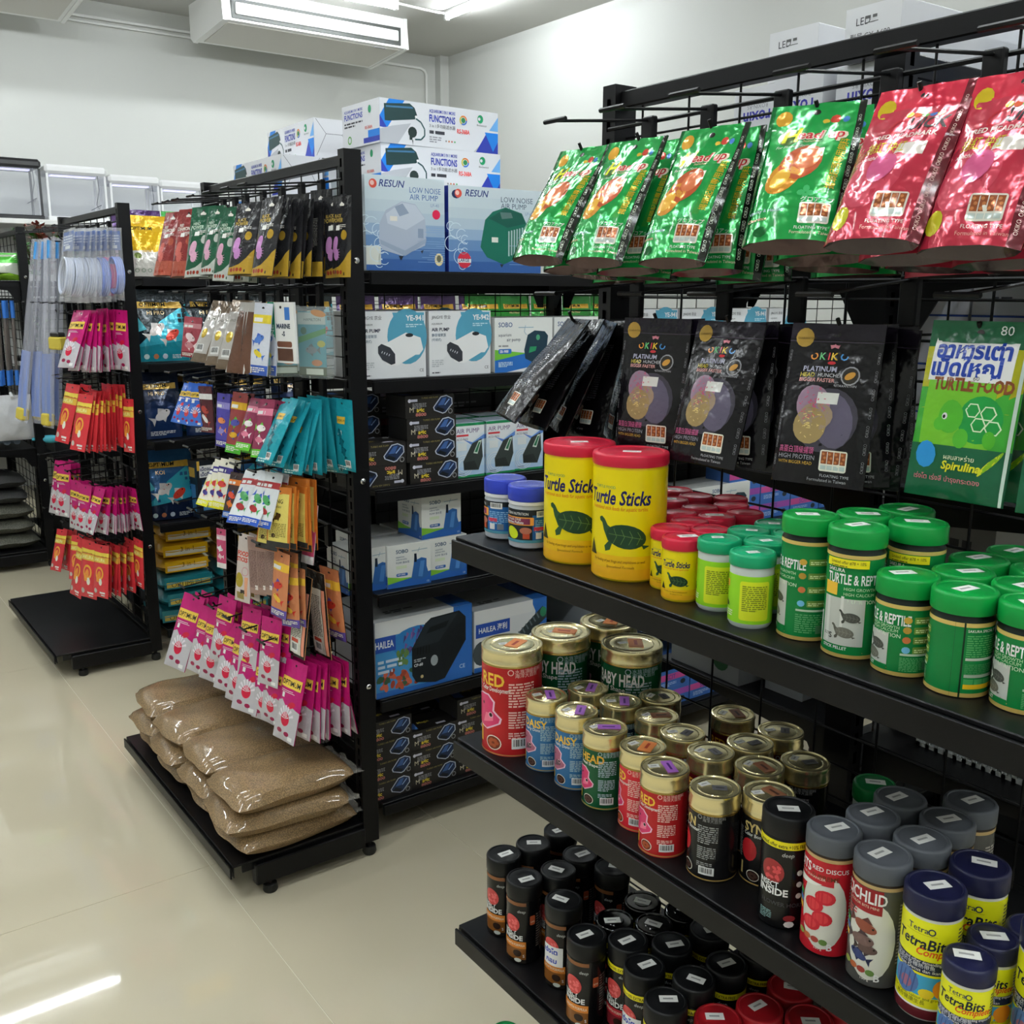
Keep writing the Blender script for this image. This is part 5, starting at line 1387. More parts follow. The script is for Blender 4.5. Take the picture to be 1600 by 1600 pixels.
# ================================================================ cartons
M_BOXW = mat('white_carton', '#d9dade', .5)
CT = {}
def carton_kind(key, w, d, h, col, front=None, left=None, top=None, right=None):
    """box with its origin at the middle of the bottom; front looks to -Y, left to -X"""
    me = MB().bevbox(-w/2,-d/2,0,w/2,d/2,h,.0012).mesh('carton'); me.materials.append(mat('carton_'+key, col, .48))
    P = []
    if front: P.append(('front_print', front.build('front_print', f_front(-w/2,-d/2,0), M_CARD, me_only=True)))
    if left: P.append(('side_print', left.build('side_print', f_left(-w/2,d/2,0), M_CARD, me_only=True)))
    if right: P.append(('side_print', right.build('side_print', f_right(w/2,-d/2,0), M_CARD, me_only=True)))
    if top: P.append(('top_print', top.build('top_print', f_top(-w/2,-d/2,h), M_CARD, me_only=True)))
    CT[key] = (me, P, w, d, h)
def carton(key, x, y, z, rot, label, group, flip=False):
    me, P, w, d, h = CT[key]
    o = obj('carton', me, None, None, (x, y, z), math.radians(rot))
    if flip: o.location.z = z+h; o.rotation_euler = ((PI, 0, math.radians(rot)) if flip == 'x' else (0, PI, math.radians(rot)))
    for n, m in P: obj(n, m, None, o)
    return tag(o, label, 'box', group)

# --- large air pump boxes on the top shelf
def d_resun(w, h, green):
    p = PR()
    for i, c in enumerate(('#2f5590','#466ba0','#5f82ae','#8ba4c0','#a8bac8','#b4c3cc','#bccad1','#c2ced4')): p.rect(0,h*i/8,w,h/8,c)
    p.up(); rg = random.Random(3)
    for i in range(16): p.line([(w*.55+rg.uniform(0,w*.4),h*(.1+.025*i)),(w,h*(.1+.025*i))],.0012,'#7c9cc4')
    for i in range(10): p.ring(w*.08+rg.uniform(-.02,.04),h*(.08+.05*i),.012+.004*(i%3),.0016,'#c8d8e4',14,40,320)
    p.ell(w*.1,h*.91,.011,.011,'#c84c3c',14); p.up(); p.ell(w*.09,h*.915,.006,.006,'#e8b8b0',10); p.up(-1)
    p.text('RESUN',w*.17,h*.885,.017,'#2c3f78',bold=.015,shear=.25); p.text('LOW NOISE',w*.55,h*.84,.014,'#41649c' if not green else '#4c5c70',maxw=w*.4); p.text('AIR PUMP',w*.55,h*.765,.014,'#41649c' if not green else '#4c5c70',maxw=w*.4); p.text('LP-40' if not green else 'LP-60',w*.82,h*.7,.008,'#7890b0')
    if not green:
        p.ell(w*.89,h*.62,.012,.012,'#c81c48',14); p.up(0)
        p.poly([(w*.16,h*.3),(w*.17,h*.5),(w*.25,h*.64),(w*.45,h*.74),(w*.62,h*.72),(w*.74,h*.58),(w*.76,h*.42),(w*.74,h*.28),(w*.45,h*.16),(w*.2,h*.22)],'#a3aebf'); p.up()
        p.poly([(w*.25,h*.6),(w*.45,h*.73),(w*.62,h*.71),(w*.74,h*.57),(w*.5,h*.44),(w*.27,h*.5)],'#b7c0cd'); p.poly([(w*.36,h*.68),(w*.46,h*.72),(w*.54,h*.62),(w*.42,h*.58)],'#8795ab')
        p.poly([(w*.17,h*.33),(w*.48,h*.22),(w*.76,h*.36),(w*.75,h*.31),(w*.48,h*.16),(w*.18,h*.28)],'#8e9cb2'); p.rect(w*.3,h*.53,w*.09,h*.05,'#d8d4cc'); p.poly([(w*.4,h*.16),(w*.46,h*.16),(w*.43,h*.11)],'#1c2430'); p.poly([(w*.68,h*.22),(w*.72,h*.23),(w*.7,h*.19)],'#1c2430'); p.rect(w*.65,h*.36,w*.07,h*.1,'#8090a8')
        p.up(-1); p.rect(0,h*.06,w*.18,h*.2,'#ccd0c8'); p.ell(w*.92,h*.13,.013,.016,'#d8c898',12); p.up(); p.ell(w*.92,h*.14,.007,.009,'#5c5c48',10); p.up(-1)
    else:
        p.poly([(w*.33,h*.3),(w*.38,h*.62),(w*.46,h*.72),(w*.6,h*.78),(w*.78,h*.72),(w*.84,h*.58),(w*.86,h*.24),(w*.58,h*.1),(w*.4,h*.18)],'#11614f'); p.up()
        p.poly([(w*.42,h*.64),(w*.6,h*.77),(w*.78,h*.71),(w*.82,h*.6),(w*.62,h*.54)],'#0f4f43'); p.poly([(w*.54,h*.72),(w*.66,h*.72),(w*.68,h*.66),(w*.56,h*.64)],'#55706c')
        for i in range(7): p.poly([(w*(.63+.03*i),h*(.2+.012*i)),(w*(.645+.03*i),h*(.2+.012*i)),(w*(.645+.03*i),h*(.5+.01*i)),(w*(.63+.03*i),h*(.5+.01*i))],'#9cb4b4')
        p.rect(w*.45,h*.36,w*.07,h*.06,'#d0d0c8'); p.poly([(w*.54,h*.1),(w*.58,h*.1),(w*.56,h*.06)],'#141c1c'); p.up(-1)
        p.ell(w*.16,h*.14,w*.07,w*.07,'#c0283c',16); p.up(); p.rect(w*.09,h*.11,w*.14,h*.045,'#e4e4e0'); p.up(); p.text('LARGE',w*.1,h*.12,.008,'#2c3c5c',bold=.02); p.up(-2); p.ell(w*.08,h*.9,.014,.011,'#1c2c54',12)
    return p
carton_kind('pumpbox_a', .229,.18,.227,'#c0cbd2', d_resun(.229,.227,False)); q = PR(); q.rect(0,0,.18,.215,'#1d2f86'); q.up(); q.rect(.0,.1,.18,.05,'#2c44a0')
carton_kind('pumpbox_b', .296,.18,.217,'#c8d0d6', d_resun(.296,.217,True), q)
carton('pumpbox_a', 1.327, 2.356, 1.5305, 0, 'pale blue air pump carton with grey pump, beside the bolted post', 'air pump cartons on the top shelf')
carton('pumpbox_b', 1.604, 2.352, 1.5305, -1.5, 'pale blue air pump carton with dark green pump, crumpled top', 'air pump cartons on the top shelf')
def d_rs(w, h):
    p = PR(); p.rect(0,0,w,h,'#d4d5da'); p.up()
    p.poly([(0,h*.6),(w*.075,h),(w*.2,h),(w*.06,h*.35),(0,h*.45)],'#1c78d0'); p.poly([(0,h*.35),(.0,h*.62),(w*.055,h*.35),(w*.03,h*.34)],'#2c3a9c'); p.poly([(w*.0,h*.0),(w*.14,0),(w*.25,h*.5),(w*.1,h*.4),(0,h*.3)],'#b0b2b8')
    p.poly([(w*.78,0),(w*.85,0),(w*.9,h*.25),(w*.86,h*.25)],'#b0b2b8'); p.poly([(w*.8,0),(w,0),(w,h*.5),(w*.9,h*.5)],'#2c3a9c'); p.poly([(w*.88,h*.5),(w*.955,h*.05),(w,h*.3),(w,h*.5)],'#1c78d0'); p.poly([(w*.92,h*.55),(w,h*.9),(w,h*.55)],'#6ca8e0'); p.up()
    p.poly([(w*.04,h*.5),(w*.035,h*.88),(w*.24,h*.95),(w*.28,h*.86),(w*.3,h*.7),(w*.28,h*.6),(w*.07,h*.5)],'#1f3b3c'); p.up(); p.poly([(w*.05,h*.8),(w*.05,h*.84),(w*.26,h*.88),(w*.27,h*.84)],'#3c6c90'); p.ell(w*.29,h*.66,.0035,.0035,'#e8e8e8',8); p.up(-1)
    p.line([(w*.29,h*.62),(w*.33,h*.55),(w*.36,h*.4),(w*.36,h*.25),(w*.33,h*.15),(w*.28,h*.14)],.004,'#24484c'); p.ell(w*.26,h*.3,.014,.014,'#22302f',12); p.rect(w*.235,h*.12,.009,.012,'#22302f'); p.poly([(w*.255,h*.12),(w*.265,h*.12),(w*.262,h*0)],'#22302f')
    p.text('AQUARIUM 3 IN 1 MORE',w*.4,h*.81,.0085,'#2c3a9c',bold=.02,maxw=w*.22); p.text('FUNCTIONS',w*.4,h*.6,.018,'#2c3a9c',bold=.03,maxw=w*.22); p.text('3 in 1多功能滤水器',w*.4,h*.47,.008,'#2c2c34',maxw=w*.22); p.micro(w*.4,h*.42,w*.22,h*.1,1,'#33343c',fill=.75); p.micro(w*.4,h*.28,w*.1,h*.16,3,'#8c8c94'); 
    for i in range(4): p.ell(w*(.54+.025*i),h*.18,.0026,.0026,('#888','#c87838','#b85848','#4c9c5c')[i],8)
    p.text('RS-368A',w*.635,h*.4,.0115,'#d8403c',bold=.03,maxw=w*.11); p.ring(w*.69,h*.72,.0125,.004,'#d87c38',14,0,130); p.ring(w*.69,h*.72,.0125,.004,'#3c6cc0',14,240,360); p.ring(w*.69,h*.72,.0125,.004,'#c8b83c',14,130,240); p.ell(w*.69,h*.72,.007,.007,'#2c7c4c',12)
    p.ell(w*.84,h*.8,.01,.011,'#1c8c5c',14); p.up(); p.ell(w*.83,h*.8,.0045,.0045,'#d4d5da',10); p.up(-1); p.text('Biochemical',w*.81,h*.63,.005,'#333')
    return p
def d_rs_side(w, h):
    p = PR(); p.rect(0,0,w,h,'#d0d1d6'); p.up(); p.text('AQUARIUM 3 IN 1 MORE',w*.06,h*.82,.007,'#2c3a9c',bold=.02,maxw=w*.5); p.text('FUNCTIONS',w*.06,h*.66,.014,'#2c3a9c',bold=.03,maxw=w*.5); p.micro(w*.06,h*.62,w*.5,h*.14,2,'#33343c'); p.ell(w*.75,h*.8,.008,.01,'#1c8c5c',12); p.text('RS-368A',w*.62,h*.36,.008,'#c85c50',bold=.02); p.ring(w*.2,h*.18,.011,.004,'#5c9c4c',14); p.rect(w*.7,h*.12,w*.3,h*.2,'#1c78d0'); p.rect(w*.58,h*.04,w*.42,h*.12,'#2c3a9c'); return p
def d_rs_end(w, h):
    p = PR(); p.rect(0,0,w,h,'#d3d4d8'); p.up(); 
    for a, b in (((.05,.98),(.3,.62)),((.95,.98),(.7,.62)),((.3,.62),(.7,.62)),((.3,.62),(.05,.05)),((.7,.62),(.95,.05))): p.line([(a[0]*w,a[1]*h),(b[0]*w,b[1]*h)],.0012,'#5c5c64')
    return p
carton_kind('filter', .385,.2,.11,'#d4d5da', d_rs(.385,.11), d_rs_side(.2,.11))
for k, (x, y) in enumerate(((1.555,2.55),(1.555,2.55),(1.552,2.545),(1.545,2.545))):
    carton('filter', x, y, 1.5305+.1105*k, 1.5 if k == 3 else 0, 'white and blue filter carton, %s in the stack behind the air pump cartons' % ('topmost','second from top','third from top','lowest')[3-k], 'white and blue filter cartons')
# the same kind standing end-on at the far side
carton_kind('filter_end', .125,.36,.108,'#d3d4d8', d_rs_end(.125,.108), d_rs(.36,.108))
for k, (x, y, z) in enumerate(((1.42,2.93,1.5305),(1.29,2.93,1.5305),(1.42,2.93,1.639),(1.28,2.935,1.639),(1.425,2.94,1.7475),(1.285,2.95,1.7475),(1.40,2.96,1.856))):
    carton('filter_end', x, y, z, -2 if k == 6 else 0, 'white and blue filter carton laid end-on behind the middle rack, %s' % ('bottom right','bottom left','second layer right','second layer left','third layer right','third layer left','alone on top')[k], 'white and blue filter cartons')

# --- small air pump boxes
def d_ye(w, h, num):
    p = PR(); p.rect(0,0,w,h,'#d6d8da'); p.up(); p.ell(w*.72,h*.62,w*.3,h*.42,'#4f94ae',22); p.poly([(w*.5,h*.98),(w*.98,h*.98),(w*.98,h*.5),(w*.6,h*.6)],'#4f94ae'); p.up()
    p.poly([(w*.3,h*.48),(w*.7,h*.68),(w*.92,h*.6),(w*.96,h*.42),(w*.9,h*.34),(w*.84,h*.34),(w*.55,h*.18),(w*.4,h*.2)],'#dfe1e4'); p.up(); p.poly([(w*.28,h*.48),(w*.33,h*.52),(w*.46,h*.46),(w*.53,h*.36),(w*.53,h*.22),(w*.47,h*.2),(w*.34,h*.28),(w*.28,h*.38)],'#33363c'); p.ell(w*.75,h*.64,w*.06,h*.03,'#26282c',12)
    for i in range(4): p.line([(w*(.33+.035*i),h*(.38-.015*i)),(w*(.345+.035*i),h*(.41-.015*i))],.002,'#c8ccd0')
    p.up(-1); p.text('YE-%s' % num,w*.7,h*.86,.0135,'#eef0f2',bold=.03,maxw=w*.27); p.micro(w*.7,h*.82,w*.26,h*.06,2,'#b8d4dc'); p.text('JINGYE 京业',w*.04,h*.88,.008,'#3c3c44',maxw=w*.3); p.text('AQUARIUM',w*.04,h*.79,.0045,'#444'); p.text('AIR PUMP',w*.04,h*.69,.009,'#26283c',bold=.02,maxw=w*.28); p.text('静音增氧泵',w*.04,h*.61,.0065,'#3c5c74'); p.text('(可调式)',w*.04,h*.54,.006,'#3c5c74'); p.micro(w*.04,h*.26,w*.18,h*.12,4,'#b0b4b8'); p.text('CE',w*.9,h*.08,.008,'#3c3c44'); p.micro(w*.04,h*.07,w*.22,h*.03,1,'#3c3c44')
    return p
for k, num in (('ye1','941'),('ye2','942')): carton_kind(k,.195,.14,.168,'#d6d8da', d_ye(.195,.168,num))
carton('ye1',1.282,2.336,1.2625,0,'white and teal air pump carton, nearer the bolted post','white and teal pump cartons')
carton('ye2',1.488,2.336,1.2625,0,'white and teal air pump carton, second from the bolted post','white and teal pump cartons')
carton('ye2',1.488,2.48,1.2625,0,'white and teal air pump carton hidden behind the second one','white and teal pump cartons')
def d_sobo_air(w, h):
    p = PR(); p.rect(0,0,w,h,'#d9dbd8'); p.up(); p.poly([(0,h*.3),(w*.6,h*.34),(w,h*.2),(w,0),(0,0)],'#2a68b4'); p.poly([(0,h*.22),(w*.55,h*.34),(0,h*.42)],'#6cb43c'); p.poly([(w*.2,0),(w,h*.16),(w,0)],'#dfe2e2'); p.up()
    p.text('SOBO',w*.06,h*.83,.013,'#2c4c7c',bold=.01); p.text('aquarium',w*.06,h*.66,.0085,'#4a5060'); p.text('air pump',w*.2,h*.57,.0095,'#4a5060'); p.micro(w*.06,h*.52,w*.3,h*.05,1,'#888'); p.rrect(w*.06,h*.34,w*.22,h*.09,.004,'#2a68b4'); p.up(); p.text('SB-988',w*.08,h*.36,.0075,'#e8f0f4',bold=.02); p.up(-1); p.micro(w*.06,h*.2,w*.24,h*.1,4,'#c8dcec')
    p.poly([(w*.5,h*.4),(w*.56,h*.68),(w*.68,h*.76),(w*.86,h*.74),(w*.92,h*.66),(w*.9,h*.42),(w*.76,h*.2),(w*.66,h*.16),(w*.52,h*.24)],'#1f3846'); p.up(); p.ell(w*.74,h*.63,.007,.008,'#4c9c74',10); p.poly([(w*.58,h*.34),(w*.7,h*.38),(w*.72,h*.46),(w*.6,h*.46)],'#2c8c5c'); p.up(-1); p.line([(w*.4,h*.82),(w*.66,h*.82)],.002,'#88a8bc'); p.line([(w*.52,h*.86),(w*.5,h*.74),(w*.54,h*.68)],.0016,'#88a8bc')
    return p
carton_kind('soboair',.2,.14,.148,'#d9dbd8', d_sobo_air(.2,.148))
carton('soboair',1.70,2.336,1.2625,0,'white air pump carton with dark oval pump, third from the bolted post','white pump cartons')
carton('soboair',1.91,2.34,1.2625,0,'white air pump carton behind the hanging black pouches','white pump cartons')
def d_magic(w, h):
    p = PR(); p.rect(0,0,w,h,'#23211f'); p.up(); p.text('TURBO AIR PUMP',w*.32,h*.84,.0048,'#8c8048',maxw=w*.38); p.ell(w*.08,h*.78,.005,.005,'#c8c8d4',10); p.rect(w*.1,h*.73,w*.14,h*.11,'#b8b8c8'); p.micro(w*.14,h*.68,w*.28,h*.26,4,'#8c8c90')
    p.text('M',w*.08,h*.26,.0135,'#c8c0a8',bold=.0); p.text('agic',w*.22,h*.26,.0115,'#d8c038',bold=.03); p.text('8800',w*.2,h*.07,.0085,'#b06a64',bold=.03,sx=1.4)
    p.poly([(w*.56,h*.42),(w*.72,h*.9),(w*.84,h*.95),(w*.96,h*.8),(w*.97,h*.52),(w*.82,h*.14),(w*.76,h*.1),(w*.58,h*.28)],'#b4bac8'); p.up(); p.poly([(w*.58,h*.42),(w*.73,h*.86),(w*.84,h*.9),(w*.94,h*.78),(w*.95,h*.54),(w*.81,h*.18),(w*.76,h*.15),(w*.6,h*.3)],'#1e2e4c'); p.up(); p.poly([(w*.66,h*.5),(w*.76,h*.82),(w*.84,h*.84),(w*.78,h*.5)],'#3c5c94'); p.line([(w*.8,h*.5),(w*.9,h*.76)],.003,'#8ca4cc'); p.poly([(w*.6,h*.32),(w*.76,h*.18),(w*.8,h*.3),(w*.66,h*.44)],'#14181f'); p.up(-2); p.ring(w*.92,h*.2,.007,.002,'#8c8c8c')
    return p
def d_magic_top(w, d):
    p = PR(); p.rect(0,0,w,d,'#1f1d1c'); p.up(); p.rect(w*.6,d*.1,w*.2,d*.1,'#c8c4d0'); p.text('Magic',w*.3,d*.4,.012,'#a89838',bold=.02); p.poly([(.004,d*.2),(w*.2,d*.1),(w*.24,d*.5),(w*.06,d*.6)],'#3c64a0'); return p
carton_kind('magic',.152,.1,.058,'#1e1d1c', d_magic(.152,.058), None, d_magic_top(.152,.1))
def mag(x, y, z, lab, rot=0, flip=False): carton('magic', x, y, z, rot, lab, 'small black turbo pump cartons', flip)
for k in range(4): mag(1.387-.003*(k%2)-.003*k+.012, 2.312, .9805+.0585*k, 'black turbo pump carton, upper stack beside air pump cartons, %s from bottom' % ORD[k], (1,-1,0,1.5)[k])
for k in range(2): mag(1.236, 2.312, .9805+.0585*k, 'black turbo pump carton at the post, upper stack, %s' % ('upside down at the bottom','on top')[k], 0, k == 0)
for k in range(4): mag(1.24, 2.45, .9805+.0585*k, 'black turbo pump carton in the dark rear stack by the post, %s up' % ORD[k])
for c, (x, n) in enumerate(((1.236,4),(1.386,3),(1.54,4))):
    for k in range(n): mag(x+.004*((k+c)%2), 2.315, .1005+.0585*k, 'black turbo pump carton on the bottom shelf, %s column, %s up' % (ORD[c], ORD[k]), (0,.8,-.8,.5)[k])
for c in range(3):
    for k in range(3): mag(1.25+.155*c, 2.425, .1005+.0585*k, 'black turbo pump carton on the bottom shelf, rear of %s column, %s up' % (ORD[c], ORD[k]))
def d_airp(w, h, kind):
    p = PR()
    for i, c in enumerate(('#a8c4e0','#b4cce4','#c0d2e6','#c8d6e6','#ccd8e6')): p.rect(0,h*i/5,w,h/5,c)
    p.up(); p.rect(0,h*.95,w,h*.05,'#1c7c4c'); p.rect(0,0,w,h*.04,'#1c7c4c'); p.poly([(0,h*.7),(w*.5,h*.62),(w,h*.84),(w,h*.95),(0,h*.95)],'#d8dce4'); p.poly([(w*.3,h*.7),(w*.6,h*.64),(w,h*.78),(w,h*.7),(w*.6,h*.58)],'#5c84c8')
    p.up(); p.text('AIR PUMP',w*.06,h*.82,.0125,'#5c4474',maxw=w*.86); p.rect(w*.06,h*.76,w*.4,h*.035,'#c83c44'); p.text('ACO-9602',w*.06,h*.69,.006,'#3c4c64'); p.rect(w*.1,h*.5,w*.3,h*.14,'#d4dadc')
    for r in (.03,.024,.018): p.ring(w*.3,h*.22,r,.0014,'#e4ecf4',16)
    p.poly([(w*.28,h*.3),(w*.58,h*.62),(w*.9,h*.7),(w*.94,h*.36),(w*.8,h*.12),(w*.3,h*.14)],'#333a38'); p.up(); p.poly([(w*.3,h*.28),(w*.66,h*.3),(w*.78,h*.14),(w*.32,h*.15)],'#262c2a'); p.poly([(w*.62,h*.44),(w*.8,h*.66),(w*.9,h*.67),(w*.76,h*.42)],'#c8d4c8'); p.up(); p.poly([(w*.66,h*.46),(w*.8,h*.63),(w*.86,h*.64),(w*.75,h*.45)],'#2c6c4c'); p.up(-2); p.text('HAILEA',w*.1,h*.06,.005,'#2c3464')
    return p
carton_kind('airp',.098,.09,.15,'#c4d4e4', d_airp(.098,.15,0), d_airp(.09,.15,0))
for k, (x, y) in enumerate(((1.515,2.31),(1.62,2.31),(1.725,2.315),(1.56,2.42),(1.67,2.42),(1.775,2.42))):
    carton('airp', x, y, .9805, (0,0,-3,0,2,0)[k], 'pale blue and green air pump carton, %s in the %s row' % (ORD[k%3], 'front' if k < 3 else 'rear'), 'pale blue and green pump cartons')
def d_sobo_sub(w, h):
    p = PR(); p.rect(0,0,w,h,'#d4d6d2'); p.up(); p.poly([(0,0),(w,0),(w,h*.3),(w*.6,h*.2),(0,h*.1)],'#2a5ea8'); p.poly([(0,h*.1),(w*.6,h*.2),(w*.3,h*.22),(0,h*.28)],'#7cb83c'); p.up()
    p.text('SOBO',w*.2,h*.8,.01,'#2c4c6c',bold=.02); p.text('aquarium',w*.2,h*.7,.0048,'#2c4c6c'); p.text('submersible',w*.2,h*.64,.0048,'#2c4c6c'); p.text('PUMP 潜水泵',w*.2,h*.56,.005,'#2c4c6c'); p.rect(w*.2,h*.44,w*.24,h*.07,'#c8d4b8'); p.rrect(w*.2,h*.26,w*.26,h*.07,.003,'#2a5ea8'); p.up(); p.text('WP-3900',w*.22,h*.28,.0044,'#e4ecf0',bold=.02); p.up(-1)
    p.poly([(w*.54,h*.16),(w*.6,h*.5),(w*.62,h*.72),(w*.67,h*.72),(w*.68,h*.6),(w*.78,h*.64),(w*.9,h*.6),(w*.9,h*.42),(w*.96,h*.2),(w*.78,h*.12)],'#2f5f9c'); p.up(); p.rect(w*.615,h*.55,w*.055,h*.2,'#1a2430'); p.poly([(w*.7,h*.2),(w*.76,h*.56),(w*.86,h*.56),(w*.8,h*.18)],'#4c80bc'); p.up(-1); p.line([(w*.56,h*.82),(w*.92,h*.84)],.0016,'#7c98a8'); p.line([(w*.74,h*.88),(w*.7,h*.78)],.0014,'#7c98a8'); p.text('CE',w*.9,h*.04,.005,'#d0dce8')
    return p
carton_kind('sobosub',.13,.12,.118,'#d2d4d0', d_sobo_sub(.13,.118), d_sobo_sub(.12,.118))
for k, (x, y, z, r) in enumerate(((1.325,2.33,.7005,-4),(1.448,2.34,.7005,0),(1.21,2.345,.7005,0),(1.432,2.345,.819,2),(1.30,2.47,.7005,3),(1.44,2.47,.7005,0),(1.86,2.35,.7005,14))):
    carton('sobosub', x, y, z, r, 'white and blue water pump carton, %s' % ('front left of the pile','front right of the pile','half hidden by the bolted post','standing on top of the pile','rear left of the pile','rear right of the pile','alone behind the blue lidded jars')[k], 'white and blue water pump cartons')
def d_hailea(w, h, big):
    p = PR(); p.rect(0,0,w,h,'#2a62ac'); p.up()
    p.poly([(0,h*.08),(w*.5,h*.06),(w*.8,h*.3),(w*.84,h*.8),(w*.78,h*.98),(0,h*.98)],'#c9ccce' if not big else '#3c82b8')
    p.rect(0,h*.8,w*.8,h*.2,'#d0d2d2'); p.up(); rg = random.Random(2)
    if big:
        p.ell(w*.42,h*.66,w*.26,h*.2,'#2c74b0',20); p.up()
        for i in range(34): x, y = rg.uniform(w*.26,w*.5), rg.uniform(h*.42,h*.78); p.poly([(x,y),(x+.012,y+.018),(x+.004,y+.024)],rg.choice(('#5c4884','#6c5490','#443c70','#7c5c90')))
        for i in range(14): x, y = rg.uniform(w*.22,w*.32), rg.uniform(h*.4,h*.6); p.ell(x,y,.006,.009,rg.choice(('#5c7c44','#4c6c3c')),7)
        for i in range(40): x, y = rg.uniform(w*.02,w*.5), rg.uniform(h*.1,h*.32); p.ell(x,y,.012,.007,rg.choice(('#a84c34','#b85c44','#8c3c2c','#34543c')),8,rg.uniform(0,180))
        p.up(); p.rect(0,h*.6,w*.2,h*.2,'#24489a'); p.up(); p.text('HAILEA',-.0,h*.655,.02,'#dfe6ee',bold=.015,maxw=w*.18); p.up(-1); p.micro(w*.02,h*.52,w*.24,h*.2,3,'#b8c8d8')
        p.poly([(w*.36,h*.2),(w*.36,h*.56),(w*.5,h*.86),(w*.56,h*.92),(w*.86,h*.94),(w*.93,h*.84),(w*.93,h*.52),(w*.7,h*.06),(w*.6,h*.04),(w*.4,h*.1)],'#14191d'); p.up()
        p.poly([(w*.37,h*.56),(w*.5,h*.85),(w*.57,h*.9),(w*.85,h*.92),(w*.64,h*.58)],'#1f262b'); p.poly([(w*.51,h*.72),(w*.72,h*.76),(w*.75,h*.84),(w*.55,h*.8)],'#0c1013'); p.poly([(w*.65,h*.57),(w*.92,h*.82),(w*.92,h*.54),(w*.7,h*.1)],'#11161a')
        for i in range(5): p.line([(w*(.42+.03*i),h*.56),(w*(.415+.03*i),h*.46)],.003,'#070809')
        p.text('CP-60',w*.38,h*.31,.008,'#c8ccd0',bold=.03); p.micro(w*.38,h*.42,w*.12,h*.05,2,'#a0a4a8'); p.ell(w*.59,h*.34,.012,.016,'#8c9498',12); p.ell(w*.46,h*.16,.005,.005,'#b8a878',8); p.up(-3); p.text('CE',w*.86,h*.14,.012,'#c8d4e4')
    else:
        p.rect(w*.02,h*.56,w*.46,h*.22,'#24489a'); p.up(); p.text('HAILEA 海利',w*.06,h*.63,.016,'#e4eaf0',bold=.015,maxw=w*.38); p.up(-1); p.poly([(w*.6,h*.5),(w*.94,h*.86),(w*1.0,h*.76),(w*1.0,h*.66),(w*.68,h*.36)],'#2c3638'); p.up()
        for i in range(6): p.line([(w*(.64+.05*i),h*(.42+.05*i)),(w*(.6+.05*i),h*(.52+.05*i))],.005,'#5c686c')
        p.ell(w*.95,h*.76,.012,.016,'#2c7c54',10); p.up(-1); p.ell(w*.1,h*.3,w*.12,h*.2,'#3c4448',14)
    return p
def d_hailea_top(w, d):
    p = PR(); p.rect(0,0,w*.8,d,'#b9bcbc'); p.rect(w*.8,0,w*.2,d,'#2a62ac'); p.up(); p.micro(w*.2,d*.3,w*.3,d*.1,2,'#3c3c40'); return p
carton_kind('hailea',.31,.26,.215,'#b8c0c8', d_hailea(.31,.215,True), None, d_hailea_top(.31,.26))
carton_kind('hailea2',.262,.24,.185,'#b8c0c8', d_hailea(.262,.185,False), None, d_hailea_top(.262,.24))
carton('hailea',1.358,2.385,.4055,0,'large blue carton with black pump and coral picture','large blue pump cartons')
carton('hailea2',1.655,2.38,.4055,0,'large blue and white carton with ribbed pump','large blue pump cartons')
# --- goods on the far side; plain dark cartons are fillers added to darken gaps
carton_kind('dark',.21,.22,.2,'#17171a', None, None, None); carton_kind('dark_red',.21,.22,.09,'#1a1416', (lambda p: (p.rect(0,0,.21,.09,'#17161a'), p.up(), p.rect(.0,.01,.21,.02,'#5c1c24'), p.micro(.03,.07,.12,.02,2,'#5c5c64'), p)[-1])(PR()))
n = 0
for li, zb in enumerate(GZ_M[:-1]):
    for c in range(8):
        x = 1.33+.225*c+(.03 if c > 3 else 0)
        if zb > .97 and zb < 1.0:
            for k in range(2): carton('dark_red', x, 2.80, zb+.0005+.0905*k, 0, 'black and dark red carton seen through the mesh, %s along, %s layer' % (ORD[c], ('lower','upper')[k]), 'dark cartons behind the mesh')
        elif zb < 1.2: carton('dark', x, 2.80, zb+.0005, 0, 'dark filler carton added behind the pump shelves, %s shelf up, %s along' % (ORD[li], ORD[c]), 'dark cartons behind the mesh')
for li, zb in enumerate((.10,.45)):  # filler cartons added so the low shelves read dark
    for c in range(6):
        for s_ in (0,1): carton('dark', 1.35+.225*c, .96 if s_ else .68, zb+.0005, 0, 'dark filler carton added low behind the nearest rack, %s shelf, %s row, %s along' % (('bottom','second')[li], ('near','far')[s_], ORD[c]), 'dark filler cartons low behind the nearest rack')
for li, zb in enumerate((.10,.6)):  # fillers added to darken the open back of this row
    for c in range(4): carton('dark', 1.31+.225*c, 6.03, zb+.0005, 0, 'dark filler carton added on the furthest shelving row, %s shelf, %s along' % (('bottom','second')[li], ORD[c]), 'dark filler cartons on the furthest row')
    for c in range(4): carton('dark', 1.31+.225*c, 6.5, zb+.0005, 0, 'dark filler carton added at the rear of the furthest row, %s shelf, %s along' % (('bottom','second')[li], ORD[c]), 'dark filler cartons on the furthest row')

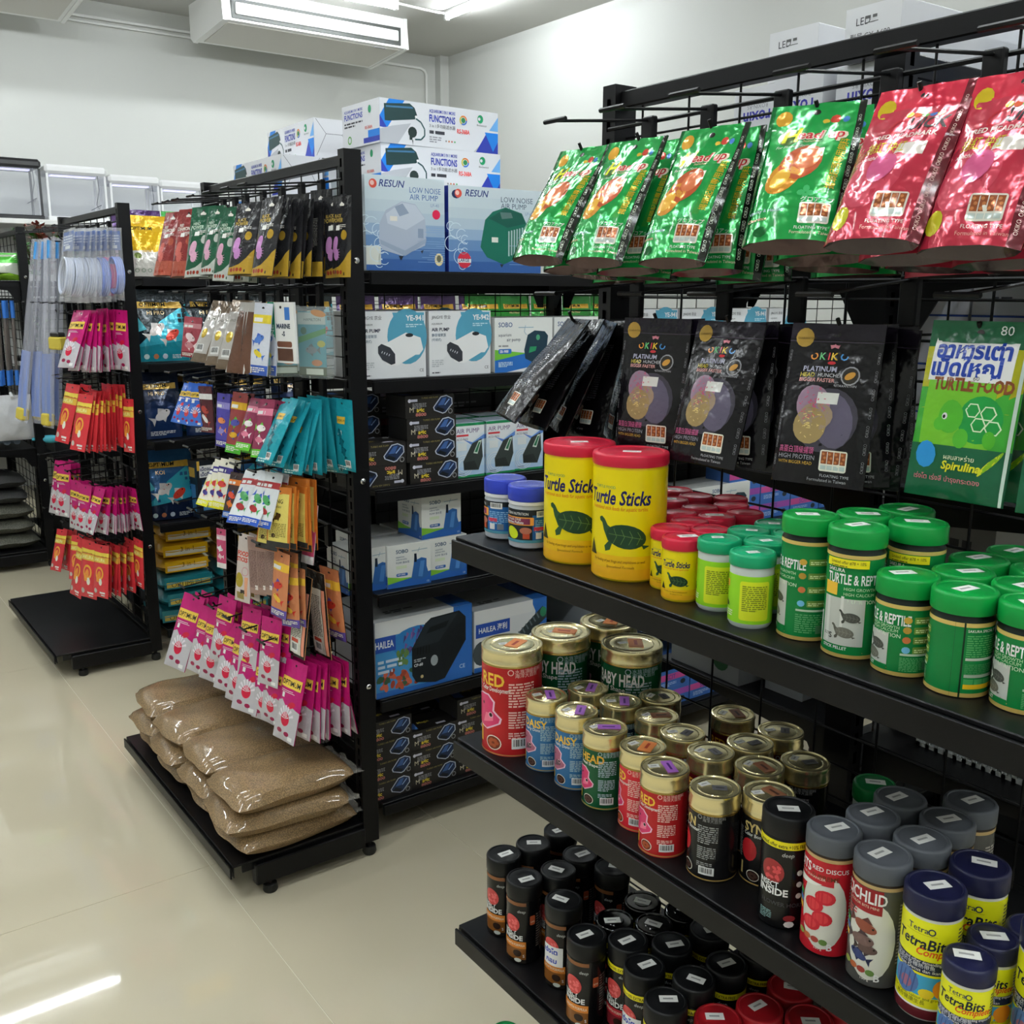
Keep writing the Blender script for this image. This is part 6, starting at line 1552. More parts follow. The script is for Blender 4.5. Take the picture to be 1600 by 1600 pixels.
# --- second bay, seen through the nearest rack
def d_scit(w, h, c):
    p = PR(); p.rect(0,0,w,h,'#3c6cb8'); p.up(); p.rect(0,h*.5,w,h*.36,c); p.up(); p.text('SCIT',w*.3,h*.55,.016,'#5c4ca0',bold=.02); p.up(-1); p.micro(w*.1,h*.4,w*.5,h*.25,3,'#a8c0e4'); p.ell(w*.8,h*.25,.012,.009,'#24303c'); return p
carton_kind('scit_p',.16,.11,.062,'#4470b8', d_scit(.16,.062,'#9c4ca8')); carton_kind('scit_r',.16,.11,.062,'#4470b8', d_scit(.16,.062,'#c84c94'))
n = 0
for zb, rows, x0, cols in ((.7005,3,2.66,4),(.4055,3,2.32,3),(.1005,3,2.18,5)):
    for c in range(cols):
        for k in range(rows):
            carton('scit_p' if (c+k)%2 else 'scit_r', x0+.166*c, 2.325, zb+.0625*k, 0, 'small blue and %s carton, %s shelf bay beyond the nearest rack, column %s, %s up' % ('purple' if (c+k)%2 else 'pink', {.7005:'upper',.4055:'middle',.1005:'low'}[zb], ORD[c], ORD[k]), 'small blue and purple cartons')
for k, x in enumerate((2.18,2.34,2.5)):
    carton('soboair', x+.04*k, 2.335, .7005 if k else .7005, 0, 'white pump carton low in the second bay, %s from its post' % ORD[k], 'white pump cartons')
for k, x in enumerate((2.2,2.41,2.62,2.83)): carton('soboair', x, 2.34, .9805, 0, 'white pump carton in the second bay, knee height row, %s' % ORD[k], 'white pump cartons')
for k, x in enumerate((2.21,2.42,2.63,2.84)): carton('ye1', x, 2.345, 1.2625, 0, 'white and teal pump carton in the second bay, %s' % ORD[k], 'white and teal pump cartons')
carton('hailea2',2.14-.01,2.41,.4055,0,'large blue carton low in the second bay','large blue pump cartons')

# --- lamp boxes on the row behind the nearest rack
def d_rox(w, h):
    p = PR(); p.rect(0,0,w,h,'#cfd0d4'); p.up(); p.text('roxin',w*.18,h*.42,.0195,'#3c3c9c',bold=.02,maxw=w*.6); p.text('ROXIN-RS',w*.24,h*.3,.0065,'#8c8c94'); return p
def d_rox2(w, h):
    p = PR(); p.rect(0,0,w,h,'#d4d5d8'); p.up(); p.text('LED',w*.2,h*.66,.01,'#2c2c34'); p.line([(w*.36,h*.68),(w*.6,h*.68)],.001,'#555'); p.micro(w*.36,h*.85,w*.36,h*.1,1,'#555'); p.text('型号:GX-A600',w*.1,h*.4,.0075,'#333'); p.micro(w*.1,h*.3,w*.7,h*.2,2,'#777'); return p
carton_kind('rox',.3,.088,.085,'#cfd0d4', None, d_rox(.088,.085)); carton_kind('rox2',.3,.088,.07,'#d2d3d6', None, d_rox2(.088,.07))
i = 0
for c, (y, x, n) in enumerate(((1.102,1.42,3),(1.008,1.40,3),(.905,1.41,3))):
    z = 1.5305
    for k in range(n):
        carton('rox', x+.004*(k%2), y, z, 0, 'white lamp carton with upside down lettering, %s stack, %s up' % (ORD[c], ORD[k]), 'white lamp cartons', 'x'); z += .0855
    if c == 1: carton('rox2', x+.02, y+.03, z, 0, 'white lamp carton printed with type number, on top of the second stack', 'white lamp cartons')
    if c == 2: carton('rox2', x-.01, y-.02, z, -2, 'worn white lamp carton standing highest on the stacks', 'white lamp cartons')
def d_led(w, h):
    p = PR(); p.rect(0,0,w,h,'#8c8e90'); p.up(); p.text('Harmmone',w*.22,h*.78,.008,'#3c3c40'); p.text('LED LAMP',w*.2,h*.56,.0125,'#2c2c30',bold=.0); p.ell(w*.74,h*.32,.018,.017,'#1c4c2c',14); p.micro(w*.2,h*.34,w*.3,h*.06,1,'#4c4c50'); 
    for k in range(4): p.ell(w*(.24+.07*k),h*.46,.003,.003,'#2c2c30',8)
    return p
carton_kind('ledlamp',.2,.16,.1,'#85878a', d_led(.2,.1), d_led(.16,.1))  # white card; the shade it stands in is put into the grey
carton('ledlamp',1.33,1.115,.8405,-2,'white lamp carton with its shade painted grey, green leaf mark, on the shelf behind','lamp cartons')
def d_qai(w, h):
    p = PR(); p.rect(0,0,w,h,'#a9adb2'); p.up()
    for k in (0,1): p.rrect(w*.08,h*(.58-.5*k),w*.84,h*.28,.006,'#24386c'); p.up(); p.text('Qaibao',w*.16,h*(.64-.5*k),.014,'#c4cce0',bold=.02,maxw=w*.68); p.up(-1)
    p.text('LED LAMP',w*.2,h*.42,.008,'#4c5058'); return p
carton_kind('qaibao',.2,.075,.12,'#9a9da2', None, d_qai(.075,.12))
carton('qaibao',1.36,.972,.8405,0,'pale lamp carton with two upside down blue badges','lamp cartons', 'x')
carton_kind('shade',.3,.14,.1,'#6e6b69', None, (lambda p: (p.rect(0,0,.14,.1,'#686664'), p.up(), [p.rect(.05+.02*k,.06,.015,.015,'#1c1c1e') for k in range(3)], p)[-1])(PR()))
for k in range(3): carton('shade',1.56,.80,.8405+.1005*k,0,'brown grey carton with three dark squares, %s of the stack behind green cans' % ('bottom','middle','top')[k],'brown grey cartons')
carton_kind('plainw',.3,.16,.075,'#cfd2da', None, (lambda p: (p.rect(0,0,.16,.075,'#cbced8'), p.up(), p.rect(0,.072,.16,.003,'#2c4c9c'), p.micro(.03,.03,.05,.008,1,'#5c6070'), p)[-1])(PR()))
for c, y in enumerate((.92,.755,.59)):
    for k in range(4): carton('plainw',1.62,y,1.2205+.0755*k,0,'white carton with blue edge behind turtle food pouches, %s stack, %s up' % (ORD[c], ORD[k]),'white cartons with blue edges')
carton_kind('bluepost',.03,.12,.42,'#2c56a8', None, None); 
carton_kind('bigw',.4,.26,.36,'#c4c8d0', None, (lambda p: (p.rect(0,0,.26,.36,'#c6c9d2'), p.up(), p.rect(0,0,.03,.36,'#2c5cac'), p.ring(.15,.2,.06,.004,'#a8acb8'), p.micro(.06,.33,.16,.03,2,'#888'), p)[-1])(PR()))
carton('bigw',1.62,.62,1.5305,0,'large white carton with blue edge at the top right','large white cartons')
# white perforated baskets
def basket(x, y, z, L, Wd, H, label):
    m = MB(); t = .003
    for s in (-1,1):
        for k in range(int(L/.014)+1):
            xx = -L/2+k*.014; m.box(xx,s*Wd/2-t/2,0,xx+.006,s*Wd/2+t/2,H)
        for k in range(int(Wd/.014)+1):
            yy = -Wd/2+k*.014; m.box(s*L/2-t/2,yy,0,s*L/2+t/2,yy+.006,H)
        for zz in (0,H*.33,H*.66):
            m.box(-L/2,s*Wd/2-t/2,zz,L/2,s*Wd/2+t/2,zz+.006); m.box(s*L/2-t/2,-Wd/2,zz,s*L/2+t/2,Wd/2,zz+.006)
    b_ = empty('basket', (x, y, z)); mw_ = mat('white_basket_plastic','#c4c8c8',.4)
    obj('side_grid', m, mw_, b_); obj('bottom', MB().box(-L/2,-Wd/2,0,L/2,Wd/2,t), mw_, b_)
    r = MB()
    for s in (-1,1): r.bevbox(-L/2-.008,s*Wd/2-.008,H-.004,L/2+.008,s*Wd/2+.008,H+.004,.002); r.bevbox(s*L/2-.008,-Wd/2-.008,H-.004,s*L/2+.008,Wd/2+.008,H+.004,.002)
    obj('rim', r, mw_, b_)
    return tag(b_, label, 'basket', 'white baskets')
basket(1.42,.66,.8405,.3,.16,.1,'white perforated basket behind the grey lidded cans, upper one')
basket(1.42,.46,.8405,.3,.16,.1,'white perforated basket behind the navy lidded cans')

# ================================================================ brown pellet bags on the middle rack's base
def pillow(L, Wd, T, seed, n=22, m_=16, crimp=.02):
    rg = random.Random(seed); ph = [rg.uniform(0,6.28) for _ in range(8)]
    m = MB()
    def hgt(a, b):
        e = max(1-abs(a)**3.2,0)*max(1-abs(b)**3.2,0)
        return e**.42
    def pt(i, j, s):
        a = -1+2*i/n; b = -1+2*j/m_
        h = hgt(a, b); x = a*L/2; y = b*Wd/2
        k = 1-.07*abs(b)**4*(1 if True else 0); x *= k; y *= 1-.06*abs(a)**5
        wz = .003*math.sin(a*4+ph[0]+2*b)*math.sin(b*4+ph[1])+.0012*math.sin(a*9+ph[2])*math.cos(b*7+ph[3])
        edge = .002*math.sin(b*6+ph[4])*(abs(a)**6)
        return (x+edge, y, T/2+s*(T/2)*h*(1 if s > 0 else .92)+(wz*h if s > 0 else wz*.3*h)+.003*math.sin(a*5+b*4+ph[5])*(1-h))
    W_ = n+1
    for s in (1,-1):
        pts = [pt(i,j,s) for j in range(m_+1) for i in range(n+1)]; fs = []
        for j in range(m_):
            for i in range(n):
                q = (j*W_+i, j*W_+i+1, (j+1)*W_+i+1, (j+1)*W_+i); fs.append(q if s > 0 else tuple(reversed(q)))
        m.add(pts, fs)
    return m.mesh('pellet_bag', True)
def pellet_mat(name, c1, c2, film=.55):
    m = bpy.data.materials.new(name); m.use_nodes = True; nt = m.node_tree; n = nt.nodes; l = nt.links; b = n['Principled BSDF']
    tc = n.new('ShaderNodeTexCoord'); v = n.new('ShaderNodeTexVoronoi'); v.inputs['Scale'].default_value = 330
    l.new(tc.outputs['Object'], v.inputs['Vector'])
    r = n.new('ShaderNodeValToRGB'); r.color_ramp.elements[0].color = (*lin(c1),1); r.color_ramp.elements[1].color = (*lin(c2),1); r.color_ramp.elements[1].position = .6
    l.new(v.outputs['Distance'], r.inputs['Fac']); l.new(r.outputs[0], b.inputs['Base Color'])
    b.inputs['Roughness'].default_value = .6; b.inputs['Coat Weight'].default_value = film; b.inputs['Coat Roughness'].default_value = .05
    nz = n.new('ShaderNodeTexNoise'); nz.noise_type = 'RIDGED_MULTIFRACTAL'; nz.inputs['Scale'].default_value = 7; nz.inputs['Detail'].default_value = 3; l.new(tc.outputs['Object'], nz.inputs['Vector'])
    bp = n.new('ShaderNodeBump'); bp.inputs['Strength'].default_value = .8; bp.inputs['Distance'].default_value = .012; l.new(nz.outputs['Fac'], bp.inputs['Height']); l.new(bp.outputs[0], b.inputs['Coat Normal'])
    return m
M_PEL = pellet_mat('brown_pellets_in_film', '#c09c6c', '#77603f', .9)
M_FILM = mat('clear_bag_edge', '#dfd9cc', .12, alpha=.3, bump=(60,.6,.004))
BAGS = [pillow(.335,.225,.075,s) for s in (1,2,3)]
for b_ in BAGS: b_.materials.append(M_PEL)
def seal_mesh(L, Wd):
    m = MB(); n = 14; vs = []; rg = random.Random(4)
    for j in range(n+1):
        y = -Wd*.44+Wd*.88*j/n; w = .005*math.sin(j*1.7); vs += [(L/2-.012, y, .037), (L/2+.022+.004*math.sin(j), y, .035+w)]
    m.add(vs, [(2*j,2*j+1,2*j+3,2*j+2) for j in range(n)]); return m.mesh('bag_seal', True)
SEAL = seal_mesh(.335,.225); SEAL.materials.append(M_FILM)
q = PR(); 
for k in range(6): q.line([(.002*k,.0),(.006+.004*k,.02+.004*(k%3))],.0016,'#2c2420')
q.ring(.04,.015,.01,.0016,'#2c2420',12); q.line([(.05,.01),(.06,.03)],.0016,'#2c2420')
i = 0
for c, y in enumerate((2.275,2.50,2.725,2.945)):
    for k in range(3):
        o = obj('pellet_bag', BAGS[(c+k)%3], None, None, (.925+(.012,-.012,.006)[k]+.008*(c%2), y+(.004,-.006,.0)[k], .1005+.058*k), math.radians((3,-4,2,-2)[(c+k)%4]))
        obj('bag_seal', SEAL, None, o)
        tag(o, 'brown pellet bag in clear plastic, %s pile from the bolted post, %s' % (ORD[c], ('bottom','middle','top')[k]), 'bag', 'brown pellet bags')

# ================================================================ large pouches on the shelving row behind
def d_big(w, h, top, low, band, txt, sub, kind):
    p = PR(); b = .012-h; p.rect(-w/2,b,w,h,top); p.up()
    if kind == 'koi':
        p.poly([(-w/2,b),(w/2,b),(w/2,b+h*.3),(-w/2,b+h*.2)],low); p.poly([(-w/2,b+h*.2),(-w*.3,b+h*.34),(-w*.05,b+h*.55),(w*.1,b+h*.62),(w/2,b+h*.8),(w/2,b+h*.3)],'#38a8bc'); p.poly([(-w/2,b+h*.7),(-w*.3,b+h*.45),(-w/2,b+h*.4)],'#5cc4d4'); p.up()
        p.fish(-w*.12,b+h*.44,w*.5,'#dcd4d0','#e0dcd8',1,rot=35); p.fish(w*.16,b+h*.36,w*.46,'#c83c2c','#d8d0cc',1,rot=35); p.ell(-w*.1,b+h*.47,w*.07,h*.03,'#c83c2c',10,35); p.ell(w*.1,b+h*.34,w*.04,h*.03,'#2c2424',8)
        for k in range(3): p.ell(-w*.34+w*.17*k,b+h*.07,w*.05,w*.05,('#c8e0e0','#c07850','#c8d4e0')[k],10)
        p.micro(w*.14,b+h*.1,w*.3,h*.06,3,'#d8e8ec')
    elif kind == 'yel':
        p.rect(-w/2,b,w,h*.42,'#d8d4cc'); p.ell(-w*.3,b+h*.34,w*.08,h*.05,'#6c7c3c',10); p.ell(w*.2,b+h*.3,w*.09,h*.04,'#c8843c',10); p.rect(-w*.2,b+h*.4,w*.4,h*.1,'#dcac1c')
        p.up(); p.text('3 in 1',-w*.12,b+h*.43,h*.045,'#8c6c14'); 
        for k in range(3): p.ring(-w*.34+w*.14*k,b+h*.1,w*.045,w*.01,'#4c7c54',12)
    else:
        p.poly([(-w/2,b),(w/2,b),(w/2,b+h*.45),(0,b+h*.6),(-w/2,b+h*.5)],low); p.up(); p.fish(0,b+h*.35,w*.6,'#d8d4d4','#c8c4c4',1,rot=30); p.micro(-w*.3,b+h*.12,w*.6,h*.07,3,'#dcdcdc')
    p.rect(-w*.42,b+h*.74,w*.84,h*.1,band); p.up(); p.text(txt,-w*.38,b+h*.762,h*.058,'#22221c',bold=.01,maxw=w*.76); p.up(-1); p.text(sub,-w*.26,b+h*.65,h*.055,'#e0c090',bold=.02,maxw=w*.5)
    return p
def bigp(key, w, h, t, pr, cols, desc):
    pack(key, w, h, t, 'stand', pr, cols, M_FOIL, seed=len(PK), name='standing_pouch'); PINFO[key] = (desc, 'pouch')
bigp('b_yel',.17,.235,.03, d_big(.17,.235,'#d8aa14','#d8d4cc','#e0b428','OPTIMUM','','yel'),('#d8aa14','#b88c10','#d8d4cc'),'yellow and white pouch')
bigp('b_koi',.21,.285,.03, d_big(.21,.285,'#14242c','#1a8494','#c8a040','OPTIMUM','HI PRO','koi'),('#14242c','#101c24','#1a8494'),'black and turquoise koi pouch')
bigp('b_koi2',.2,.29,.03, d_big(.2,.29,'#2c5c8c','#16223c','#d0a83c','OPTIMUM','KOI','koi'),('#2c6c94','#101c34','#16223c'),'blue koi pouch')
bigp('b_navy',.17,.27,.028, d_big(.17,.27,'#12203c','#162c54','#c8a040','OPTIMUM','HI PRO','x'),('#12203c','#101c34','#101c34'),'dark navy pouch')
bigp('b_pur',.2,.27,.03, d_big(.2,.27,'#3c1c54','#b8a4b8','#d0a038','OPTIMUM','HI PRO','x'),('#3c1c54','#2c1440','#2c1440'),'dark purple pouch')
bigp('b_grn',.2,.27,.03, d_big(.2,.27,'#1c7c24','#9cd088','#d8a838','OPTIMUM','HI PRO','x'),('#1c7c24','#145c1c','#145c1c'),'bright green pouch')
cnt = {}
def stand(key, x, y, z, yaw, tilt=0, where='', sc=1.):
    name, me, parts, w, h = PK[key]
    mw = Matrix.Translation((x,y,z)) @ Matrix.Rotation(math.radians(yaw),4,'Z') @ Matrix.Rotation(math.radians(tilt),4,'X') @ Matrix.Translation((0,0,(h-.012)*sc)) @ Matrix.Scale(sc,4)
    o = obj(name, me, None, None, mw=mw)
    for pn, pm in parts: obj(pn, pm, None, o)
    k = (key, where); cnt[k] = cnt.get(k, 0)+1
    tag(o, '%s standing %s, %s from the left' % (PINFO[key][0], where, ORD[cnt[k]-1]), 'pouch', 'large pouches on the shelving row behind')
W1, W2, W3, W4 = 'on the highest shelf behind', 'on the second shelf behind', 'on the third shelf behind', 'on the fourth shelf behind'
for k, x in enumerate((1.255,1.42)): stand('b_yel', x, 4.14, 1.534, 2-6*k, -4, W1)
for k, x in enumerate((1.27,1.47,1.68,1.9)): stand('b_pur' if k == 0 else 'b_grn', x, 4.3, 1.534, (4,-8,5,0)[k], -6, W1)
stand('b_koi', 1.283, 4.14, 1.202, 0, -4, W2); stand('b_koi', 1.5, 4.15, 1.202, -3, -4, W2); stand('b_koi', 1.72, 4.15, 1.202, 3, -4, W2); stand('b_koi', 1.95, 4.15, 1.202, 3, -4, W2)
for k in range(4): stand('b_pur', 2.17+.22*k, 4.15, 1.202, (3,-5,2,-3)[k], -4, W2)
for k in range(6): stand('b_grn', 2.86+.2*k, 4.14, 1.202, (-6,8,0,4,-4,3)[k], -4, W2) if 2.86+.2*k < 3.85 else None
for k in range(4): stand('b_navy', 1.255+.19*k, 4.14, .891, (2,-12,6,0)[k], -4, W3)
stand('b_koi', 1.36, 4.3, .891, 0, -4, W3)
stand('b_koi2', 1.27, 4.14, .552, -3, -4, W4); stand('b_koi2', 1.6, 4.15, .552, 4, -4, W4); stand('b_koi2', 1.82, 4.15, .552, 4, -4, W4)
p = PR(); p.rect(0,0,.1,.24,'#1c2028'); p.up(); p.rect(.01,.17,.08,.05,'#e4e4e0'); p.up(); p.text('เม็ดจม',.015,.198,.014,'#2c3464',bold=.03,maxw=.07); p.text('เม็ดจิ๋ว',.015,.176,.014,'#2c3464',bold=.03,maxw=.07); p.up(-1); p.rect(.02,.03,.07,.11,'#4c84b8'); p.rect(.0,.2,.012,.04,'#c8a040'); p.rect(.02,.14,.06,.02,'#16344c')
carton_kind('notebox',.1,.08,.24,'#1c2028', p, (lambda q: (q.rect(0,0,.08,.24,'#1c2a3c'), q.up(), q.rect(.01,.02,.05,.12,'#3c74a8'), q.rect(.01,.17,.05,.04,'#c8a040'), q)[-1])(PR()))
carton('notebox', 1.41, 4.12, .5515, 8, 'dark carton with white handwritten note beside the blue koi pouch', 'noted cartons')
# pouches lying flat in two piles
def lying(w, d, t, top, front, edge, txt, seed):
    me = pillow(w, d, t, seed, 12, 10); me.name = 'lying_pouch'
    me.materials.append(mat('lying_'+top, top, .28, .1, bump=(45,.3,.005), coat=.4))
    return me
def lie_print(w, t, c1, c2, txt):
    p = PR(); p.rect(-w*.42,-t*.3,w*.84,t*.62,c1); p.up(); p.rect(-w*.38,-t*.22,w*.76,t*.28,c2); p.up(); p.text(txt,-w*.1 if txt == '3 in 1' else -w*.3,-t*.05 if txt == '3 in 1' else -t*.2,t*.26,'#4c3c10'); return p
LY = lying(.22,.28,.075,'#cc9c18','#d8d4cc','#c89414','3 in 1',21); LT = lying(.24,.3,.08,'#1c7884','#1c7884','#145c68','OPTIMUM',22)
lp_y = lie_print(.22,.075,'#d8a818','#d4d0c4','3 in 1').build('edge_print', lambda u, v, o: (u, -.132-o-.006*(1-(u/.1)**2), .0375+v), M_FOIL, me_only=True, du=.02)
lp_t = lie_print(.24,.08,'#1c7884','#c8b04c','OPTIMUM').build('edge_print', lambda u, v, o: (u, -.142-o-.006*(1-(u/.11)**2), .04+v), M_FOIL, me_only=True, du=.02)
for c, x in enumerate((1.30,1.56)):
    z = .101
    for k in range(3 if c == 0 else 3):
        o = obj('lying_pouch', LT, None, None, (x+.006*k, 4.24-.004*k, z), math.radians((-3,4,-2)[k])); obj('edge_print', lp_t, None, o); z += .072
        tag(o, 'teal pouch lying flat on the bottom shelf, %s pile, %s from below' % (('left','right')[c], ORD[k]), 'pouch', 'pouches lying flat')
    for k in range(3 if c == 0 else 2):
        o = obj('lying_pouch', LY, None, None, (x+(.0,.01,.03)[k], 4.23, z), math.radians((3,-2,-4)[k])); obj('edge_print', lp_y, None, o); z += .066
        tag(o, 'yellow pouch lying flat on the teal ones, %s pile, %s from below' % (('left','right')[c], ORD[k]), 'pouch', 'pouches lying flat')

# ================================================================ clear clamshell packs on the middle rack
def clamshell(T, yaw, label, front=True):
    c = empty('clamshell_pack', T, math.radians(yaw))
    w, h, t = .1,.17,.036; mc = mat('clear_clamshell','#c9d0ce',.1,alpha=.3,coat=.4)
    m = MB(); m.bevbox(-w/2,-t/2,.012-h,w/2,t/2,.012,.01); obj('shell', m, mc, c)
    p = PR(); p.rect(-w*.4,.012-h*.93,w*.8,h*.86,'#4c9cac'); p.up(); p.rect(-w*.4,-.03,w*.8,.028,'#c4d0cc'); p.text('HAMILTON',-w*.22,-.022,.007,'#3c4c54'); p.poly([(-w*.4,-.075),(w*.4,-.05),(w*.4,-.038),(-w*.4,-.06)],'#4c9c54'); p.ell(w*.2,-.004,.022,.008,'#d88c2c',14,-10); p.fish(-w*.02,-.09,.05,'#7c8c94','#5c6c74',-1); p.ell(w*.26,-.075,.012,.008,'#b8b83c',10); p.ell(w*.12,-.12,.016,.008,'#c87c44',10); p.rect(-w*.4,-.15,w*.8,.02,'#3c4c2c'); p.rect(-w*.2,-.148,w*.5,.014,'#cfd8cc'); p.ell(-w*.24,-.045,.009,.009,'#2c6c54',10)
    p.build('insert_card', lambda u, v, o: (u, -t/2+.004-o, v), M_CARD, c)
    p = PR(); p.rect(-.012,.012-h*.9,.024,h*.8,'#c9cec8'); p.up(); p.micro(-.009,-.02,.018,.12,24,'#5c6058')
    p.build('side_card', lambda u, v, o: (-w/2+.003-o, -u, v), M_CARD, c)
    return tag(c, label, 'pack', 'clear clamshell packs')
clamshell((1.055,2.235,1.432), -62, 'clear clamshell pack with fish card, next to the bolted post')
clamshell((1.0,2.30,1.434), -20, 'clear clamshell pack turned sideways showing its text strip')

# ================================================================ nets in clear sleeves on the far rack
M_SLEEVE = mat('clear_sleeve_film','#e4e6f4',.14,alpha=.26,bump=(40,.5,.006))
def net_sleeve(T, tilt, roll, label, blue, sponge):
    n_ = empty('net_sleeve', T); n_.rotation_euler = (0,0,0)
    n_.matrix_world = Matrix.Translation(T) @ Matrix.Rotation(math.radians(-84),4,'Z') @ Matrix.Rotation(-math.radians(tilt),4,'X') @ Matrix.Rotation(math.radians(roll),4,'Y')
    F, B = pouch_fn(.13,.76,.012,'flat',.003,int(abs(roll)*10)+3)
    me = pouch_body(.13,.76,.012,'flat',F,B,(None,None,None)); me.name = 'sleeve'; obj('sleeve', me, M_SLEEVE, n_)
    m = MB(); m.cyl((.0,0,-.02),(.004,0,-.5),.004,8); obj('handle', m, mat('grey_handle','#6c7078',.4), n_)
    m = MB(); m.cyl((0,0,-.0),(0,0,-.07),.009,8); obj('grip', m, mat('blue_grip','#3c94d8' if blue else '#4c5258',.4), n_)
    m = MB()
    for k in range(5): m.path([(-.05+.02*k,-.004,-.45),(-.05+.021*k,-.006,-.6),(-.045+.02*k,-.003,-.72)], .006, 6)
    obj('net_cloth', m.mesh('net_cloth', True), mat('pale_net_cloth','#aeb4d8' if not blue else '#8ea4e0',.8,alpha=.7), n_)
    if sponge: obj('sponge', MB().bevbox(-.035,-.02,-.74,.035,.015,-.69,.006), mat('yellow_sponge','#d8c44c',.8,bump=(300,.5,.002)), n_)
    return tag(n_, label, 'net', 'cleaning nets in clear sleeves')
for k, (x, y) in enumerate(((.945,4.62),(.965,4.6),(.985,4.62),(.955,4.44),(.99,4.45))):
    net_sleeve((x, y, 1.676), (9,8,7,6,5)[k], (2,-3,1,-2,2)[k], 'long clear sleeve with aquarium cleaner, %s from the left edge of the rack' % ORD[k], k == 0, k in (0,2,3))
t = empty('sponge_cleaner', (.93,4.33,1.30)); t.rotation_euler = (0,0,math.radians(-70))
obj('sponge', MB().bevbox(-.04,-.02,-.05,.04,.02,.0,.006), mat('yellow_sponge','#d8c44c',.8), t); obj('holder', MB().bevbox(-.03,-.016,0,.03,.016,.018,.004), mat('black_holder','#1c1c1e',.4), t)
m = MB(); m.cyl((0,0,.01),(.03,.03,.36),.004,8); obj('handle', m, mat('grey_handle','#6c7078',.4), t)
tag(t, 'cleaner with large yellow sponge held before the clear sleeves', 'sponge cleaner')

# ================================================================ the furthest rack at the left edge
for k in range(5):
    o = empty('hand_net', (1.0+.02*k-.03, 5.86+.05*(k%2), 1.43)); m = MB(); m.cyl((0,0,0),(-.01,0,-.4),.008,8)
    obj('handle', m, mat('brown_twisted_handle','#5c5450',.5), o)
    g = MB(); g.cyl((0,0,.0),(0,0,-.09),.011,8); obj('grip', g, mat('blue_grip_b','#2c6cc0',.4), o); g = MB(); g.cyl((-.009,0,-.36),(-.011,0,-.44),.011,8); obj('net_socket', g, mat('blue_grip_b','#2c6cc0',.4), o)
    tag(o, 'brown net handle with blue ends at the left edge, %s along' % ORD[k], 'net', 'brown net handles')
o = empty('net_bag', (1.0,5.84,.93)); F, B = pouch_fn(.2,.24,.04,'flat',.006,9); me = pouch_body(.2,.24,.04,'flat',F,B,(None,None,None)); obj('bag', me, mat('white_net_film','#dcdde0',.4,alpha=.75,bump=(50,.5,.006)), o); obj('tie', MB().cyl((0,-.02,.0),(0,.02,.02),.008,8), mat('white_cord','#e0e0e0',.6), o)
tag(o, 'white netting bag hanging below the net handles', 'net bag')
for k in range(4):
    m = MB(); x = .86+.05*k; z = .675+.02*(k%2)
    m.lathe([(.018,0),(.018,.22),(.013,.22),(.013,0)], 18); o = obj('grey_pipe', m.mesh('grey_pipe', True), mat('grey_pipe_plastic','#7c8894',.4)); o.location = (x,5.86,.6755+.0185); o.rotation_euler = (-PI/2,0,.15*(k-1)); tag(o, 'grey plastic pipe end lying on the shelf at left edge, %s along' % ORD[k], 'pipe', 'grey pipes')
m = MB(); m.lathe([(.008,0),(.01,.03),(.02,.05),(.022,.1),(.018,.13),(.006,.135)], 16); o = obj('nozzle', m.mesh('nozzle', True), mat('teal_plastic','#3ca4b8',.35)); o.location = (1.08,5.84,.6785); o.rotation_euler = (PI/2,0,1.1); o.location.z = .70; tag(o, 'teal plastic nozzle lying at the shelf end', 'nozzle')
SB = [pillow(.26,.34,.085,s,14,12) for s in (31,32)]
for b_, c in zip(SB, (('#8a8a7a','#3c3c34'),('#4a4a48','#1c1c1c'))): b_.materials.append(pellet_mat('sand_'+c[0], *c))
for k in range(5):
    o = obj('sand_bag', SB[0 if k < 3 else 1], None, None, (.945-.01*k, 6.0, .101+.083*k), math.radians((2,-3,4,-2,3)[k])); tag(o, '%s bag of sand at the left edge, %s from the floor' % ('grey' if k < 3 else 'dark', ORD[k]), 'bag', 'sand bags')
pack('grassbag', .2,.14,.04,'flat', (lambda p: (p.rect(-.1,-.128,.2,.14,'#c8d0c0'), p.rect(-.1,-.04,.2,.05,'#4cac3c'), p.up(), p.poly([(-.1,-.128),(.1,-.128),(.1,-.1),(.06,-.09),(0,-.105),(-.06,-.09),(-.1,-.1)],'#7cac2c'), p)[-1])(PR()), ('#c8d0c0','#4cac3c','#4cac3c'), M_FOIL, name='standing_pouch'); PINFO['grassbag'] = ('white and green bag','bag')
stand('grassbag', 1.0, 5.88, 1.532, -20, 0, 'at the left edge shelf')

# plastic plants
def plant(x, y, z, col, n, H, label, seed):
    rg = random.Random(seed); o = empty('plastic_plant', (x,y,z))
    obj('pot', MB().bevbox(-.03,-.03,0,.03,.03,.03,.006), mat('black_holder','#1c1c1e',.4), o)
    s = MB(); lf = MB()
    for k in range(n):
        a = rg.uniform(0,6.28); r = rg.uniform(.02,.1); h = H*rg.uniform(.7,1.05); pts = [(0,0,.02)]
        for i in range(1,6): t = i/5; pts.append((r*math.cos(a)*t**1.5,r*math.sin(a)*t**1.5,.02+h*t))
        s.path(pts,.0018,5)
        for i in range(1,6):
            for q in range(5):
                b = rg.uniform(0,6.28); P0 = Vector(pts[i]); L = rg.uniform(.03,.055); d = Vector((math.cos(b),math.sin(b),rg.uniform(-.1,.5)))*L; sd = d.cross(Vector((0,0,1))).normalized()*L*.22
                lf.add([P0,P0+d*.5+sd,P0+d,P0+d*.5-sd],[(0,1,2,3)])
    obj('stem', s, mat('plant_stem','#5c4a30',.5), o); g = obj('leaves', lf, mat('leaf_'+col,col,.45), o); g['kind'] = 'stuff'
    return tag(o, label, 'plant', 'plastic plants')
plant(1.27,5.98,1.502,'#8c3a2c',16,.3,'red plastic plant on the furthest shelving row',1)
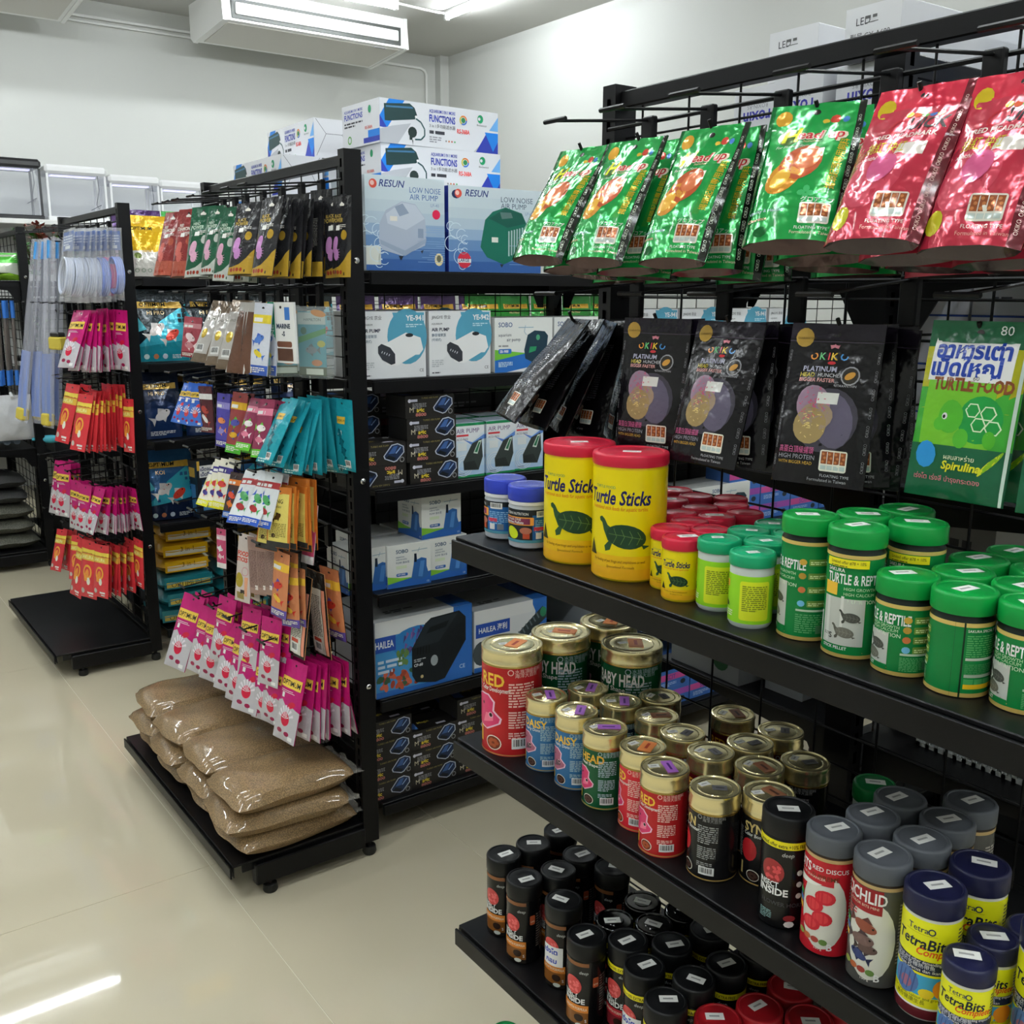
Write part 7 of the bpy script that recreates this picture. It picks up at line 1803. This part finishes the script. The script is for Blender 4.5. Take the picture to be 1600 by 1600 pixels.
plant(1.2,5.96,1.502,'#3c8c34',12,.26,'green plastic plant left of the red one',2)
plant(1.42,6.0,1.502,'#4c9c3c',8,.24,'green plastic plant right of the red one',3)
plant(1.2,5.96,1.102,'#4c7c34',7,.24,'green plastic plant one shelf below the red one',4)

# ================================================================ tanks on the back display
d_ = empty('tank_display', (0,7.75,0))
obj('top_board', MB().bevbox(-2.2,0,1.93,3.4,.62,1.965,.004), M_WHITE, d_)
for x in (-2.1,-.7,.7,2.1,3.3):
    for y in (.03,.59): obj('post', MB().box(x-.02,y-.02,0,x+.02,y+.02,1.93), M_BLK, d_)
for z in (.4,.9,1.4): obj('shelf', MB().bevbox(-2.2,.02,z,3.4,.6,z+.03,.003), M_BLK, d_)
tag(d_, 'tall display along the back wall carrying the fish tanks', 'display shelf')
def tank(x, w, z0, h, hoodc, label, lamp):
    t = empty('fish_tank', (x,7.9,z0)); dd = .3; g = mat('tank_glass','#eef2fa',.05,alpha=.12); wm = mat('tank_'+hoodc, hoodc, .35)
    m = MB()
    for y in (0,dd): m.box(.012,y,.02,w-.012,y+.004,h)
    for xx in (.008,w-.012): m.box(xx,.004,.02,xx+.004,dd,h)
    obj('glass', m, g, t)
    for xx in (0,w-.014):
        for y in (-.004,dd-.01): obj('frame_post', MB().box(xx,y,.01,xx+.014,y+.014,h), wm, t)
    obj('base', MB().bevbox(-.005,-.01,0,w+.005,dd+.01,.035,.006), wm, t)
    hd = obj('hood', MB().bevbox(-.008,-.015,h,w+.008,dd+.015,h+.062,.018), wm, t)
    obj('lamp_strip', MB().box(.05,.08,h-.008,w-.05,.14,h), mat('tank_lamp','#ffffff',.4,emit=('#c8c4ff',1.2)), hd)
    c = MB(); c.path([(w*.85,-.012,h),(w*.86,-.02,h-.1),(w*.8,-.02,h-.2),(w*.84,-.02,h-.23),(w*.88,-.02,h-.2),(w*.7,-.02,h-.24)], .0025, 5); obj('power_cord', c.mesh('power_cord', True), mat('grey_cord','#54545c',.5), t)
    return tag(t, label, 'fish tank', 'fish tanks with hoods')
tank(1.33,.35,1.966,.35,'#1c1c1e','fish tank with black hood at the left edge',True)
tank(1.715,.405,1.966,.325,'#e4e4e4','empty fish tank with white hood, next to the black hooded one',True)
tank(2.145,.355,1.966,.285,'#e4e4e4','empty fish tank with white hood, second from the black hooded one',True)
tank(2.51,.345,1.966,.27,'#e4e4e4','empty fish tank with white hood, beside the middle rack post',True)
